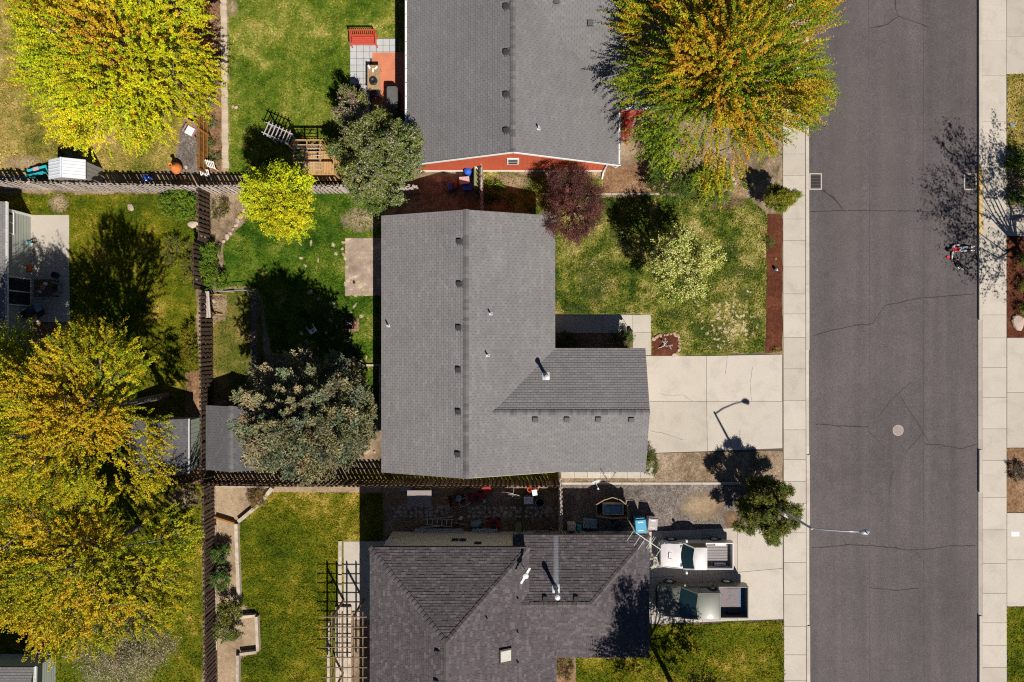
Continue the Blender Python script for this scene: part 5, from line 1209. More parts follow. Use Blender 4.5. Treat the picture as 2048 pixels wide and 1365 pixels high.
# green walled shed under the orange tree
E5 = 1.95; a = P(262, 838, E5); c_ = P(377, 949, E5); x0, x1, y0, y1 = a.x, c_.x, c_.y, a.y
root, (a, c, e, f, m, hz, rz) = gable_shed('garden_shed', 'grey roofed shed with pale green walls under the orange tree', x0, x1, y0, y1, E5, E5+.7, M['shed_green'], None, .12)
rf = Roof(0.142, 0.31, 0.016, 31)
rf.slope([(a, e, hz), (a, f, hz), (m, f, rz), (m, e, rz)], (0, 1, 0)); rf.slope([(m, e, rz), (m, f, rz), (c, f, hz), (c, e, hz)], (0, 1, 0)); ro = rf.build(root, M['shingle_dark'])
ridge_caps(ro, (m, e, rz), (m, f, rz), M['cap_grey'])
q = MB(); q.beam((c+.02, e, hz-.03), (c+.02, f, hz-.03), .05, .09); q.build('fascia', M['white'], root)
# dark roofed shed beside the spruce
a = P(412, 811, 1.9); c_ = P(531, 940, 1.9); x0, x1, y0, y1 = a.x, c_.x, c_.y, a.y
root, (a, c, e, f, m, hz, rz) = gable_shed('garden_shed', 'dark grey roofed shed in the fence corner beside the spruce', x0, x1, y0, y1, 1.9, 2.55, M['wood_brown'], None, .12)
rf = Roof(0.142, 0.31, 0.016, 33)
rf.slope([(a, e, hz), (a, f, hz), (m, f, rz), (m, e, rz)], (0, 1, 0)); rf.slope([(m, e, rz), (m, f, rz), (c, f, hz), (c, e, hz)], (0, 1, 0)); ro = rf.build(root, M['shingle_dark'])
ridge_caps(ro, (m, e, rz), (m, f, rz), M['cap_grey'])

# ---------------------------------------------------------------- pergola, deck, timber borders
pg = empty('pergola', (*P2(690, 1290, G), G), 0, 'open timber pergola beside the western wall of the hip roofed house', 'pergola'); o_ = pg.location.copy(); ph_ = 2.6
def pp(x, y, h): return P(x, y, h) - o_
for x in (664, 684.5, 706, 726): q = MB(); q.beam(pp(x, 1224, ph_+.1), pp(x, 1420, ph_+.1), .05, .14); q.build('beam', M['timber_pergola'], pg)
for i in range(10): y = 1234.5+i*20.2; q = MB(); q.beam(pp(643, y, ph_+.20), pp(737, y, ph_+.20), .045, .05); q.build('slat', M['timber_pergola'], pg)
for x, y in ((664, 1236), (664, 1390), (706, 1236)):
    t = pp(x, y, ph_); q = MB(); q.box(t.x-.05, t.x+.05, t.y-.05, t.y+.05, 0.02, ph_-.08); q.build('post', M['timber_pergola'], pg)
for y, s_ in ((1240, -1), (1330, -1)):
    t = pp(664, y, ph_); q = MB(); q.beam((t.x, t.y, 1.7), (t.x, t.y-.8, ph_-.1), .05, .09); q.build('brace', M['timber_pergola'], pg)
dk = empty('deck', (0, 0, 0), 0, 'low weathered wooden deck under the pergola', 'deck')
for i in range(4):
    a = P(671+i*8, 1215, .3); c_ = P(678.2+i*8, 1420, .3); q = MB(); q.box(a.x, c_.x, c_.y, a.y, .1, .30); q.build('board', M['timber_pale'], dk)
q = MB(); a = P(656, 1240, 0); c_ = P(661, 1420, 0); q.box(a.x, c_.x, c_.y, a.y, .08, .2); tag(q.build('step', M['timber_pale']), 'pale timber step along the edge of the pergola deck', 'step')
q = MB(); a = P(678, 1081, 0); c_ = P(685, 1215, 0); q.box(a.x, c_.x, c_.y, a.y, .08, .17); tag(q.build('edging_timber', M['timber_pale']), 'pale timber edging along the shaded southern patio', 'edging')
# folding chair and table in the shade below the pergola
def timbers(label, runs, mat, hgt=.22, w=.16, name='timber_border', cat='border'):
    r0 = P(*runs[0][0], 0); root = empty(name, (r0.x, r0.y, G), 0, label, cat)
    for (a, c_) in runs:
        p0 = P(*a, .2); p1 = P(*c_, .2); d = p1-p0; n = max(1, round(d.length/2.0)); dirn = d.normalized()
        for i in range(n):
            s_ = p0 + d*i/n + dirn*.012; e_ = p0 + d*(i+1)/n - dirn*.012; q = MB(); q.beam((s_.x-r0.x, s_.y-r0.y, hgt/2-.02), (e_.x-r0.x, e_.y-r0.y, hgt/2-.02), w, hgt)
            q.build('timber', mat, root)
    return root
timbers('pale timber border stepping diagonally from fence to lawn', [((546,975),(520,1008)),((519,1009),(478,1043))], M['timber_pale'], .3, .2)
timbers('long pale timber border of the western planting bed', [((474,1047),(480,1206))], M['timber_pale'], .3, .2)
timbers('brown cross timber dividing the pale soil bed', [((431,1033),(470,1045))], M['wood_cedar'], .34, .1)
timbers('pale board at the foot of the western picket fence', [((430,974),(431,1033)),((431,1050),(434,1300))], M['timber_pale'], .2, .06)
timbers('timber framed planting corner jutting into the olive lawn', [((482,1232),(513,1230)),((515,1231),(518,1300)),((516,1302),(482,1306)),((478,1308),(477,1420))], M['timber_pale'], .34, .17)
timbers('thin timber garden frame beside the grey house wall', [((716,731),(763,731)),((718,733),(718,790)),((760,733),(760,820))], M['timber_pale'], .16, .12)
timbers('pale board along the base of the southern picket fence', [((428,973),(545,975))], M['timber_pale'], .16, .08)
def rock_mesh(seed, mat):
    r = random.Random(seed); bm = bmesh.new(); bmesh.ops.create_icosphere(bm, subdivisions=2, radius=1.0)
    ax = [Vector((r.gauss(0,1), r.gauss(0,1), r.gauss(0,1))).normalized() for _ in range(7)]
    for v in bm.verts:
        for d in ax:
            t = v.co.dot(d)
            if t > .62: v.co -= d*(t-.62)
        v.co *= r.uniform(.95, 1.05)
    me = bpy.data.meshes.new('stone'); bm.to_mesh(me); bm.free(); me.materials.append(mat); return me
M['rock_tan'] = simple('tan_rock', (0.46,0.31,0.20), .9, .2, 6, rnd=.3, bmp=.4); M['rock_pink'] = simple('pale_pink_rock', (0.55,0.42,0.34), .9, .15, 6, rnd=.25, bmp=.4); M['rock_grey'] = simple('grey_flagstone', (0.48,0.45,0.42), .9, .15, 6, rnd=.3, bmp=.4)
RK = [rock_mesh(i, M['rock_tan']) for i in range(4)] + [rock_mesh(9+i, M['rock_pink']) for i in range(4)]
def stones(label, path, step, size, name='stone_edging', cat='stone edging', flat=.55):
    p0 = P(*path[0], 0); root = empty(name, (p0.x, p0.y, G), 0, label, cat); acc = 0
    for (a, c_) in zip(path[:-1], path[1:]):
        n = max(1, int(math.hypot(c_[0]-a[0], c_[1]-a[1])/step))
        for i in range(n):
            q = P(a[0]+(c_[0]-a[0])*(i+R.uniform(.2,.8))/n, a[1]+(c_[1]-a[1])*(i+.5)/n, .1) - p0; s_ = size*R.uniform(.7, 1.35)
            link('stone', R.choice(RK), root, (q.x, q.y, s_*flat*.4), (R.uniform(-.2,.2), R.uniform(-.2,.2), R.uniform(0, 6.28)), (s_*R.uniform(.9, 1.5), s_, s_*flat))
    return root
stones('curving row of tan stones around the bare corner bed', [(497,402),(490,418),(480,438),(468,455),(458,470),(444,488),(430,495)], 9, .16)
stones('ring of tan stones around the small mulch bed by the driveway', [(1305,680),(1318,672),(1345,668),(1357,672),(1359,690),(1357,704),(1352,710)], 6, .11)
stones('small heap of pink stones beside the vine', [(438,536),(437,547),(441,553)], 5, .14, 'stone_pile', 'stones')
stones('row of stones at the patio corner post', [(689,478),(684,492),(688,515)], 8, .1)
stones('pink stones beside the spruce at the house corner', [(728,905),(745,900),(752,908)], 8, .13, 'stone_pile', 'stones')
stones('scattered stones below the street tree', [(1462,352),(1472,372),(1492,362)], 9, .12, 'stone_pile', 'stones')
stones('pale stones beside the brick edging in the red house yard', [(459,217),(472,212),(474,220)], 7, .1, 'stone_pile', 'stones')
for lab, px, py, s_ in (('large pale rock in the eastern mulch bed', 2036, 646, .42), ('flat stone lying in the western lawn', 262, 417, .24), ('pinkish boulder beside the leafy corner bush', 388, 450, .3), ('tan rock at the corner of the stone ringed bed', 1350, 711, .17),
                        ('flat grey boulder in the shade of the juniper', 1520, 955, .3), ('pale round stone beside the chiminea', 372, 334, .14), ('round white stone at the foot of the slatted bench', 428, 602, .14)):
    o = link('boulder', RK[4+R.randrange(4)].copy(), None, P(px, py, .1)+Vector((0,0,s_*.15)), (0, 0, R.uniform(0,6)), (s_*1.3, s_, s_*.5)); tag(o, lab, 'rock')
o = link('ornament', RK[5].copy(), None, P(2040, 441, .2)+Vector((0,0,.1)), (0,0,.2), (.5,.15,.3)); tag(o, 'pale curled stone ornament on the eastern garden path', 'ornament')
# brick edging beside the red house lawn
M['brick_pale'] = simple('pale_edging_brick', (0.58,0.47,0.34), .9, .15, 8, rnd=.22, bmp=.3)
be = empty('brick_edging', (*P2(449, 100, G), G), 0, 'long row of pale edging bricks between the bark bed and lawn', 'edging'); bp = be.location
bmesh_ = MB().box(-.19, .19, -.105, .105, -.04, .09, .012).mesh('brick', M['brick_pale'])
for i in range(62):
    y = -60+i*6.45; q = P(448+4*y/340+R.uniform(-.8,.8), y, .1)-bp; link('brick', bmesh_, be, (q.x, q.y, R.uniform(-.01,.012)), (0, 0, R.gauss(0, .05)))
# flagstones in the side yard
fs_ = empty('flagstone_path'); tag(fs_, kind='structure')
fm = [rock_mesh(40+i, M['rock_grey']) for i in range(4)]
for i in range(95):
    x = 790+ (i % 32)*10.5+R.uniform(-3,3); y = 1016+(i//32)*8.5+R.uniform(-2,2)
    if 905 < x < 935: continue
    s_ = R.uniform(.11, .17); link('flagstone', R.choice(fm), fs_, P(x, y, .1)+Vector((0,0,.0)), (0,0,R.uniform(0,6)), (s_, s_*R.uniform(.7,1), .045))

# ---------------------------------------------------------------- garden furniture and clutter
M['red_paint'] = simple('worn_red_paint', (0.52,0.075,0.045), .6, .2, 14); M['black_plastic'] = simple('black_plastic', (0.016,0.016,0.018), .5, .2, 10, spec=.5)
M['grey_cover'] = simple('grey_canvas', (0.115,0.110,0.105), .9, .15, 5); M['table_wood'] = wood('table_wood', (0.38,0.255,0.14), .1, (.3,1,1)); M['tan_fabric'] = simple('tan_fabric', (0.48,0.40,0.33), .9, .1, 6)
M['blue_plastic'] = simple('blue_plastic', (0.010,0.30,0.50), .45, .05, 4, spec=.5); M['bluegrey'] = simple('blue_grey_plastic', (0.20,0.30,0.36), .6, .1, 5); M['royal'] = simple('royal_blue_plastic', (0.03,0.10,0.50), .5, .1)
M['pink_plastic'] = simple('pinkish_plastic', (0.52,0.36,0.36), .6, .1); M['orange'] = simple('orange_plastic', (0.78,0.13,0.02), .5, .1); M['teal'] = simple('teal_paint', (0.03,0.42,0.45), .6, .1)
M['clay'] = simple('fired_clay', (0.62,0.19,0.05), .75, .15, 6); M['rust'] = simple('rusty_steel', (0.16,0.06,0.035), .85, .3, 12); M['brick_red'] = simple('red_brick_pad', (0.33,0.20,0.14), .9, .2, 10, rnd=.3)
M['mauve'] = simple('mauve_fabric', (0.36,0.19,0.17), .9, .12); M['particle'] = simple('speckled_board', (0.30,0.25,0.24), .9, .25, 30); M['dark_red'] = simple('dark_red_paint', (0.30,0.02,0.02), .5, .15); M['green_bin'] = simple('green_fabric', (0.20,0.25,0.12), .85, .25, 9)
M['white_plastic'] = simple('white_plastic', (0.80,0.80,0.80), .45, .04); M['rubber'] = simple('rubber', (0.012,0.012,0.013), .8, .2, 20)
def thing(name, px, py, label, cat, rz=0.0, h=0.0, z=G, group=None):
    p = P(px, py, h); return empty(name, (p.x, p.y, z), rz, label, cat, group)
# red bench
t = thing('garden_bench', 729, 84, 'red slatted garden bench on the pale tiled patio', 'bench', 0, .3)
for i in range(4): MB().box(-.72, .72, -.28+i*.125, -.17+i*.125, .40, .43).build('seat_slat', M['red_paint'], t)
for i in range(12): x = -.66+i*.12; MB().beam((x, .26, .5), (x, .36, .88), .045, .02, (0,1,0)).build('back_slat', M['red_paint'], t)
MB().beam((-.76, .37, .90), (.76, .37, .90), .04, .08).build('back_rail', M['red_paint'], t); MB().beam((-.72, .25, .47), (.72, .25, .47), .04, .06).build('back_rail', M['red_paint'], t)
for s_ in (-1, 1):
    MB().beam((s_*.75, -.34, .62), (s_*.75, .34, .64), .07, .03).build('armrest', M['red_paint'], t)
    MB().box(s_*.75-.03, s_*.75+.03, -.31, -.25, 0, .60).build('leg', M['red_paint'], t); MB().beam((s_*.75, .24, 0), (s_*.75, .37, .92), .06, .06).build('leg', M['red_paint'], t)
# patio table with round grill plate, chair
t = thing('patio_table', 748, 156, 'wooden patio table with pale papers and a black round pan', 'table', 0, .75)
for i in range(6): MB().box(-.37+i*.125, -.25+i*.125, -.72, .72, .70, .735).build('board', M['table_wood'], t)
for sx in (-1, 1):
    for sy in (-1, 1): MB().box(sx*.3-.035, sx*.3+.035, sy*.62-.035, sy*.62+.035, 0, .70).build('leg', M['table_wood'], t)
t2 = thing('fire_pan', 747, 163, 'black round pan resting on the wooden patio table', 'pan', 0, .8, .835)
b = MB(); b.smooth = True; b.lathe([(0, .03), (.14, .035), (.15, .09), (.22, .10), (.24, .07), (.25, 0), (0, 0)], n=24); b.build('bowl', M['black_plastic'], t2); MB().torus((0, 0, .10), .15, .018).build('rim', M['iron'], t2)
for i, (x, y, r) in enumerate(((738, 134, .5), (746, 141, 0), (752, 136, -.8))):
    o = MB().box(-.05, .05, -.11, .11, 0, .03, .008).build('paper_packet', M['white_plastic'], None, P(x, y, .84)-Vector((0,0,.003)), (0, 0, r)); tag(o, ['white packet at the outer corner of the wooden patio table','white packet closest to the black pan on the patio table','white packet at the house side of the wooden patio table'][i], 'packet', 'packets on the patio table')
def wchair(t, mat, w=.5, seat=.42, back=.9):
    MB().box(-w/2, w/2, -.24, .22, seat-.04, seat, .015).build('seat', mat, t); b = MB(); b.beam((-w/2, .26, back), (w/2, .26, back), .05, .05); [b.beam((x, .22, seat), (x, .26, back), .05, .02, (0,1,0)) for x in (-w/2+.03, -.1, .1, w/2-.03)]; b.build('backrest', mat, t)
    for sx in (-1, 1):
        for sy in (-1, 1): MB().beam((sx*(w/2-.03), sy*.2, seat-.04), (sx*(w/2), sy*.26, 0), .035, .035).build('leg', mat, t)
t = thing('patio_chair', 752, 188, 'black metal chair at the end of the patio table', 'chair', math.pi, .5); wchair(t, M['black_plastic'])
t = thing('barbecue', 712, 178, 'black kettle barbecue with side shelf beside the lilac', 'barbecue', .1, .8)
b = MB(); b.smooth = True; b.lathe([(0, .52), (.2, .56), (.33, .72), (.34, .82), (.3, .97), (.18, 1.06), (0, 1.08)], n=20); b.build('kettle', M['black_plastic'], t)
MB().box(-.30, .40, -.62, -.25, .74, .78, .01).build('side_shelf', M['black_plastic'], t); MB().beam((-.1, 0, 1.1), (.1, 0, 1.1), .03, .03).build('handle', M['galv'], t); MB().cyl((.15, -.42), .08, .78, .83, 12).build('lid_knob', M['galv'], t)
for a in (0.5, 2.6, 4.7): MB().beam((.2*math.cos(a), .2*math.sin(a), .56), (.36*math.cos(a), .36*math.sin(a), 0), .035, .035).build('leg', M['black_plastic'], t)
t = thing('covered_barbecue', 785, 198, 'barbecue under a fitted grey cover on the terracotta patio', 'barbecue', 0, .9)
b = MB(); pl = [(-.34,-.5),(-.05,-.72),(.2,-.72),(.34,-.6),(.34,.6),(.28,.7),(-.28,.7),(-.34,.6)]; b.prism([(x*1.02, y*1.02) for x, y in pl], 0.03, .85, pl); b.prism(pl, .85, 1.02, [(x*.86, y*.92) for x, y in pl]); b.build('cover', M['grey_cover'], t)
# arbor trellis
t = thing('trellis_arbor', 556, 268, 'pale lilac wooden arbor with slatted top on the back lawn', 'arbor', math.radians(-24), 1.9)
for i in range(7): MB().beam((-.66+i*.22, -.42, 1.96), (-.66+i*.22, .42, 1.96), .04, .05).build('slat', M['lattice'], t)
for s_ in (-1, 1): MB().beam((-.85, s_*.3, 1.90), (.85, s_*.3, 1.90), .04, .06).build('rail', M['lattice'], t)
for sx in (-1, 1):
    for sy in (-1, 1): MB().box(sx*.62-.03, sx*.62+.03, sy*.3-.03, sy*.3+.03, 0, 1.87).build('post', M['lattice'], t)
    for k in range(4): MB().beam((sx*.62, -.3, .35+k*.4), (sx*.62, .3, .35+k*.4), .03, .03).build('rung', M['lattice'], t)
# timber playhouse frame
t = thing('garden_pavilion', 634, 320, 'orange stained timber garden frame half hidden by lilac', 'garden frame', 0, 1.5)
for x in (-1.15, -.38, .38, 1.15): MB().beam((x, -.95, 2.0), (x, .95, 2.0), .05, .12).build('rafter', M['wood_orange'], t)
for y in (-.98, .98): MB().beam((-1.25, y, 1.9), (1.25, y, 1.9), .06, .14).build('beam', M['wood_orange'], t)
for x in (-1.18, 1.18):
    for y in (-.95, .95): MB().box(x-.045, x+.045, y-.045, y+.045, 0, 1.83).build('post', M['wood_orange'], t)
for x in (-.38, .38): MB().beam((x, .9, 1.4), (x+.35, .9, 1.83), .05, .05).build('brace', M['wood_orange'], t)
for i in range(14): MB().box(-1.15+i*.165, -1.0+i*.165, -.9, .9, .12, .16).build('floor_board', M['wood_orange'], t)
for i in range(13): MB().box(-1.13+i*.18, -1.01+i*.18, .955, .975, .2, 1.0).build('back_board', M['wood_orange'], t)
for i in range(8): MB().beam((-1.1, -.75+i*.2, 2.09), (.5, -.75+i*.2, 2.09), .035, .03).build('batten', M['wood_grey'], t)
# slatted bench at the west fence
t = thing('slatted_bench', 413, 610, 'grey slatted bench standing against the dark western fence', 'bench', math.radians(4), .8)
for i in range(4): MB().box(-.25+i*.13, -.14+i*.13, -.78, .78, .78, .82).build('slat', M['wood_grey'], t)
for y in (-.6, .6): MB().box(-.26, .27, y-.04, y+.04, .70, .78).build('bearer', M['wood_brown'], t); MB().box(-.2, -.12, y-.04, y+.04, 0, .70).build('leg', M['wood_brown'], t); MB().box(.14, .22, y-.04, y+.04, 0, .70).build('leg', M['wood_brown'], t); MB().beam((.25, y, .3), (.62, y, .1), .05, .05).build('brace', M['wood_orange'], t)
o = MB().tube([P(427,584,.6), P(460,582,.9), P(490,581,.95), P(515,585,.7), P(520,586,.15)], .022, 6).build('hose_hoop', M['bluegrey']); tag(o, 'thin grey blue hoop of pipe arching over the shaded strip', 'pipe')
o = MB().beam(P(447,583,.15), P(468,585,.35), .06, .05).build('wood_offcut', M['wood_orange']); tag(o, 'orange wood offcut beside the pipe hoop', 'wood')
# fire pit
t = thing('brick_pad', 702, 650, 'square pad of reddish bricks under the rusty fire box', 'brick pad')
for i in range(6):
    for j in range(4): MB().box(-.52+i*.175, -.355+i*.175, -.4+j*.2, -.21+j*.2, 0, .045, .01).build('brick', M['brick_red'], t)
t = thing('fire_box', 698, 648, 'open rusty square fire box standing on bricks', 'fire box', 0, .2, .148)
for s_ in (-1, 1): MB().box(s_*.30-.02, s_*.30+.02, -.3, .3, 0, .42).build('side_plate', M['rust'], t); MB().box(-.279, .279, s_*.30-.02, s_*.30+.02, 0, .42).build('side_plate', M['rust'], t)
b = MB(); b.beam((-.2,-.1,.1), (.22,.12,.12), .08, .08); b.beam((-.15,.15,.12), (.2,-.05,.2), .07, .07); b.build('ash_log', M['wood_grey'], t)
t = thing('plastic_chair', 622, 656, 'toppled white plastic chair lying in the deep spruce shade', 'chair', .6, .2); wchair(t, M['white_plastic'], .42, .3, .55); t.rotation_euler = (1.2, .3, .6); t.location.z = .3
# chiminea
t = thing('chiminea', 356, 338, 'orange clay chiminea beside the gravel bed', 'chiminea', .3, .3)
b = MB(); b.smooth = True; b.lathe([(0, .12), (.15, .13), (.30, .25), (.34, .42), (.28, .6), (.16, .75), (.10, .88), (.10, 1.08), (.13, 1.12), (.09, 1.12), (.08, .9)], n=24); b.build('pot', M['clay'], t)
MB().torus((0, 0, .10), .2, .02).build('stand_ring', M['iron'], t); [MB().beam((.2*math.cos(a), .2*math.sin(a), .1), (.26*math.cos(a), .26*math.sin(a), 0), .025, .025).build('leg', M['iron'], t) for a in (0, 2.1, 4.2)]
b = MB(); b.lathe([(.14, 0), (.15, .02)], n=16); b.torus((0, 0, 0), .13, .03, 16, 6, 'y'); b.xf(Matrix.Translation((-.05, -.30, .4))); b.build('mouth', M['clay'], t)
# armchair with cushion
t = thing('armchair', 383, 262, 'mauve garden armchair with a white cushion on the gravel bed', 'armchair', math.radians(-28), .4)
MB().box(-.28, .28, -.28, .25, .30, .36, .02).build('seat', M['mauve'], t); MB().box(-.25, .25, -.30, .2, .36, .47, .03).build('cushion', M['white_plastic'], t)
b = MB(); b.add([(-.33,.22,.3),(.33,.22,.3),(.36,.42,.95),(-.36,.42,.95),(-.33,.27,.3),(.33,.27,.3),(.36,.47,.95),(-.36,.47,.95)], [(0,1,2,3),(7,6,5,4),(3,2,6,7),(1,5,6,2),(4,0,3,7),(0,4,5,1)]); b.build('backrest', M['mauve'], t)
for s_ in (-1, 1): MB().box(s_*.33-.04, s_*.33+.04, -.3, .25, .5, .56, .015).build('armrest', M['mauve'], t); MB().box(s_*.33-.03, s_*.33+.03, -.28, -.22, 0, .5).build('leg', M['mauve'], t); MB().box(s_*.33-.03, s_*.33+.03, .2, .26, 0, .5).build('leg', M['mauve'], t)
def picket_panel(px, py, lab, rz, n, w, h):
    t = thing('picket_panel', px, py, lab, 'picket panel', rz, .3)
    for i in range(n): MB().beam((-w/2+w*i/(n-1), -.14, .35), (-w/2+w*i/(n-1), .2, .35+h), .05, .02, (0,0,1)).build('picket', M['white'], t)
    for k in (0.1, .85): MB().beam((-w/2-.04, -.14+.34*k, .33+h*k), (w/2+.04, -.14+.34*k, .33+h*k), .03, .05).build('rail', M['white'], t)
    MB().box(-w/2-.02, -w/2+.03, -.16, -.12, 0, .36).build('leg', M['white'], t); MB().box(w/2-.03, w/2+.02, -.16, -.12, 0, .36).build('leg', M['white'], t)
picket_panel(421, 332, 'small white picket panel lying in the bark bed', math.radians(-14), 8, .78, .45); picket_panel(414, 349, 'smaller weathered white picket panel in the fence shade', math.radians(-10), 6, .5, .35)
# turquoise bench behind the metal shed, small blue tub
t = thing('painted_bench', 78, 344, 'turquoise painted bench beside the white metal shed', 'bench', math.radians(14), .4)
for i in range(3): MB().box(-.6, .6, -.25+i*.17, -.1+i*.17, .40, .44).build('seat_board', M['teal'], t)
MB().box(-.6, .6, -.3, -.26, .5, .85).build('backrest', M['teal'], t); MB().box(-.18, .16, -.22, .24, .441, .50).build('cushion', M['pink_plastic'], t)
for x in (-.5, .5): MB().box(x-.04, x+.04, -.26, .22, 0, .399).build('leg', M['teal'], t)
t = thing('tub', 294, 357, 'small blue tub with white rim in the fence shadow', 'tub', 0, .2); MB().box(-.22, .22, -.2, .2, 0, .25, .02).build('body', M['royal'], t); MB().torus((0, 0, .26), .17, .025, 16, 6).build('rim', M['white_plastic'], t)
o = MB().tube([P(0,362,.3), P(12,352,.5), P(28,356,.55), P(40,363,.3), P(30,360,.6), P(14,345,.5), P(5,350,.3)], .02, 6).build('pipe_coil', M['bluegrey']); tag(o, 'tangle of dark pipe beside the silvery fence', 'pipe')
# patio of the western house
t = thing('patio_table', 88, 577, 'dark patio table with papers on the shaded western patio', 'table', 0, .7)
MB().box(-.52, .52, -.52, .52, .68, .72, .01).build('tabletop', M['wood_brown'], t); [MB().box(sx*.45-.035, sx*.45+.035, sy*.45-.035, sy*.45+.035, 0, .68).build('leg', M['wood_brown'], t) for sx in (-1, 1) for sy in (-1, 1)]
for lab, x, y, mt in (('white paper on the dark patio table', 91, 568, 'white_plastic'), ('pale blue book on the dark patio table', 80, 584, 'bluegrey'), ('orange bowl on the dark patio table', 88, 575, 'clay')):
    if mt == 'clay': b = MB(); b.smooth = True; b.lathe([(0, .01), (.1, .02), (.17, .09), (.16, .09), (.09, .03)], n=16); o = b.build('bowl', M[mt], None, P(x, y, .82))
    else: o = MB().box(-.12, .12, -.09, .09, 0, .02).build('booklet', M[mt], None, P(x, y, .822))
    tag(o, lab, 'bowl' if mt == 'clay' else 'paper')
t = thing('patio_chair', 107, 577, 'dark wooden chair beside the western patio table', 'chair', -math.pi/2, .5); wchair(t, M['wood_brown'])
t = thing('toy_box', 50, 537, 'blue and orange toy box against the western house wall', 'toy box', 0, .3); MB().box(-.28, 0, -.16, .16, 0, .35).build('bin', M['royal'], t); MB().box(.002, .3, -.16, .16, 0, .38).build('bin', M['orange'], t)
t = thing('bucket', 50, 550, 'white bucket beside the blue and orange toy box', 'bucket', 0, .3); b = MB(); b.lathe([(0, .02), (.17, .02), (.22, .4), (.2, .4), (.16, .05)], n=18); b.build('pail', M['white_plastic'], t)
t = thing('planter_pot', 113, 551, 'dark round planter pot on the western patio', 'pot', 0, .2); b = MB(); b.lathe([(0, .02), (.14, .02), (.19, .32), (.16, .32), (.13, .22), (0, .22)], n=16); b.build('pot', M['black_plastic'], t)
t = thing('barbecue', 62, 625, 'dark gas barbecue in the shade of the western patio', 'barbecue', .5, .8); MB().box(-.35, .35, -.28, .28, .1, .85, .02).build('cabinet', M['black_plastic'], t); b = MB(); b.smooth = True; b.tube([(-.33, 0, .86), (.33, 0, .86)], .24, 14); b.build('lid', M['black_plastic'], t); MB().box(.36, .75, -.22, .22, .80, .84).build('side_shelf', M['bluegrey'], t)
t = thing('toy_trike', 57, 487, 'blue toy trike in tree shade beside the western wall', 'toy', .3, .3); [MB().torus((sx, sy, .16), .14, .025, 14, 6, 'y').build('wheel', M['rubber'], t) for sx, sy in ((-.25,-.18),(-.25,.18),(.3,0))]; MB().beam((-.25,0,.2), (.3,0,.35), .06, .06).build('frame', M['blue_plastic'], t); MB().box(-.15, .1, -.1, .1, .36, .41).build('seat', M['bluegrey'], t)

# rubbish between the two northern houses
t = thing('covered_stack', 955, 356, 'long green tarpaulin covered stack beside the short fence', 'covered stack', 0, .6); b = MB(); b.prism([(-.19,-.72),(.19,-.72),(.19,.72),(-.19,.72)], 0, .9); b.prism([(-.21,-.74),(.21,-.74),(.21,.74),(-.21,.74)], .9, 1.0, [(-.16,-.66),(.16,-.66),(.17,.7),(-.17,.66)]); b.build('cover', M['green_bin'], t); MB().box(-.09, .09, .4, .52, 1.0, 1.01).build('tag_card', M['white_plastic'], t)
t = thing('folding_table', 929, 362, 'pinkish folding table in the rubbish corner', 'table', .08, .6); MB().box(-.3, .3, -.22, .22, .6, .64, .01).build('tabletop', M['pink_plastic'], t); [MB().box(sx*.25-.02, sx*.25+.02, sy*.18-.02, sy*.18+.02, 0, .6).build('leg', M['galv'], t) for sx in (-1,1) for sy in (-1,1)]
t = thing('storage_tub', 935, 375, 'royal blue storage tub in front of the pinkish table', 'tub', 0, .4); MB().prism([(-.24,-.16),(.24,-.16),(.24,.16),(-.24,.16)], 0, .42, [(-.28,-.19),(.28,-.19),(.28,.19),(-.28,.19)]).build('tub', M['royal'], t); MB().box(-.30,.30,-.21,.21,.421,.45,.01).build('lid', M['royal'], t)
t = thing('rubbish_bag', 911, 371, 'brown rubbish sack between blue tub and board', 'sack', 0, .3); o = link('sack', rock_mesh(71, M['rust']), t, (0,0,.26), None, (.25,.36,.3))
t = thing('storage_tub', 902, 374, 'narrow blue bin leaning by the brown sack', 'tub', 0, .4); MB().box(-.12, .12, -.22, .22, 0, .5, .03).build('tub', M['royal'], t)
t = thing('leaning_board', 893, 372, 'pale tan board leaning by the narrow blue bin', 'board', 0, .3); MB().beam((-.12, -.25, 0), (-.02, .2, .7), .3, .03, (0,1,0)).build('board', M['rock_tan'], t)
t = thing('round_sign', 878, 360, 'small round pale sign on a stake in the shaded ground', 'sign', 0, .3); b = MB(); b.cyl((0, 0), .17, .30, .32, 18); b.build('disc', M['pink_plastic'], t); MB().cyl((0,-.1), .015, 0, .30, 6).build('stake', M['galv'], t)
t = thing('barrel', 936, 344, 'blue barrel beside the red wall', 'barrel', 0, .5); b = MB(); b.smooth = True; b.lathe([(0,0),(.2,0),(.23,.25),(.23,.5),(.2,.75),(0,.75)], n=18); b.build('body', M['royal'], t)

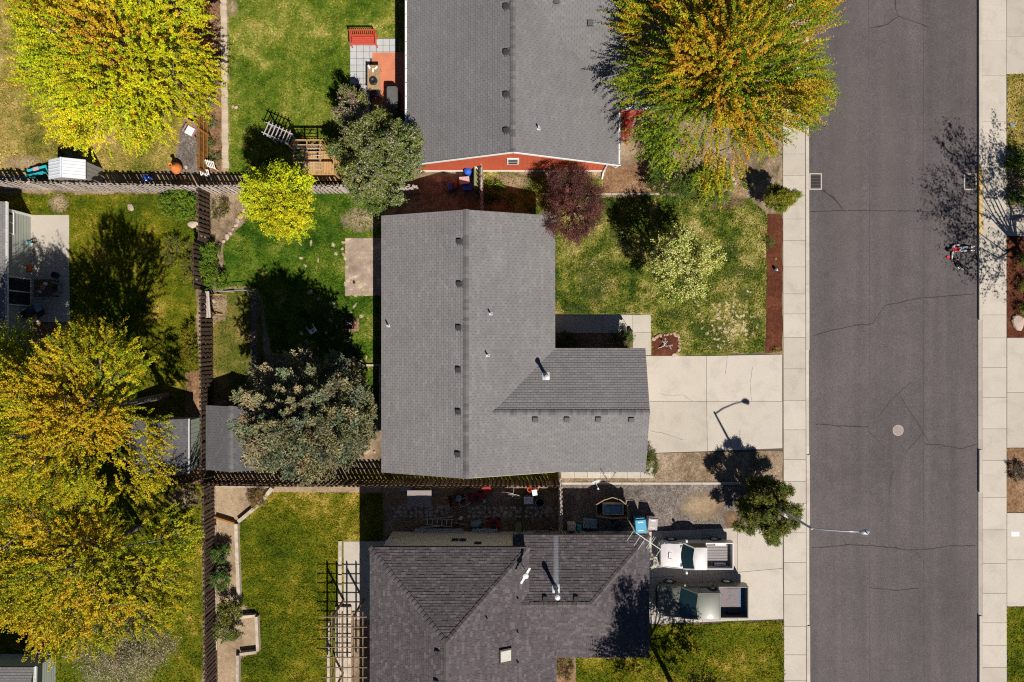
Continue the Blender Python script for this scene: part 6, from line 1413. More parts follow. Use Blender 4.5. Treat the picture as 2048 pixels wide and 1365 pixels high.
# side yard south of the gabled house
t = thing('table_board', 839, 997, 'speckled board table among the shaded side yard clutter', 'table', 0, .8); MB().box(-.72, .72, -.48, .48, .74, .78).build('tabletop', M['particle'], t); [MB().box(sx*.6-.03, sx*.6+.03, sy*.4-.03, sy*.4+.03, 0, .74).build('leg', M['wood_grey'], t) for sx in (-1,1) for sy in (-1,1)]
o = MB().beam(P(802,980,.3), P(824,978,.5), .18, .03).build('plank', M['bluegrey']); tag(o, 'light blue plank behind the speckled board table', 'plank')
o = MB().beam(P(866,986,.3), P(878,984,.35), .12, .05).build('plank', M['bluegrey']); tag(o, 'short blue grey offcut beside the speckled board table', 'plank')
t = thing('wheelbarrow', 914, 999, 'rusty wheelbarrow holding a pale blue sheet', 'wheelbarrow', .2, .5)
b = MB(); b.prism([(-.3,-.24),(.3,-.2),(.3,.2),(-.3,.24)], .3, .36); b.add([(-.3,-.24,.36),(.3,-.2,.36),(.3,.2,.36),(-.3,.24,.36),(-.48,-.36,.62),(.48,-.3,.58),(.48,.3,.58),(-.48,.36,.62)], [(0,4,5,1),(1,5,6,2),(2,6,7,3),(3,7,4,0),(1,5,4,0),(2,6,5,1),(3,7,6,2),(0,4,7,3)]); b.build('tray', M['rust'], t)
MB().torus((.62, 0, .2), .16, .05, 16, 6, 'y').build('wheel', M['rubber'], t)
for s_ in (-1, 1): MB().beam((.6, s_*.08, .2), (-.95, s_*.28, .5), .035, .035).build('handle', M['wood_grey'], t); MB().beam((-.35, s_*.22, .34), (-.4, s_*.25, 0), .03, .03).build('leg', M['iron'], t)
o = MB().box(-.16, .16, -.2, .2, 0, .03).build('folded_sheet', M['bluegrey'], None, P(917, 999, .7)-Vector((0,0,.2)), (0,0,-.3)); tag(o, 'pale blue folded sheet lying in the wheelbarrow', 'sheet')
def mower(px, py, rz, lab, mat):
    t = thing('lawn_mower', px, py, lab, 'lawn mower', rz, .3); b = MB(); b.prism([(-.36,-.26),(.36,-.26),(.42,0),(.36,.26),(-.36,.26)], .12, .24); b.build('deck', mat, t); b = MB(); b.cyl((0,0), .16, .24, .42, 14); b.cyl((0,0), .1, .42, .46, 12); b.build('engine', M['black_plastic'], t)
    for sx in (-1,1):
        for sy in (-1,1): MB().torus((sx*.3, sy*.29, .11), .09, .03, 14, 6, 'y').build('wheel', M['rubber'], t)
    MB().tube([(-.3,-.22,.22), (-.95,-.22,.9), (-.95,.22,.9), (-.3,.22,.22)], .014, 6).build('handle', M['galv'], t)
mower(952, 996, .2, 'red lawn mower beside the bicycle in the side yard', M['dark_red'])
t = thing('fuel_can', 969, 1002, 'small grey canister beside the red lawn mower', 'canister', 0, .2); MB().box(-.12,.12,-.12,.12,0,.26,.03).build('body', M['bluegrey'], t); MB().cyl((0,0), .04, .26, .31, 10).build('lid', M['white_plastic'], t)
t = thing('folding_chair', 974, 980, 'dark red folded garden chair against the brown fence', 'chair', .3, .5); wchair(t, M['dark_red'], .5, .4, .8)
# bicycle
t = thing('bicycle', 1012, 998, 'pale bicycle leaning in the shaded side yard', 'bicycle', math.radians(-8), .4); t.rotation_euler = (math.radians(-35), 0, math.radians(-8))
for x in (-.52, .52):
    w = MB().torus((x, 0, .34), .33, .018, 28, 6, 'y').build('wheel', M['tan_fabric'], t)
    q = MB(); [q.beam((x, 0, .34), (x+.32*math.cos(k*.785), 0, .34+.32*math.sin(k*.785)), .006, .006) for k in range(8)]; q.build('spokes', M['galv'], w)
b = MB(); A_, B_, C_, D_ = (-.52,0,.34), (-.08,0,.30), (.36,0,.78), (-.2,0,.82)
for s0, s1 in ((A_,B_),(B_,C_),(D_,C_),(B_,D_),(A_,D_),(C_,(.52,0,.34))): b.tube([s0, s1], .02, 6)
b.build('frame', M['pink_plastic'], t); MB().tube([(.34,-.28,1.0),(.38,-.1,.98),(.36,0,.95),(.38,.1,.98),(.34,.28,1.0)], .014, 6).build('handlebar', M['galv'], t); MB().box(-.34,-.08,-.07,.07,.9,.95,.02).build('saddle', M['black_plastic'], t)
MB().tube([(.36,0,.78),(.36,0,.95)], .014, 6).build('stem', M['galv'], t); MB().tube([(-.2,0,.82),(-.2,0,.9)], .014, 6).build('seat_post', M['galv'], t); MB().torus((-.08,0,.30), .09, .012, 14, 5, 'y').build('chainring', M['iron'], t)
t = thing('cool_box', 1057, 1001, 'white lidded cool box standing in the side yard', 'cool box', 0, .5); MB().box(-.27,.27,-.2,.2,0,.42,.02).build('body', M['bluegrey'], t); MB().box(-.28,.28,-.21,.21,.421,.5,.02).build('lid', M['white_plastic'], t); MB().torus((0,-.22,.3), .1, .012, 12, 5, 'y').build('handle', M['galv'], t)
t = thing('cool_box', 1069, 985, 'smaller white box turned on end near the orange buckets', 'cool box', .2, .5); MB().box(-.14,.14,-.17,.17,0,.45,.02).build('body', M['white_plastic'], t); MB().box(-.15,.15,-.18,.18,.451,.5,.015).build('lid', M['white_plastic'], t)
for lab, x, y in (('orange bucket holding a white pot', 1060, 978), ('orange bucket closest to the short weathered fence', 1071, 976)):
    t = thing('bucket', x, y, lab, 'bucket', 0, .3); b = MB(); b.smooth = True; b.lathe([(0,.02),(.13,.02),(.16,.34),(.18,.35),(.15,.34),(.12,.06)], n=18); b.build('pail', M['orange'], t); MB().tube([(-.16,0,.33),(0,.12,.4),(.16,0,.33)], .008, 5).build('handle', M['galv'], t)
t = thing('tub', 1080, 1005, 'round black tub with a pale rim', 'tub', 0, .4); b = MB(); b.smooth = True; b.lathe([(0,.04),(.2,.04),(.27,.45),(.24,.45),(.18,.08)], n=24); b.build('body', M['black_plastic'], t); MB().torus((0,0,.45), .255, .018, 24, 6).build('rim', M['bluegrey'], t)
# ladder
t = thing('ladder', 879, 1045, 'aluminium stepladder lying in the side yard', 'ladder', math.radians(-4), .2)
for s_ in (-1, 1): MB().beam((-.85, s_*(.17), .1), (.85, s_*.22, .1), .03, .07).build('rail', M['galv'], t)
for i in range(6): MB().beam((-.72+i*.29, -.2, .12), (-.72+i*.29, .2, .12), .05, .03).build('rung', M['galv'], t)
o = link('tarpaulin', rock_mesh(81, M['bluegrey']), None, P(953, 1046, .2)+Vector((0,0,.15)), (0,0,.2), (.48,.22,.25)); tag(o, 'crumpled pale blue tarpaulin bundle near the ladder', 'tarpaulin')
o = link('plastic_sack', rock_mesh(82, M['white_plastic']), None, P(921, 1036, .2)+Vector((0,0,.1)), (0,0,.6), (.17,.12,.14)); tag(o, 'small white crumpled sack at the end of the ladder', 'sack')
mower(987, 1048, 0, 'red cart half hidden against the pale green wall', M['dark_red'])
t = thing('wheelie_bin', 1037, 1054, 'small green wheeled bin against the pale green wall', 'bin', 0, .6); MB().prism([(-.14,-.15),(.14,-.15),(.14,.15),(-.14,.15)], .05, .7, [(-.17,-.19),(.17,-.19),(.17,.19),(-.17,.19)]).build('body', M['green_bin'], t); MB().box(-.18,.18,-.2,.2,.701,.74,.01).build('lid', M['green_bin'], t); MB().torus((-.15,-.12,.06), .05, .02, 10, 5, 'x').build('wheel', M['rubber'], t)
for lab, x0_, x1_, y_ in (('long grey metal trough along the pale green wall', 830, 927, 1062), ('shorter grey metal trough along the pale green wall', 944, 995, 1062), ('short blue grey trough under the garage eave', 1068, 1098, 1066)):
    a = P(x0_, y_, .3); c_ = P(x1_, y_, .3); t = empty('metal_trough', ((a.x+c_.x)/2, a.y, G), 0, lab, 'trough'); w = (c_.x-a.x)/2
    MB().box(-w, w, -.14, .14, .25, .27).build('base', M['galv'], t); [MB().box(-w, w, s_*.14-.01, s_*.14+.01, .271, .36).build('side', M['galv'], t) for s_ in (-1,1)]; [MB().box(x-.04, x+.04, -.12, .12, 0, .25).build('block', M['wood_grey'], t) for x in (-w*.8, w*.8)]
for i, (x, y, x2, y2) in enumerate(((845,1040,905,1034),(840,1056,880,1052),(812,1050,830,1062),(1100,1056,1118,1064),(905,1045,935,1050))):
    o = MB().beam(P(x,y,.15), P(x2,y2,.3), .09, .04).build('plank', M['wood_grey' if i % 2 else 'rock_tan']); tag(o, ['tan plank lying above the stepladder','grey plank lying below the stepladder','short tan plank leaning at the house corner','grey plank leaning at the short fence','tan plank at the foot of the stepladder'][i], 'plank')
# ---------------------------------------------------------------- street furniture
M['vent_bar'] = simple('worn_iron', (0.10,0.085,0.075), .6, .2, 12)
def drain(px, py, lab):
    p = P(px, py, 0); t = empty('storm_drain', (p.x, p.y, 0), 0, lab, 'storm drain'); w, h = .38, .5
    b = MB(); b.box(-w, w, h-.07, h, -.02, .022); b.box(-w, w, -h, -h+.07, -.02, .022); b.box(-w, -w+.07, -h+.07, h-.07, -.02, .022); b.box(w-.07, w, -h+.07, h-.07, -.02, .022); b.build('frame', M['concrete'], t)
    MB().box(-w+.07, w-.07, -h+.07, h-.07, -.01, .006).build('pit', M['black_plastic'], t)
    for i in range(9): y = -h+.13+i*.092; MB().box(-w+.07, w-.07, y-.016, y+.016, .007, .02).build('bar', M['vent_bar'], t)
    MB().box(-.012, .012, -h+.07, h-.07, .0065, .017).build('cross_bar', M['iron'], t)
drain(1631, 363.5, 'storm drain grate beside the western kerb'); drain(1940, 364, 'storm drain grate beside the yellow painted kerb')
p = P(1796, 861, 0); t = empty('manhole_cover', (p.x, p.y, 0), 0, 'round pale manhole cover in the middle of the road', 'manhole cover')
b = MB(); b.cyl((0,0), .33, -.02, .012, 32); b.build('rim', M['concrete_grey'], t); b = MB(); b.cyl((0,0), .29, .012, .018, 32); b.build('lid', M['manhole'], t)
b = MB(); [b.torus((0,0,.018), r, .008, 28, 5) for r in (.10, .18, .26)]; b.build('tread_ring', M['manhole'], t)
for lab, px, py in (('small iron valve cover in the road near the yellow kerb', 1892, 409), ('small iron valve cover in the road south of the first', 1903, 436)):
    p = P(px, py, 0); t = empty('valve_cover', (p.x, p.y, 0), 0, lab, 'valve cover'); MB().cyl((0,0), .11, -.01, .012, 20).build('ring', M['manhole'], t); MB().cyl((0,0), .08, .012, .016, 20).build('lid', M['asphalt'], t)
# street lamp
M['lamp_metal'] = simple('lamp_aluminium', (0.52,0.54,0.56), .4, .08, 8, metal=.5); M['lens'] = simple('lamp_lens', (0.55,0.60,0.62), .2, .05)
lb = P(1511, 990, G); lt = P(1622, 1057, 6.75); la = P(1722, 1063, 7.5)
lb = Vector((lt.x, lt.y, G))
t = empty('street_lamp', lb, 0, 'tall grey street lamp with curved arm reaching over the road', 'street lamp')
b = MB(); b.smooth = True; b.tube([(0,0,0),(0,0,3.4),(0,0,6.75)], [.10,.08,.055], 12); b.build('pole', M['lamp_metal'], t)
MB().box(-.16,.16,-.16,.16,0,.05,.01).build('base_plate', M['lamp_metal'], t)
e = la-lb; b = MB(); b.smooth = True; b.tube([(0,0,6.6),(e.x*.3,e.y*.3,7.0),(e.x*.7,e.y*.7,7.35),(e.x,e.y,7.5)], [.045,.04,.035,.03], 8); b.build('arm', M['lamp_metal'], t)
b = MB(); b.smooth = True; b.tube([(-.12,0,7.5),(.02,0,7.51),(.2,0,7.51),(.34,0,7.48)], [.05,.13,.15,.06], 14); b.xf(Matrix.Translation((e.x, e.y, 0)) @ Matrix.Diagonal((1,1,1,1))); b.build('lamp_head', M['lamp_metal'], t)
b = MB(); b.smooth = True; b.lathe([(.11,7.36),(.12,7.42),(.10,7.46)], (e.x+.2, e.y, 0), 14); b.lathe([(0,7.33),(.08,7.34),(.11,7.36)], (e.x+.2, e.y, 0), 14); b.build('lens', M['lens'], t)
MB().cyl((e.x+.12, e.y), .035, 7.64, 7.72, 10).build('photocell', M['vent'], t)
# wheeled bins
def cart(px, py, rz, lab, mat, s=1.0):
    t = thing('wheelie_bin', px, py, lab, 'wheeled bin', rz, 1.0); w, d, h = .27*s, .33*s, .95*s
    b = MB(); b.prism([(-w*.8,-d*.75),(w*.8,-d*.75),(w*.8,d*.75),(-w*.8,d*.75)], .06, h, [(-w,-d),(w,-d),(w,d),(-w,d)]); b.build('body', mat, t)
    b = MB(); b.prism([(-w*1.06,-d*1.08),(w*1.06,-d*1.08),(w*1.06,d*1.06),(-w*1.06,d*1.06)], h+.002, h+.05, [(-w*.95,-d*.98),(w*.95,-d*.98),(w*.95,d*.95),(-w*.95,d*.95)]); lid = b.build('lid', mat, t)
    MB().box(-w*.5, w*.5, d*.55, d*.75, h+.052, h+.062).build('label_plate', M['white_plastic'], lid); MB().box(-w*.55, w*.45, -d*.7, -d*.58, h+.052, h+.058).build('label_plate', M['white_plastic'], lid)
    MB().tube([(-w*.8,d*1.05,h-.05),(-w*.8,d*1.25,h),(w*.8,d*1.25,h),(w*.8,d*1.05,h-.05)], .018, 6).build('handle', mat, t)
    for sx in (-1,1): MB().torus((sx*w*.92, d*.7, .12), .09, .03, 14, 6, 'x').build('wheel', M['rubber'], t)
    return t
M['cart_grey'] = simple('worn_grey_plastic', (0.42,0.36,0.36), .6, .2, 8)
cart(1280, 1051, math.radians(4), 'bright blue recycling bin with white lettering patches on its lid', M['blue_plastic'], 1.15); cart(1305, 1048, math.radians(-4), 'pale greyish rubbish bin next to the bright blue bin', M['cart_grey'], 1.0)
# boat on trailer
M['tan_hull'] = simple('tan_hull_paint', (0.30,0.22,0.13), .6, .15, 6); M['boat_dark'] = simple('boat_inside', (0.045,0.055,0.06), .8, .2, 6)
t = thing('rowing_boat', 1224, 1018, 'tan open boat with grey inner lining beside the gravel', 'boat', 0, .9)
ot = [(-.98,-.42),(-.98,.30),(-.5,.58),(0,.74),(.5,.58),(.92,.22),(1.0,-.5),(0,-.56)]; ib = [(x*.94, y*.93) for x, y in ot]; bt = [(x*.8, y*.72) for x, y in ot]
b = MB(); n = len(ot); vs = [(x,y,.35) for x,y in bt] + [(x,y,1.0) for x,y in ot] + [(x,y,1.0) for x,y in ib] + [(x*.84,y*.8,.45) for x,y in ot]
fs = []
for i in range(n):
    j = (i+1) % n; fs += [(j,i,n+i,n+j), (n+j,n+i,2*n+i,2*n+j), (2*n+j,2*n+i,3*n+i,3*n+j)]
fs.append(tuple(range(n))); b.add(vs, fs); b.mi = 1; b.add([(x*.84,y*.8,.452) for x,y in ot], [tuple(range(n-1,-1,-1))])
me = b.mesh('hull', [M['tan_hull'], M['boat_dark']]); bm = bmesh.new(); bm.from_mesh(me); bmesh.ops.recalc_face_normals(bm, faces=bm.faces[:]); bm.to_mesh(me); bm.free(); link('hull', me, t)
q = MB(); q.box(-.5,.62,-.36,-.30,.46,.86); q.box(-.5,.62,.26,.32,.46,.86); q.box(-.56,-.5,-.36,.32,.46,.86); q.box(.62,.68,-.36,.32,.46,.86); q.build('inner_box', M['tan_fabric'], t)
q = MB(); q.add([(-.5,-.30,.87),(-.05,-.24,.80),(-.25,.24,.80),(-.5,.26,.87)], [(0,1,2,3)]); q.box(-.2,.6,-.28,.24,.70,.73); q.build('lining', M['bluegrey'], t)
tr = thing('boat_trailer', 1224, 1018, 'tan steel trailer with drawbar under the open boat', 'trailer', 0, 0)
for y in (-.3,.3): MB().beam((-.8,y,.27), (.9,y,.27), .06, .08).build('rail', M['tan_hull'], tr)
for x in (-.7,.1,.8): MB().beam((x,-.6,.2), (x,.6,.2), .06, .05).build('cross_member', M['tan_hull'], tr)
MB().beam((.75,-.35,.29), (1.55,-1.35,.33), .08, .08).build('drawbar', M['tan_hull'], tr)
for y in (-.62,.62): MB().torus((0,y,.2), .15, .06, 16, 6, 'y').build('wheel', M['rubber'], tr)
# clutter on the gravel beside the garage
t = thing('cabinet', 1143, 1054, 'grey tan metal cabinet standing against the garage wall', 'cabinet', 0, .6); MB().box(-.25,.25,-.2,.2,0,.7,.02).build('body', M['tan_fabric'], t); MB().box(-.2,.2,-.12,.12,.701,.73).build('top_panel', M['galv'], t); MB().box(-.2,.2,.2,.215,.4,.62).build('drawer', M['galv'], t)
t = thing('cushion_stack', 1180, 1050, 'stack of folded blue grey cushions against the garage wall', 'cushions', -.05, .5)
for i in range(3): MB().box(-.38+i*.02,.38+i*.02,-.3+i*.05,.26+i*.04,.02+i*.15,.15+i*.15,.03).build('cushion', M['bluegrey' if i != 1 else 'white_plastic'], t)
t = thing('hose_coil', 1225, 1046, 'coil of green garden hose near the boat', 'hose', 0, .2); [MB().torus((0,0,.04+i*.04), .17-.01*i, .025, 20, 6).build('loop', M['teal'], t) for i in range(3)]
t = thing('toolbox', 1237, 1057, 'small dark toolbox and cart beneath the garage eave', 'toolbox', .2, .3); MB().box(-.16,.16,-.12,.12,0,.3,.02).build('body', M['vent'], t); MB().torus((0,0,.33), .08, .014, 12, 5, 'y').build('handle', M['bluegrey'], t)
t = thing('tool_bin', 1158, 1055, 'small teal bin next to the metal cabinet', 'bin', 0, .3); MB().prism([(-.1,-.12),(.1,-.12),(.1,.12),(-.1,.12)], 0, .4, [(-.13,-.15),(.13,-.15),(.13,.15),(-.13,.15)]).build('body', M['teal'], t)
o = MB().beam(P(1218,972,.4), P(1228,995,.1), .02, .02).build('cable', M['black_plastic'])
tag(o, 'thin dark cable stretched over the gravel edge', 'cable')
# small ornaments in front
t = thing('garden_lamp', 1262, 664, 'small dark lantern on a curved hook beside the entry path', 'garden lantern', 0, .4); MB().tube([(0,0,0),(0,0,.9),(-.1,.1,1.15),(-.25,.25,1.1)], .012, 6).build('hook', M['iron'], t); b = MB(); b.lathe([(0,.72),(.09,.74),(.1,.95),(.03,1.05),(0,1.08)], (-.25,.25,0), 10); b.build('lantern', M['iron'], t); MB().box(-.12,.1,-.1,.12,0,.22,.03).build('planter', M['iron'], t)
t = thing('garden_ornament', 1551, 539, 'small blue and white garden ornament in the mulch strip', 'ornament', 0, .2); b = MB(); b.smooth = True; b.lathe([(0,0),(.09,0),(.07,.1),(.1,.22),(.05,.32),(0,.34)], n=12); b.build('body', M['bluegrey'], t); MB().box(.04,.12,-.1,-.02,.12,.2,.02).build('tray', M['white_plastic'], t)
o = link('pebble', RK[6].copy(), None, P(1551,518,.1)+Vector((0,0,.02)), None, (.07,.06,.04)); tag(o, 'tiny white pebble lying on the red mulch strip', 'pebble')
t = empty('dead_shrub', P(1328, 690, G), 0, 'bleached bare twiggy shrub in the stone ringed mulch bed', 'shrub')
sg = []; rr = random.Random(5)
def twig(p, d, L, r, k):
    q = p + d*L; sg.append(([p, p.lerp(q, .5)+Vector((rr.gauss(0,.02), rr.gauss(0,.02), .01)), q], [r, r*.8, r*.6]))
    if k > 0:
        for _ in range(3): twig(p.lerp(q, rr.uniform(.5,1)), (d+Vector((rr.gauss(0,.5), rr.gauss(0,.5), rr.gauss(.1,.3)))).normalized(), L*.62, r*.65, k-1)
twig(Vector((-.35,-.2,0)), Vector((.8,.35,.45)).normalized(), .45, .03, 4); tubes('branches', sg, M['dead_wood'], t, 4)
o = MB().box(-.16,.16,-.1,.1,0,.05,.02).build('meter_box', M['bluegrey'], None, P(2024,250,.1)); tag(o, 'small pale blue box lid in the eastern lawn strip', 'meter box')
o = MB().tube([P(105,1310,2.2), P(75,1305,2.2), P(140,1316,1.6)], .015, 5).build('wire', M['galv']); tag(o, 'thin grey wire strung from the corner roof', 'wire')
t = empty('awning_frame', P(96, 1318, G), 0, 'thin brown timber frame at the tan slab corner', 'frame'); MB().beam((0,0,0),(0,0,1.6),.08,.08).build('post', M['wood_cedar'], t); MB().beam((0,0,1.5),(-1.6,-1.4,1.6),.06,.1).build('rail', M['wood_cedar'], t)

# ---------------------------------------------------------------- pickup trucks (front to -x)
def paint(name, c, rough=.32, metal=.25):
    m, nt, b = nmat(name); co = coords(nt); n1 = noise(nt, co, 2.5, 4)
    nt.links.new(ramp(nt, n1, [(.3, [x*.92 for x in c]), (.7, [min(1, x*1.06) for x in c])]), b.inputs['Base Color'])
    b.inputs['Roughness'].default_value = rough; b.inputs['Metallic'].default_value = metal; b.inputs['Coat Weight'].default_value = .5; b.inputs['Coat Roughness'].default_value = .08
    return m
def loft(b, secs, cap=True):
    n = len(secs[0]); vs = [p for s_ in secs for p in s_]
    fs = [(i*n+j, i*n+(j+1) % n, (i+1)*n+(j+1) % n, (i+1)*n+j) for i in range(len(secs)-1) for j in range(n)]
    if cap: fs += [tuple(range(n-1,-1,-1)), tuple(range((len(secs)-1)*n, len(secs)*n))]
    b.add(vs, fs)
def fixn(o):
    bm = bmesh.new(); bm.from_mesh(o.data); bmesh.ops.recalc_face_normals(bm, faces=bm.faces[:]); bm.to_mesh(o.data); bm.free(); return o
def pickup(loc, rz, lab, body, L, W, Hr, hood_h, belt, rail, xws, xrf, xcab, side2, bedmat, bed_floor, scoop, trimm):
    t = empty('pickup_truck', loc, rz, lab, 'pickup truck'); w = W/2; x0 = -L/2
    def sec(x, ww, zt, zb=.32, crown=.03, sh=.05):
        return [(x,-ww*.93,zb),(x,-ww,zb+.15),(x,-ww,zt-.22),(x,-ww*.975,zt-sh),(x,-ww*.90,zt),(x,-ww*.4,zt+crown),(x,ww*.4,zt+crown),(x,ww*.90,zt),(x,ww*.975,zt-sh),(x,ww,zt-.22),(x,ww,zb+.15),(x,ww*.93,zb)]
    b = MB(); b.smooth = True      # nose, hood and cab up to the belt line
    loft(b, [sec(x0+.03, w*.70, hood_h-.16, .42), sec(x0+.08, w*.82, hood_h-.09, .36), sec(x0+.2, w*.92, hood_h-.05), sec(x0+.5, w*.975, hood_h-.02), sec(xws-.45, w*.99, hood_h+.03, .32, .05), sec(xws-.18, w, hood_h+.055, .32, .05), sec(xws+.02, w, belt, .32, .02), sec(xcab, w, belt)])
    o = fixn(b.build('body', body, t)); md = o.modifiers.new('edge', 'EDGE_SPLIT'); md.split_angle = math.radians(32)
    # cab
    tz = Hr; wr = w*.77
    c0 = [(xws+.04,-w*.95,belt+.005),(xcab-.01,-w*.95,belt+.005),(xcab-.01,w*.95,belt+.005),(xws+.04,w*.95,belt+.005)]
    c1 = [(xrf,-wr,tz-.03),(xcab-.07,-wr*1.0,tz-.03),(xcab-.07,wr*1.0,tz-.03),(xrf,wr,tz-.03)]
    b = MB()
    for i in range(4):     # pillars
        b.beam(c0[i], c1[i], .075, .06)
    for i in range(4): b.beam(c1[i], c1[(i+1) % 4], .07, .05)
    b.build('pillars', body, t)
    b = MB(); b.smooth = True; secs = []
    for f_, zc in ((0,0),(.08,.03),(.5,.045),(.92,.03),(1,0)):
        x = xrf-.02+(xcab-.05-xrf+.02)*f_; e_ = .93 if f_ in (0, 1) else 1.0; ff = -.11 if f_ == 0 else (-.05 if f_ < .1 else 0); secs.append([(x,-wr*1.03*e_,tz-.05),(x,-wr*1.0*e_,tz-.008+zc*.3),(x+ff*.5,-wr*.7*e_,tz+zc),(x+ff,0,tz+zc*1.25),(x+ff*.5,wr*.7*e_,tz+zc),(x,wr*1.0*e_,tz-.008+zc*.3),(x,wr*1.03*e_,tz-.05)])
    loft(b, secs); o = fixn(b.build('cab_roof', body, t)); o.modifiers.new('edge', 'EDGE_SPLIT').split_angle = math.radians(50)
    def pane(nm, q, mat=M['car_glass']): b = MB(); b.add(q, [(0,1,2,3)]); return fixn(b.build(nm, mat, t))
    k = lambda p, q, f_: tuple(p[i]+(q[i]-p[i])*f_ for i in range(3))
    b = MB(); rows = []
    for f_ in (0.02, .5, .98):
        l = k(c0[0], c1[0], f_); r = k(c0[3], c1[3], f_); rows.append([(l[0]-.15*math.sin(math.pi*u)*(1-.35*f_)-.02, l[1]+(r[1]-l[1])*u, l[2]+.012) for u in (0,.2,.4,.6,.8,1)])
    b.smooth = True; b.add([p for r in rows for p in r], [(i*6+j, i*6+j+1, (i+1)*6+j+1, (i+1)*6+j) for i in range(2) for j in range(5)]); ws = b.build('windshield', M['car_glass'], t)
    bb = MB(); bb.box(xws+.22, xws+.52, -w*.8, w*.8, belt+.01, belt+.05); bb.box(xws+.95, xcab-.12, -w*.72, w*.72, belt+.01, belt+.2); bb.build('interior', M['black_plastic'], t)
    for i in range(2):
        q = MB(); q.beam((xws-.02, -w*.5+i*w*.75, belt+.03), (xws+.13, -w*.12+i*w*.75, belt+.12), .02, .015); q.build('wiper', M['black_plastic'], ws)
    pane('rear_window', [k(c0[1],c1[1],.08), k(c0[2],c1[2],.08), k(c0[2],c1[2],.92), k(c0[1],c1[1],.92)])
    pane('side_window', [k(c0[0],c1[0],.05), k(c0[1],c1[1],.05), k(c0[1],c1[1],.95), k(c0[0],c1[0],.95)]); pane('side_window', [k(c0[3],c1[3],.05), k(c0[2],c1[2],.05), k(c0[2],c1[2],.95), k(c0[3],c1[3],.95)])
    # bed
    xb = xcab+.03; xe_ = L/2-.05; b = MB(); tk = .07
    for s_ in (-1, 1):
        ys_ = sorted((s_*w, s_*(w-tk))); b.box(xb, xe_, ys_[0], ys_[1], .48, rail, .015)
    b.box(xb, xb+.05, -w+tk+.001, w-tk-.001, .55, rail-.01); o = b.build('bed', body, t)
    MB().box(xe_-.055, xe_+.005, -w+tk+.002, w-tk-.002, .52, rail-.005, .012).build('tailgate', body, t)
    b = MB(); b.box(xb+.051, xe_-.056, -w+tk+.001, w-tk-.001, .56, .62); fl = b.build('bed_floor', bedmat, t)
    nr = 9
    if bed_floor == 'ribs':
        for i in range(nr): y = -w+tk+.08+i*(W-2*tk-.16)/(nr-1); MB().box(xb+.06, xe_-.06, y-.03, y+.03, .6205, .64).build('rib', bedmat, fl)
    for s_ in (-1, 1): MB().box(xb+(xe_-xb)*.38, xb+(xe_-xb)*.78, (s_*(w-tk-.1))-.1, (s_*(w-tk-.1))+.1, .621, .80, .03).build('wheel_housing', body if bed_floor == 'ribs' else M['vent'], t)
    # sides: rocker, arches, wheels
    for xx in (x0+.82, L/2-.95-.1*(L>5)):
        for s_ in (-1, 1):
            wt = empty('wheel', (xx, s_*(w-.10), .34)); wt.parent = t; b = MB(); b.smooth = True; b.tube([(0,-.11,0),(0,-.10,0),(0,.10,0),(0,.11,0)], [.29,.34,.34,.29], 22); b.build('tyre', M['rubber'], wt)
            b = MB(); b.tube([(0,s_*.105,0),(0,s_*.125,0)], [.19,.17], 14); [b.beam((.06*math.cos(a),s_*.128,.06*math.sin(a)), (.16*math.cos(a),s_*.128,.16*math.sin(a)), .04, .01, (0,1,0)) for a in (0,1.26,2.51,3.77,5.03)]; b.build('rim', M['galv'], wt)
            b = MB(); rg = [(math.cos(math.pi*i/10), math.sin(math.pi*i/10)) for i in range(11)]; vs = [(xx+.42*c_, s_*(w+.006), .30+.42*s2) for c_, s2 in rg]+[(xx+.36*c_, s_*(w+.012), .30+.36*s2) for c_, s2 in rg]; b.add(vs, [(i,i+1,12+i,11+i) for i in range(10)]); b.add(vs[11:]+[(xx, s_*(w+.008), .30)], [tuple(range(11))]); b.build('wheel_arch', M['black_plastic'], t)
    MB().prism([(x0+.3,-w*.97),(x0+.05,-w*.8),(x0-.03,-w*.5),(x0-.03,w*.5),(x0+.05,w*.8),(x0+.3,w*.97)][::-1], .36, .58).build('bumper', trimm, t); MB().box(L/2-.04, L/2+.08, -w*.92, w*.92, .42, .56, .02).build('bumper', trimm, t)
    MB().box(x0+.02, x0+.07, -w*.5, w*.5, hood_h-.36, hood_h-.18).build('grille', M['black_plastic'], t)
    for s_ in (-1, 1):
        MB().box(x0+.015, x0+.10, s_*w*.68-.14, s_*w*.68+.14, hood_h-.37, hood_h-.18, .02).build('headlight', M['lens'], t); MB().box(xe_+.006, xe_+.025, s_*(w-.10)-.07, s_*(w-.10)+.07, .75, rail-.1).build('tail_light', M['dark_red'], t)
        m_ = MB(); m_.box(xws+.12, xws+.24, s_*(w+.14)-.07, s_*(w+.14)+.07, belt+.06, belt+.22, .02); m_.beam((xws+.2, s_*w*.96, belt+.05), (xws+.2, s_*(w+.1), belt+.12), .04, .04); m_.build('mirror', body if not scoop else M['white_plastic'], t)
        MB().box(xcab-.32, xcab-.18, s_*(w+.004)-.012, s_*(w+.004)+.012, belt-.16, belt-.12).build('door_handle', trimm, t)
        MB().box(xws+.2, xws+.212, s_*(w+.003)-.003, s_*(w+.003)+.003, .5, belt-.06).build('door_seam', M['black_plastic'], t); MB().box(xcab-.1, xcab-.088, s_*(w+.003)-.003, s_*(w+.003)+.003, .5, belt-.06).build('door_seam', M['black_plastic'], t)
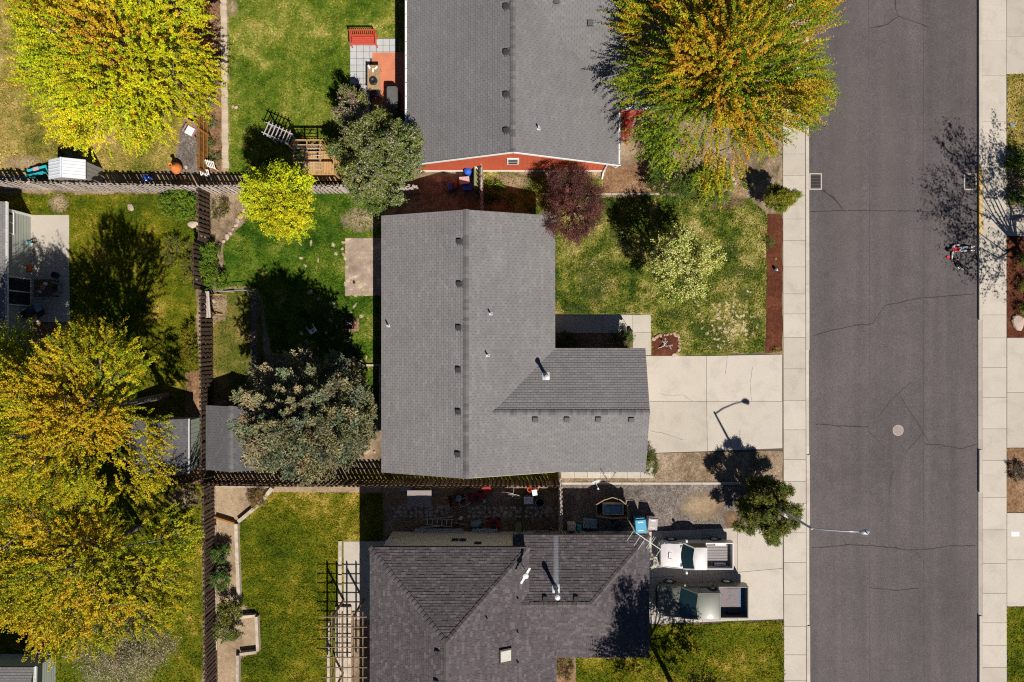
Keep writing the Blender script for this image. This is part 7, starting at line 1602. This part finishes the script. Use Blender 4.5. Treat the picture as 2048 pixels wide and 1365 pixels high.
    if scoop:
        zc = hood_h+.03; sc_ = MB().box(x0+.52, x0+.55, -.19, .19, zc-.02, zc+.035, .008).build('hood_scoop', body, t)
        MB().box(x0+.505, x0+.518, -.18, .18, zc-.01, zc+.02).build('scoop_mouth', M['black_plastic'], sc_)
        for s_ in (-1, 1): MB().beam((x0+.55, s_*.19, zc+.01), (x0+1.0, s_*.15, zc+.015), .014, .03).build('scoop_ridge', body, sc_)
        for s_ in (-1, 1): MB().beam((x0+.55, s_*.205, zc+.002), (x0+1.0, s_*.165, zc+.007), .01, .02).build('scoop_painted_shadow', M['vent'], sc_)  # dark strips standing in for shadow along the scoop ridges
    MB().box(xws-.14, xws-.03, -w*.8, w*.8, hood_h+.075, hood_h+.095).build('cowl', M['vent'], t)
    for s_ in (-1, 1): MB().beam((x0+.3, s_*w*.86, hood_h+.0), (xws-.18, s_*w*.9, hood_h+.062), .012, .012).build('hood_seam', M['black_plastic'], t)
    return t
M['paint_white'] = paint('white_truck_paint', (0.66,0.61,0.60), .4, .05); M['paint_green'] = paint('grey_green_truck_paint', (0.125,0.127,0.10), .45, .1); M['bed_grey'] = simple('grey_bed_liner', (0.24,0.22,0.21), .6, .15, 10)
def bed_print():
    m, nt, b = nmat('paint_splashed_bed'); co = coords(nt); mp = nt.nodes.new('ShaderNodeMapping'); mp.inputs['Scale'].default_value = (1.6, 12, 1); nt.links.new(co, mp.inputs[0])
    n1 = noise(nt, mp.outputs[0], 2.2, 5, .75); col = ramp(nt, n1, [(.36,(.02,.07,.16)), (.45,(.14,.13,.15)), (.54,(.18,.16,.16)), (.57,(.36,.08,.03)), (.60,(.17,.15,.155))])
    sx = nt.nodes.new('ShaderNodeSeparateXYZ'); nt.links.new(co, sx.inputs[0]); n2 = noise(nt, co, 5.0, 4); ad = nt.nodes.new('ShaderNodeMath'); ad.operation = 'MULTIPLY_ADD'; nt.links.new(n2, ad.inputs[0]); ad.inputs[1].default_value = 1.6; nt.links.new(sx.outputs[0], ad.inputs[2])
    mr = nt.nodes.new('ShaderNodeMapRange'); nt.links.new(ad.outputs[0], mr.inputs[0]); mr.inputs[1].default_value = 3.05; mr.inputs[2].default_value = 3.2
    col = mixc(nt, mr.outputs[0], col, (.02,.16,.30)); nt.links.new(col, b.inputs['Base Color']); b.inputs['Roughness'].default_value = .7; return m
M['bed_print'] = bed_print()
p = P(1394, 1112, 1.1); pickup((p.x, p.y, .122), math.radians(0), 'white compact pickup with hood scoop and ribbed empty bed', M['paint_white'], 4.35, 1.58, 1.52, .93, 1.02, 1.05, -.85, -.27, .47, 0, M['bed_grey'], 'ribs', True, M['galv'])
p = P(1407, 1204, 1.15); pickup((p.x, p.y, .122), math.radians(0), 'grey green full size pickup with paint stained blue and red bed', M['paint_green'], 5.3, 1.88, 1.72, 1.02, 1.12, 1.16, -1.35, -.50, .82, 0, M['bed_print'], 'print', False, M['vent'])

# ---------------------------------------------------------------- two people lying on the road
def person(label, joints, edges, rads, loc, rz, colour_fn, mats, hair):
    root = empty('person', loc, rz, label, 'person')
    me = bpy.data.meshes.new('body'); me.from_pydata(joints, edges, []); o = bpy.data.objects.new('body', me); COL.objects.link(o)
    sk = o.modifiers.new('skin', 'SKIN'); sk.use_smooth_shade = True
    for i, r in enumerate(rads):
        sv = me.skin_vertices[0].data[i]; sv.radius = (r if not hasattr(r, '__len__') else r[0], r if not hasattr(r, '__len__') else r[1]); sv.use_root = (i == 0)
    o.modifiers.new('sub', 'SUBSURF').levels = 2
    dg = bpy.context.evaluated_depsgraph_get(); m2 = bpy.data.meshes.new_from_object(o.evaluated_get(dg)); bpy.data.objects.remove(o); m2.name = 'body'
    m2.materials.clear()
    for m_ in mats: m2.materials.append(m_)
    for p_ in m2.polygons: p_.material_index = colour_fn(p_.center); p_.use_smooth = True
    body = link('body', m2, root)
    b = MB(); b.smooth = True; b.lathe([(0,-.115),(.06,-.105),(.10,-.06),(.108,0),(.10,.06),(.06,.10),(0,.112)], n=16); hm = b.mesh('hair', M['hair']); ho = link('hair', hm, root, hair, None, (1,1,.98)); return root
M['skin'] = simple('skin', (0.55,0.33,0.24), .6, .06); M['hair'] = simple('dark_brown_hair', (0.035,0.018,0.014), .7, .2, 30); M['cloth_red'] = simple('red_jersey', (0.55,0.045,0.035), .85, .12, 20); M['cloth_white'] = simple('white_cloth', (0.74,0.74,0.76), .85, .08, 20); M['cloth_black'] = simple('black_cloth', (0.014,0.014,0.018), .85, .2, 20); M['cloth_grey'] = simple('grey_trousers', (0.42,0.44,0.46), .85, .1, 20)
# local x runs from the head (-) to the feet (+), z up from the road; lying on the back
def lying(S_, armL, armR, knee, bend):
    J = [(0,0,.11),(-.18,0,.12),(-.40,0,.12),(-.50,0,.11),(-.58,0,.12),(-.68,0,.115),      # pelvis, belly, chest, neck, chin, head
         (-.42,.17,.12),(-.42,-.17,.12)] + armL + armR + [(.05,.09,.10),(.42,.11+bend*.3,.10+knee),(.80,.10+bend,.06),(.83,.12+bend,.20),(.05,-.09,.10),(.42,-.11+bend*.3,.09),(.80,-.10+bend,.06),(.83,-.12+bend,.20)]
    E = [(0,1),(1,2),(2,3),(3,4),(4,5),(2,6),(2,7),(6,8),(8,9),(9,10),(7,11),(11,12),(12,13),(0,14),(14,15),(15,16),(16,17),(0,18),(18,19),(19,20),(20,21)]
    Rr = [(.13,.10),(.125,.095),(.15,.10),.05,(.075,.085),(.085,.10),.065,.065,.045,.036,.03,.045,.036,.03,.085,.06,.04,.035,.085,.06,.04,.035]
    return [tuple(c*S_ for c in p) for p in J], E, [(tuple(q*S_ for q in r) if hasattr(r,'__len__') else r*S_) for r in Rr]
J, E, Rr = lying(1.0, [(-.22,.28,.08),(0,.27,.07),(.08,.26,.06)], [(-.45,-.36,.07),(-.46,-.58,.06),(-.46,-.66,.05)], .10, 0)
def c1(c):
    if c.x < -.49: return 0
    if abs(c.y) > .20 and c.x < .12: return 0 if c.y < -.56 or c.x > .03 else 2
    if c.x < -.06: return 1 if abs(c.y) < .13 else 2
    if c.x < .42: return 3
    if c.x < .68: return 4
    return 2
p = P(1919, 499, .1)
person('person lying on the road in a red vest with white sleeves, one arm stretched out', J, E, Rr, (p.x, p.y, .004), math.radians(3), c1, [M['skin'], M['cloth_red'], M['cloth_white'], M['cloth_grey'], M['cloth_black']], (-.66,0,.10))
J, E, Rr = lying(.74, [(-.5,.22,.10),(-.66,.16,.14),(-.72,.08,.15)], [(-.24,-.26,.08),(-.04,-.25,.07),(.04,-.24,.06)], .05, .10)
def c2(c):
    if c.x < -.375: return 0
    if c.y > .12 and c.x < -.30: return 0
    if c.x > .56: return 1
    if c.y < -.10 and c.x > -.1: return 1
    return 2
p = P(1923, 532, .1)
person('child lying on the road in dark clothes with white shoes, arms by the head', J, E, Rr, (p.x, p.y, .004), math.radians(-38), c2, [M['skin'], M['cloth_white'], M['cloth_black']], (-.54,0,.10))
o = MB().cyl((0,0), .10, 0, .03, 16).build('toy_disc', M['cloth_red'], None, P(1896, 515, .02)); tag(o, 'small red disc beside the outstretched hand on the road', 'disc')
for nm, px, kind, dens, hgt in LAWNS: grass(px, kind, dens, hgt)
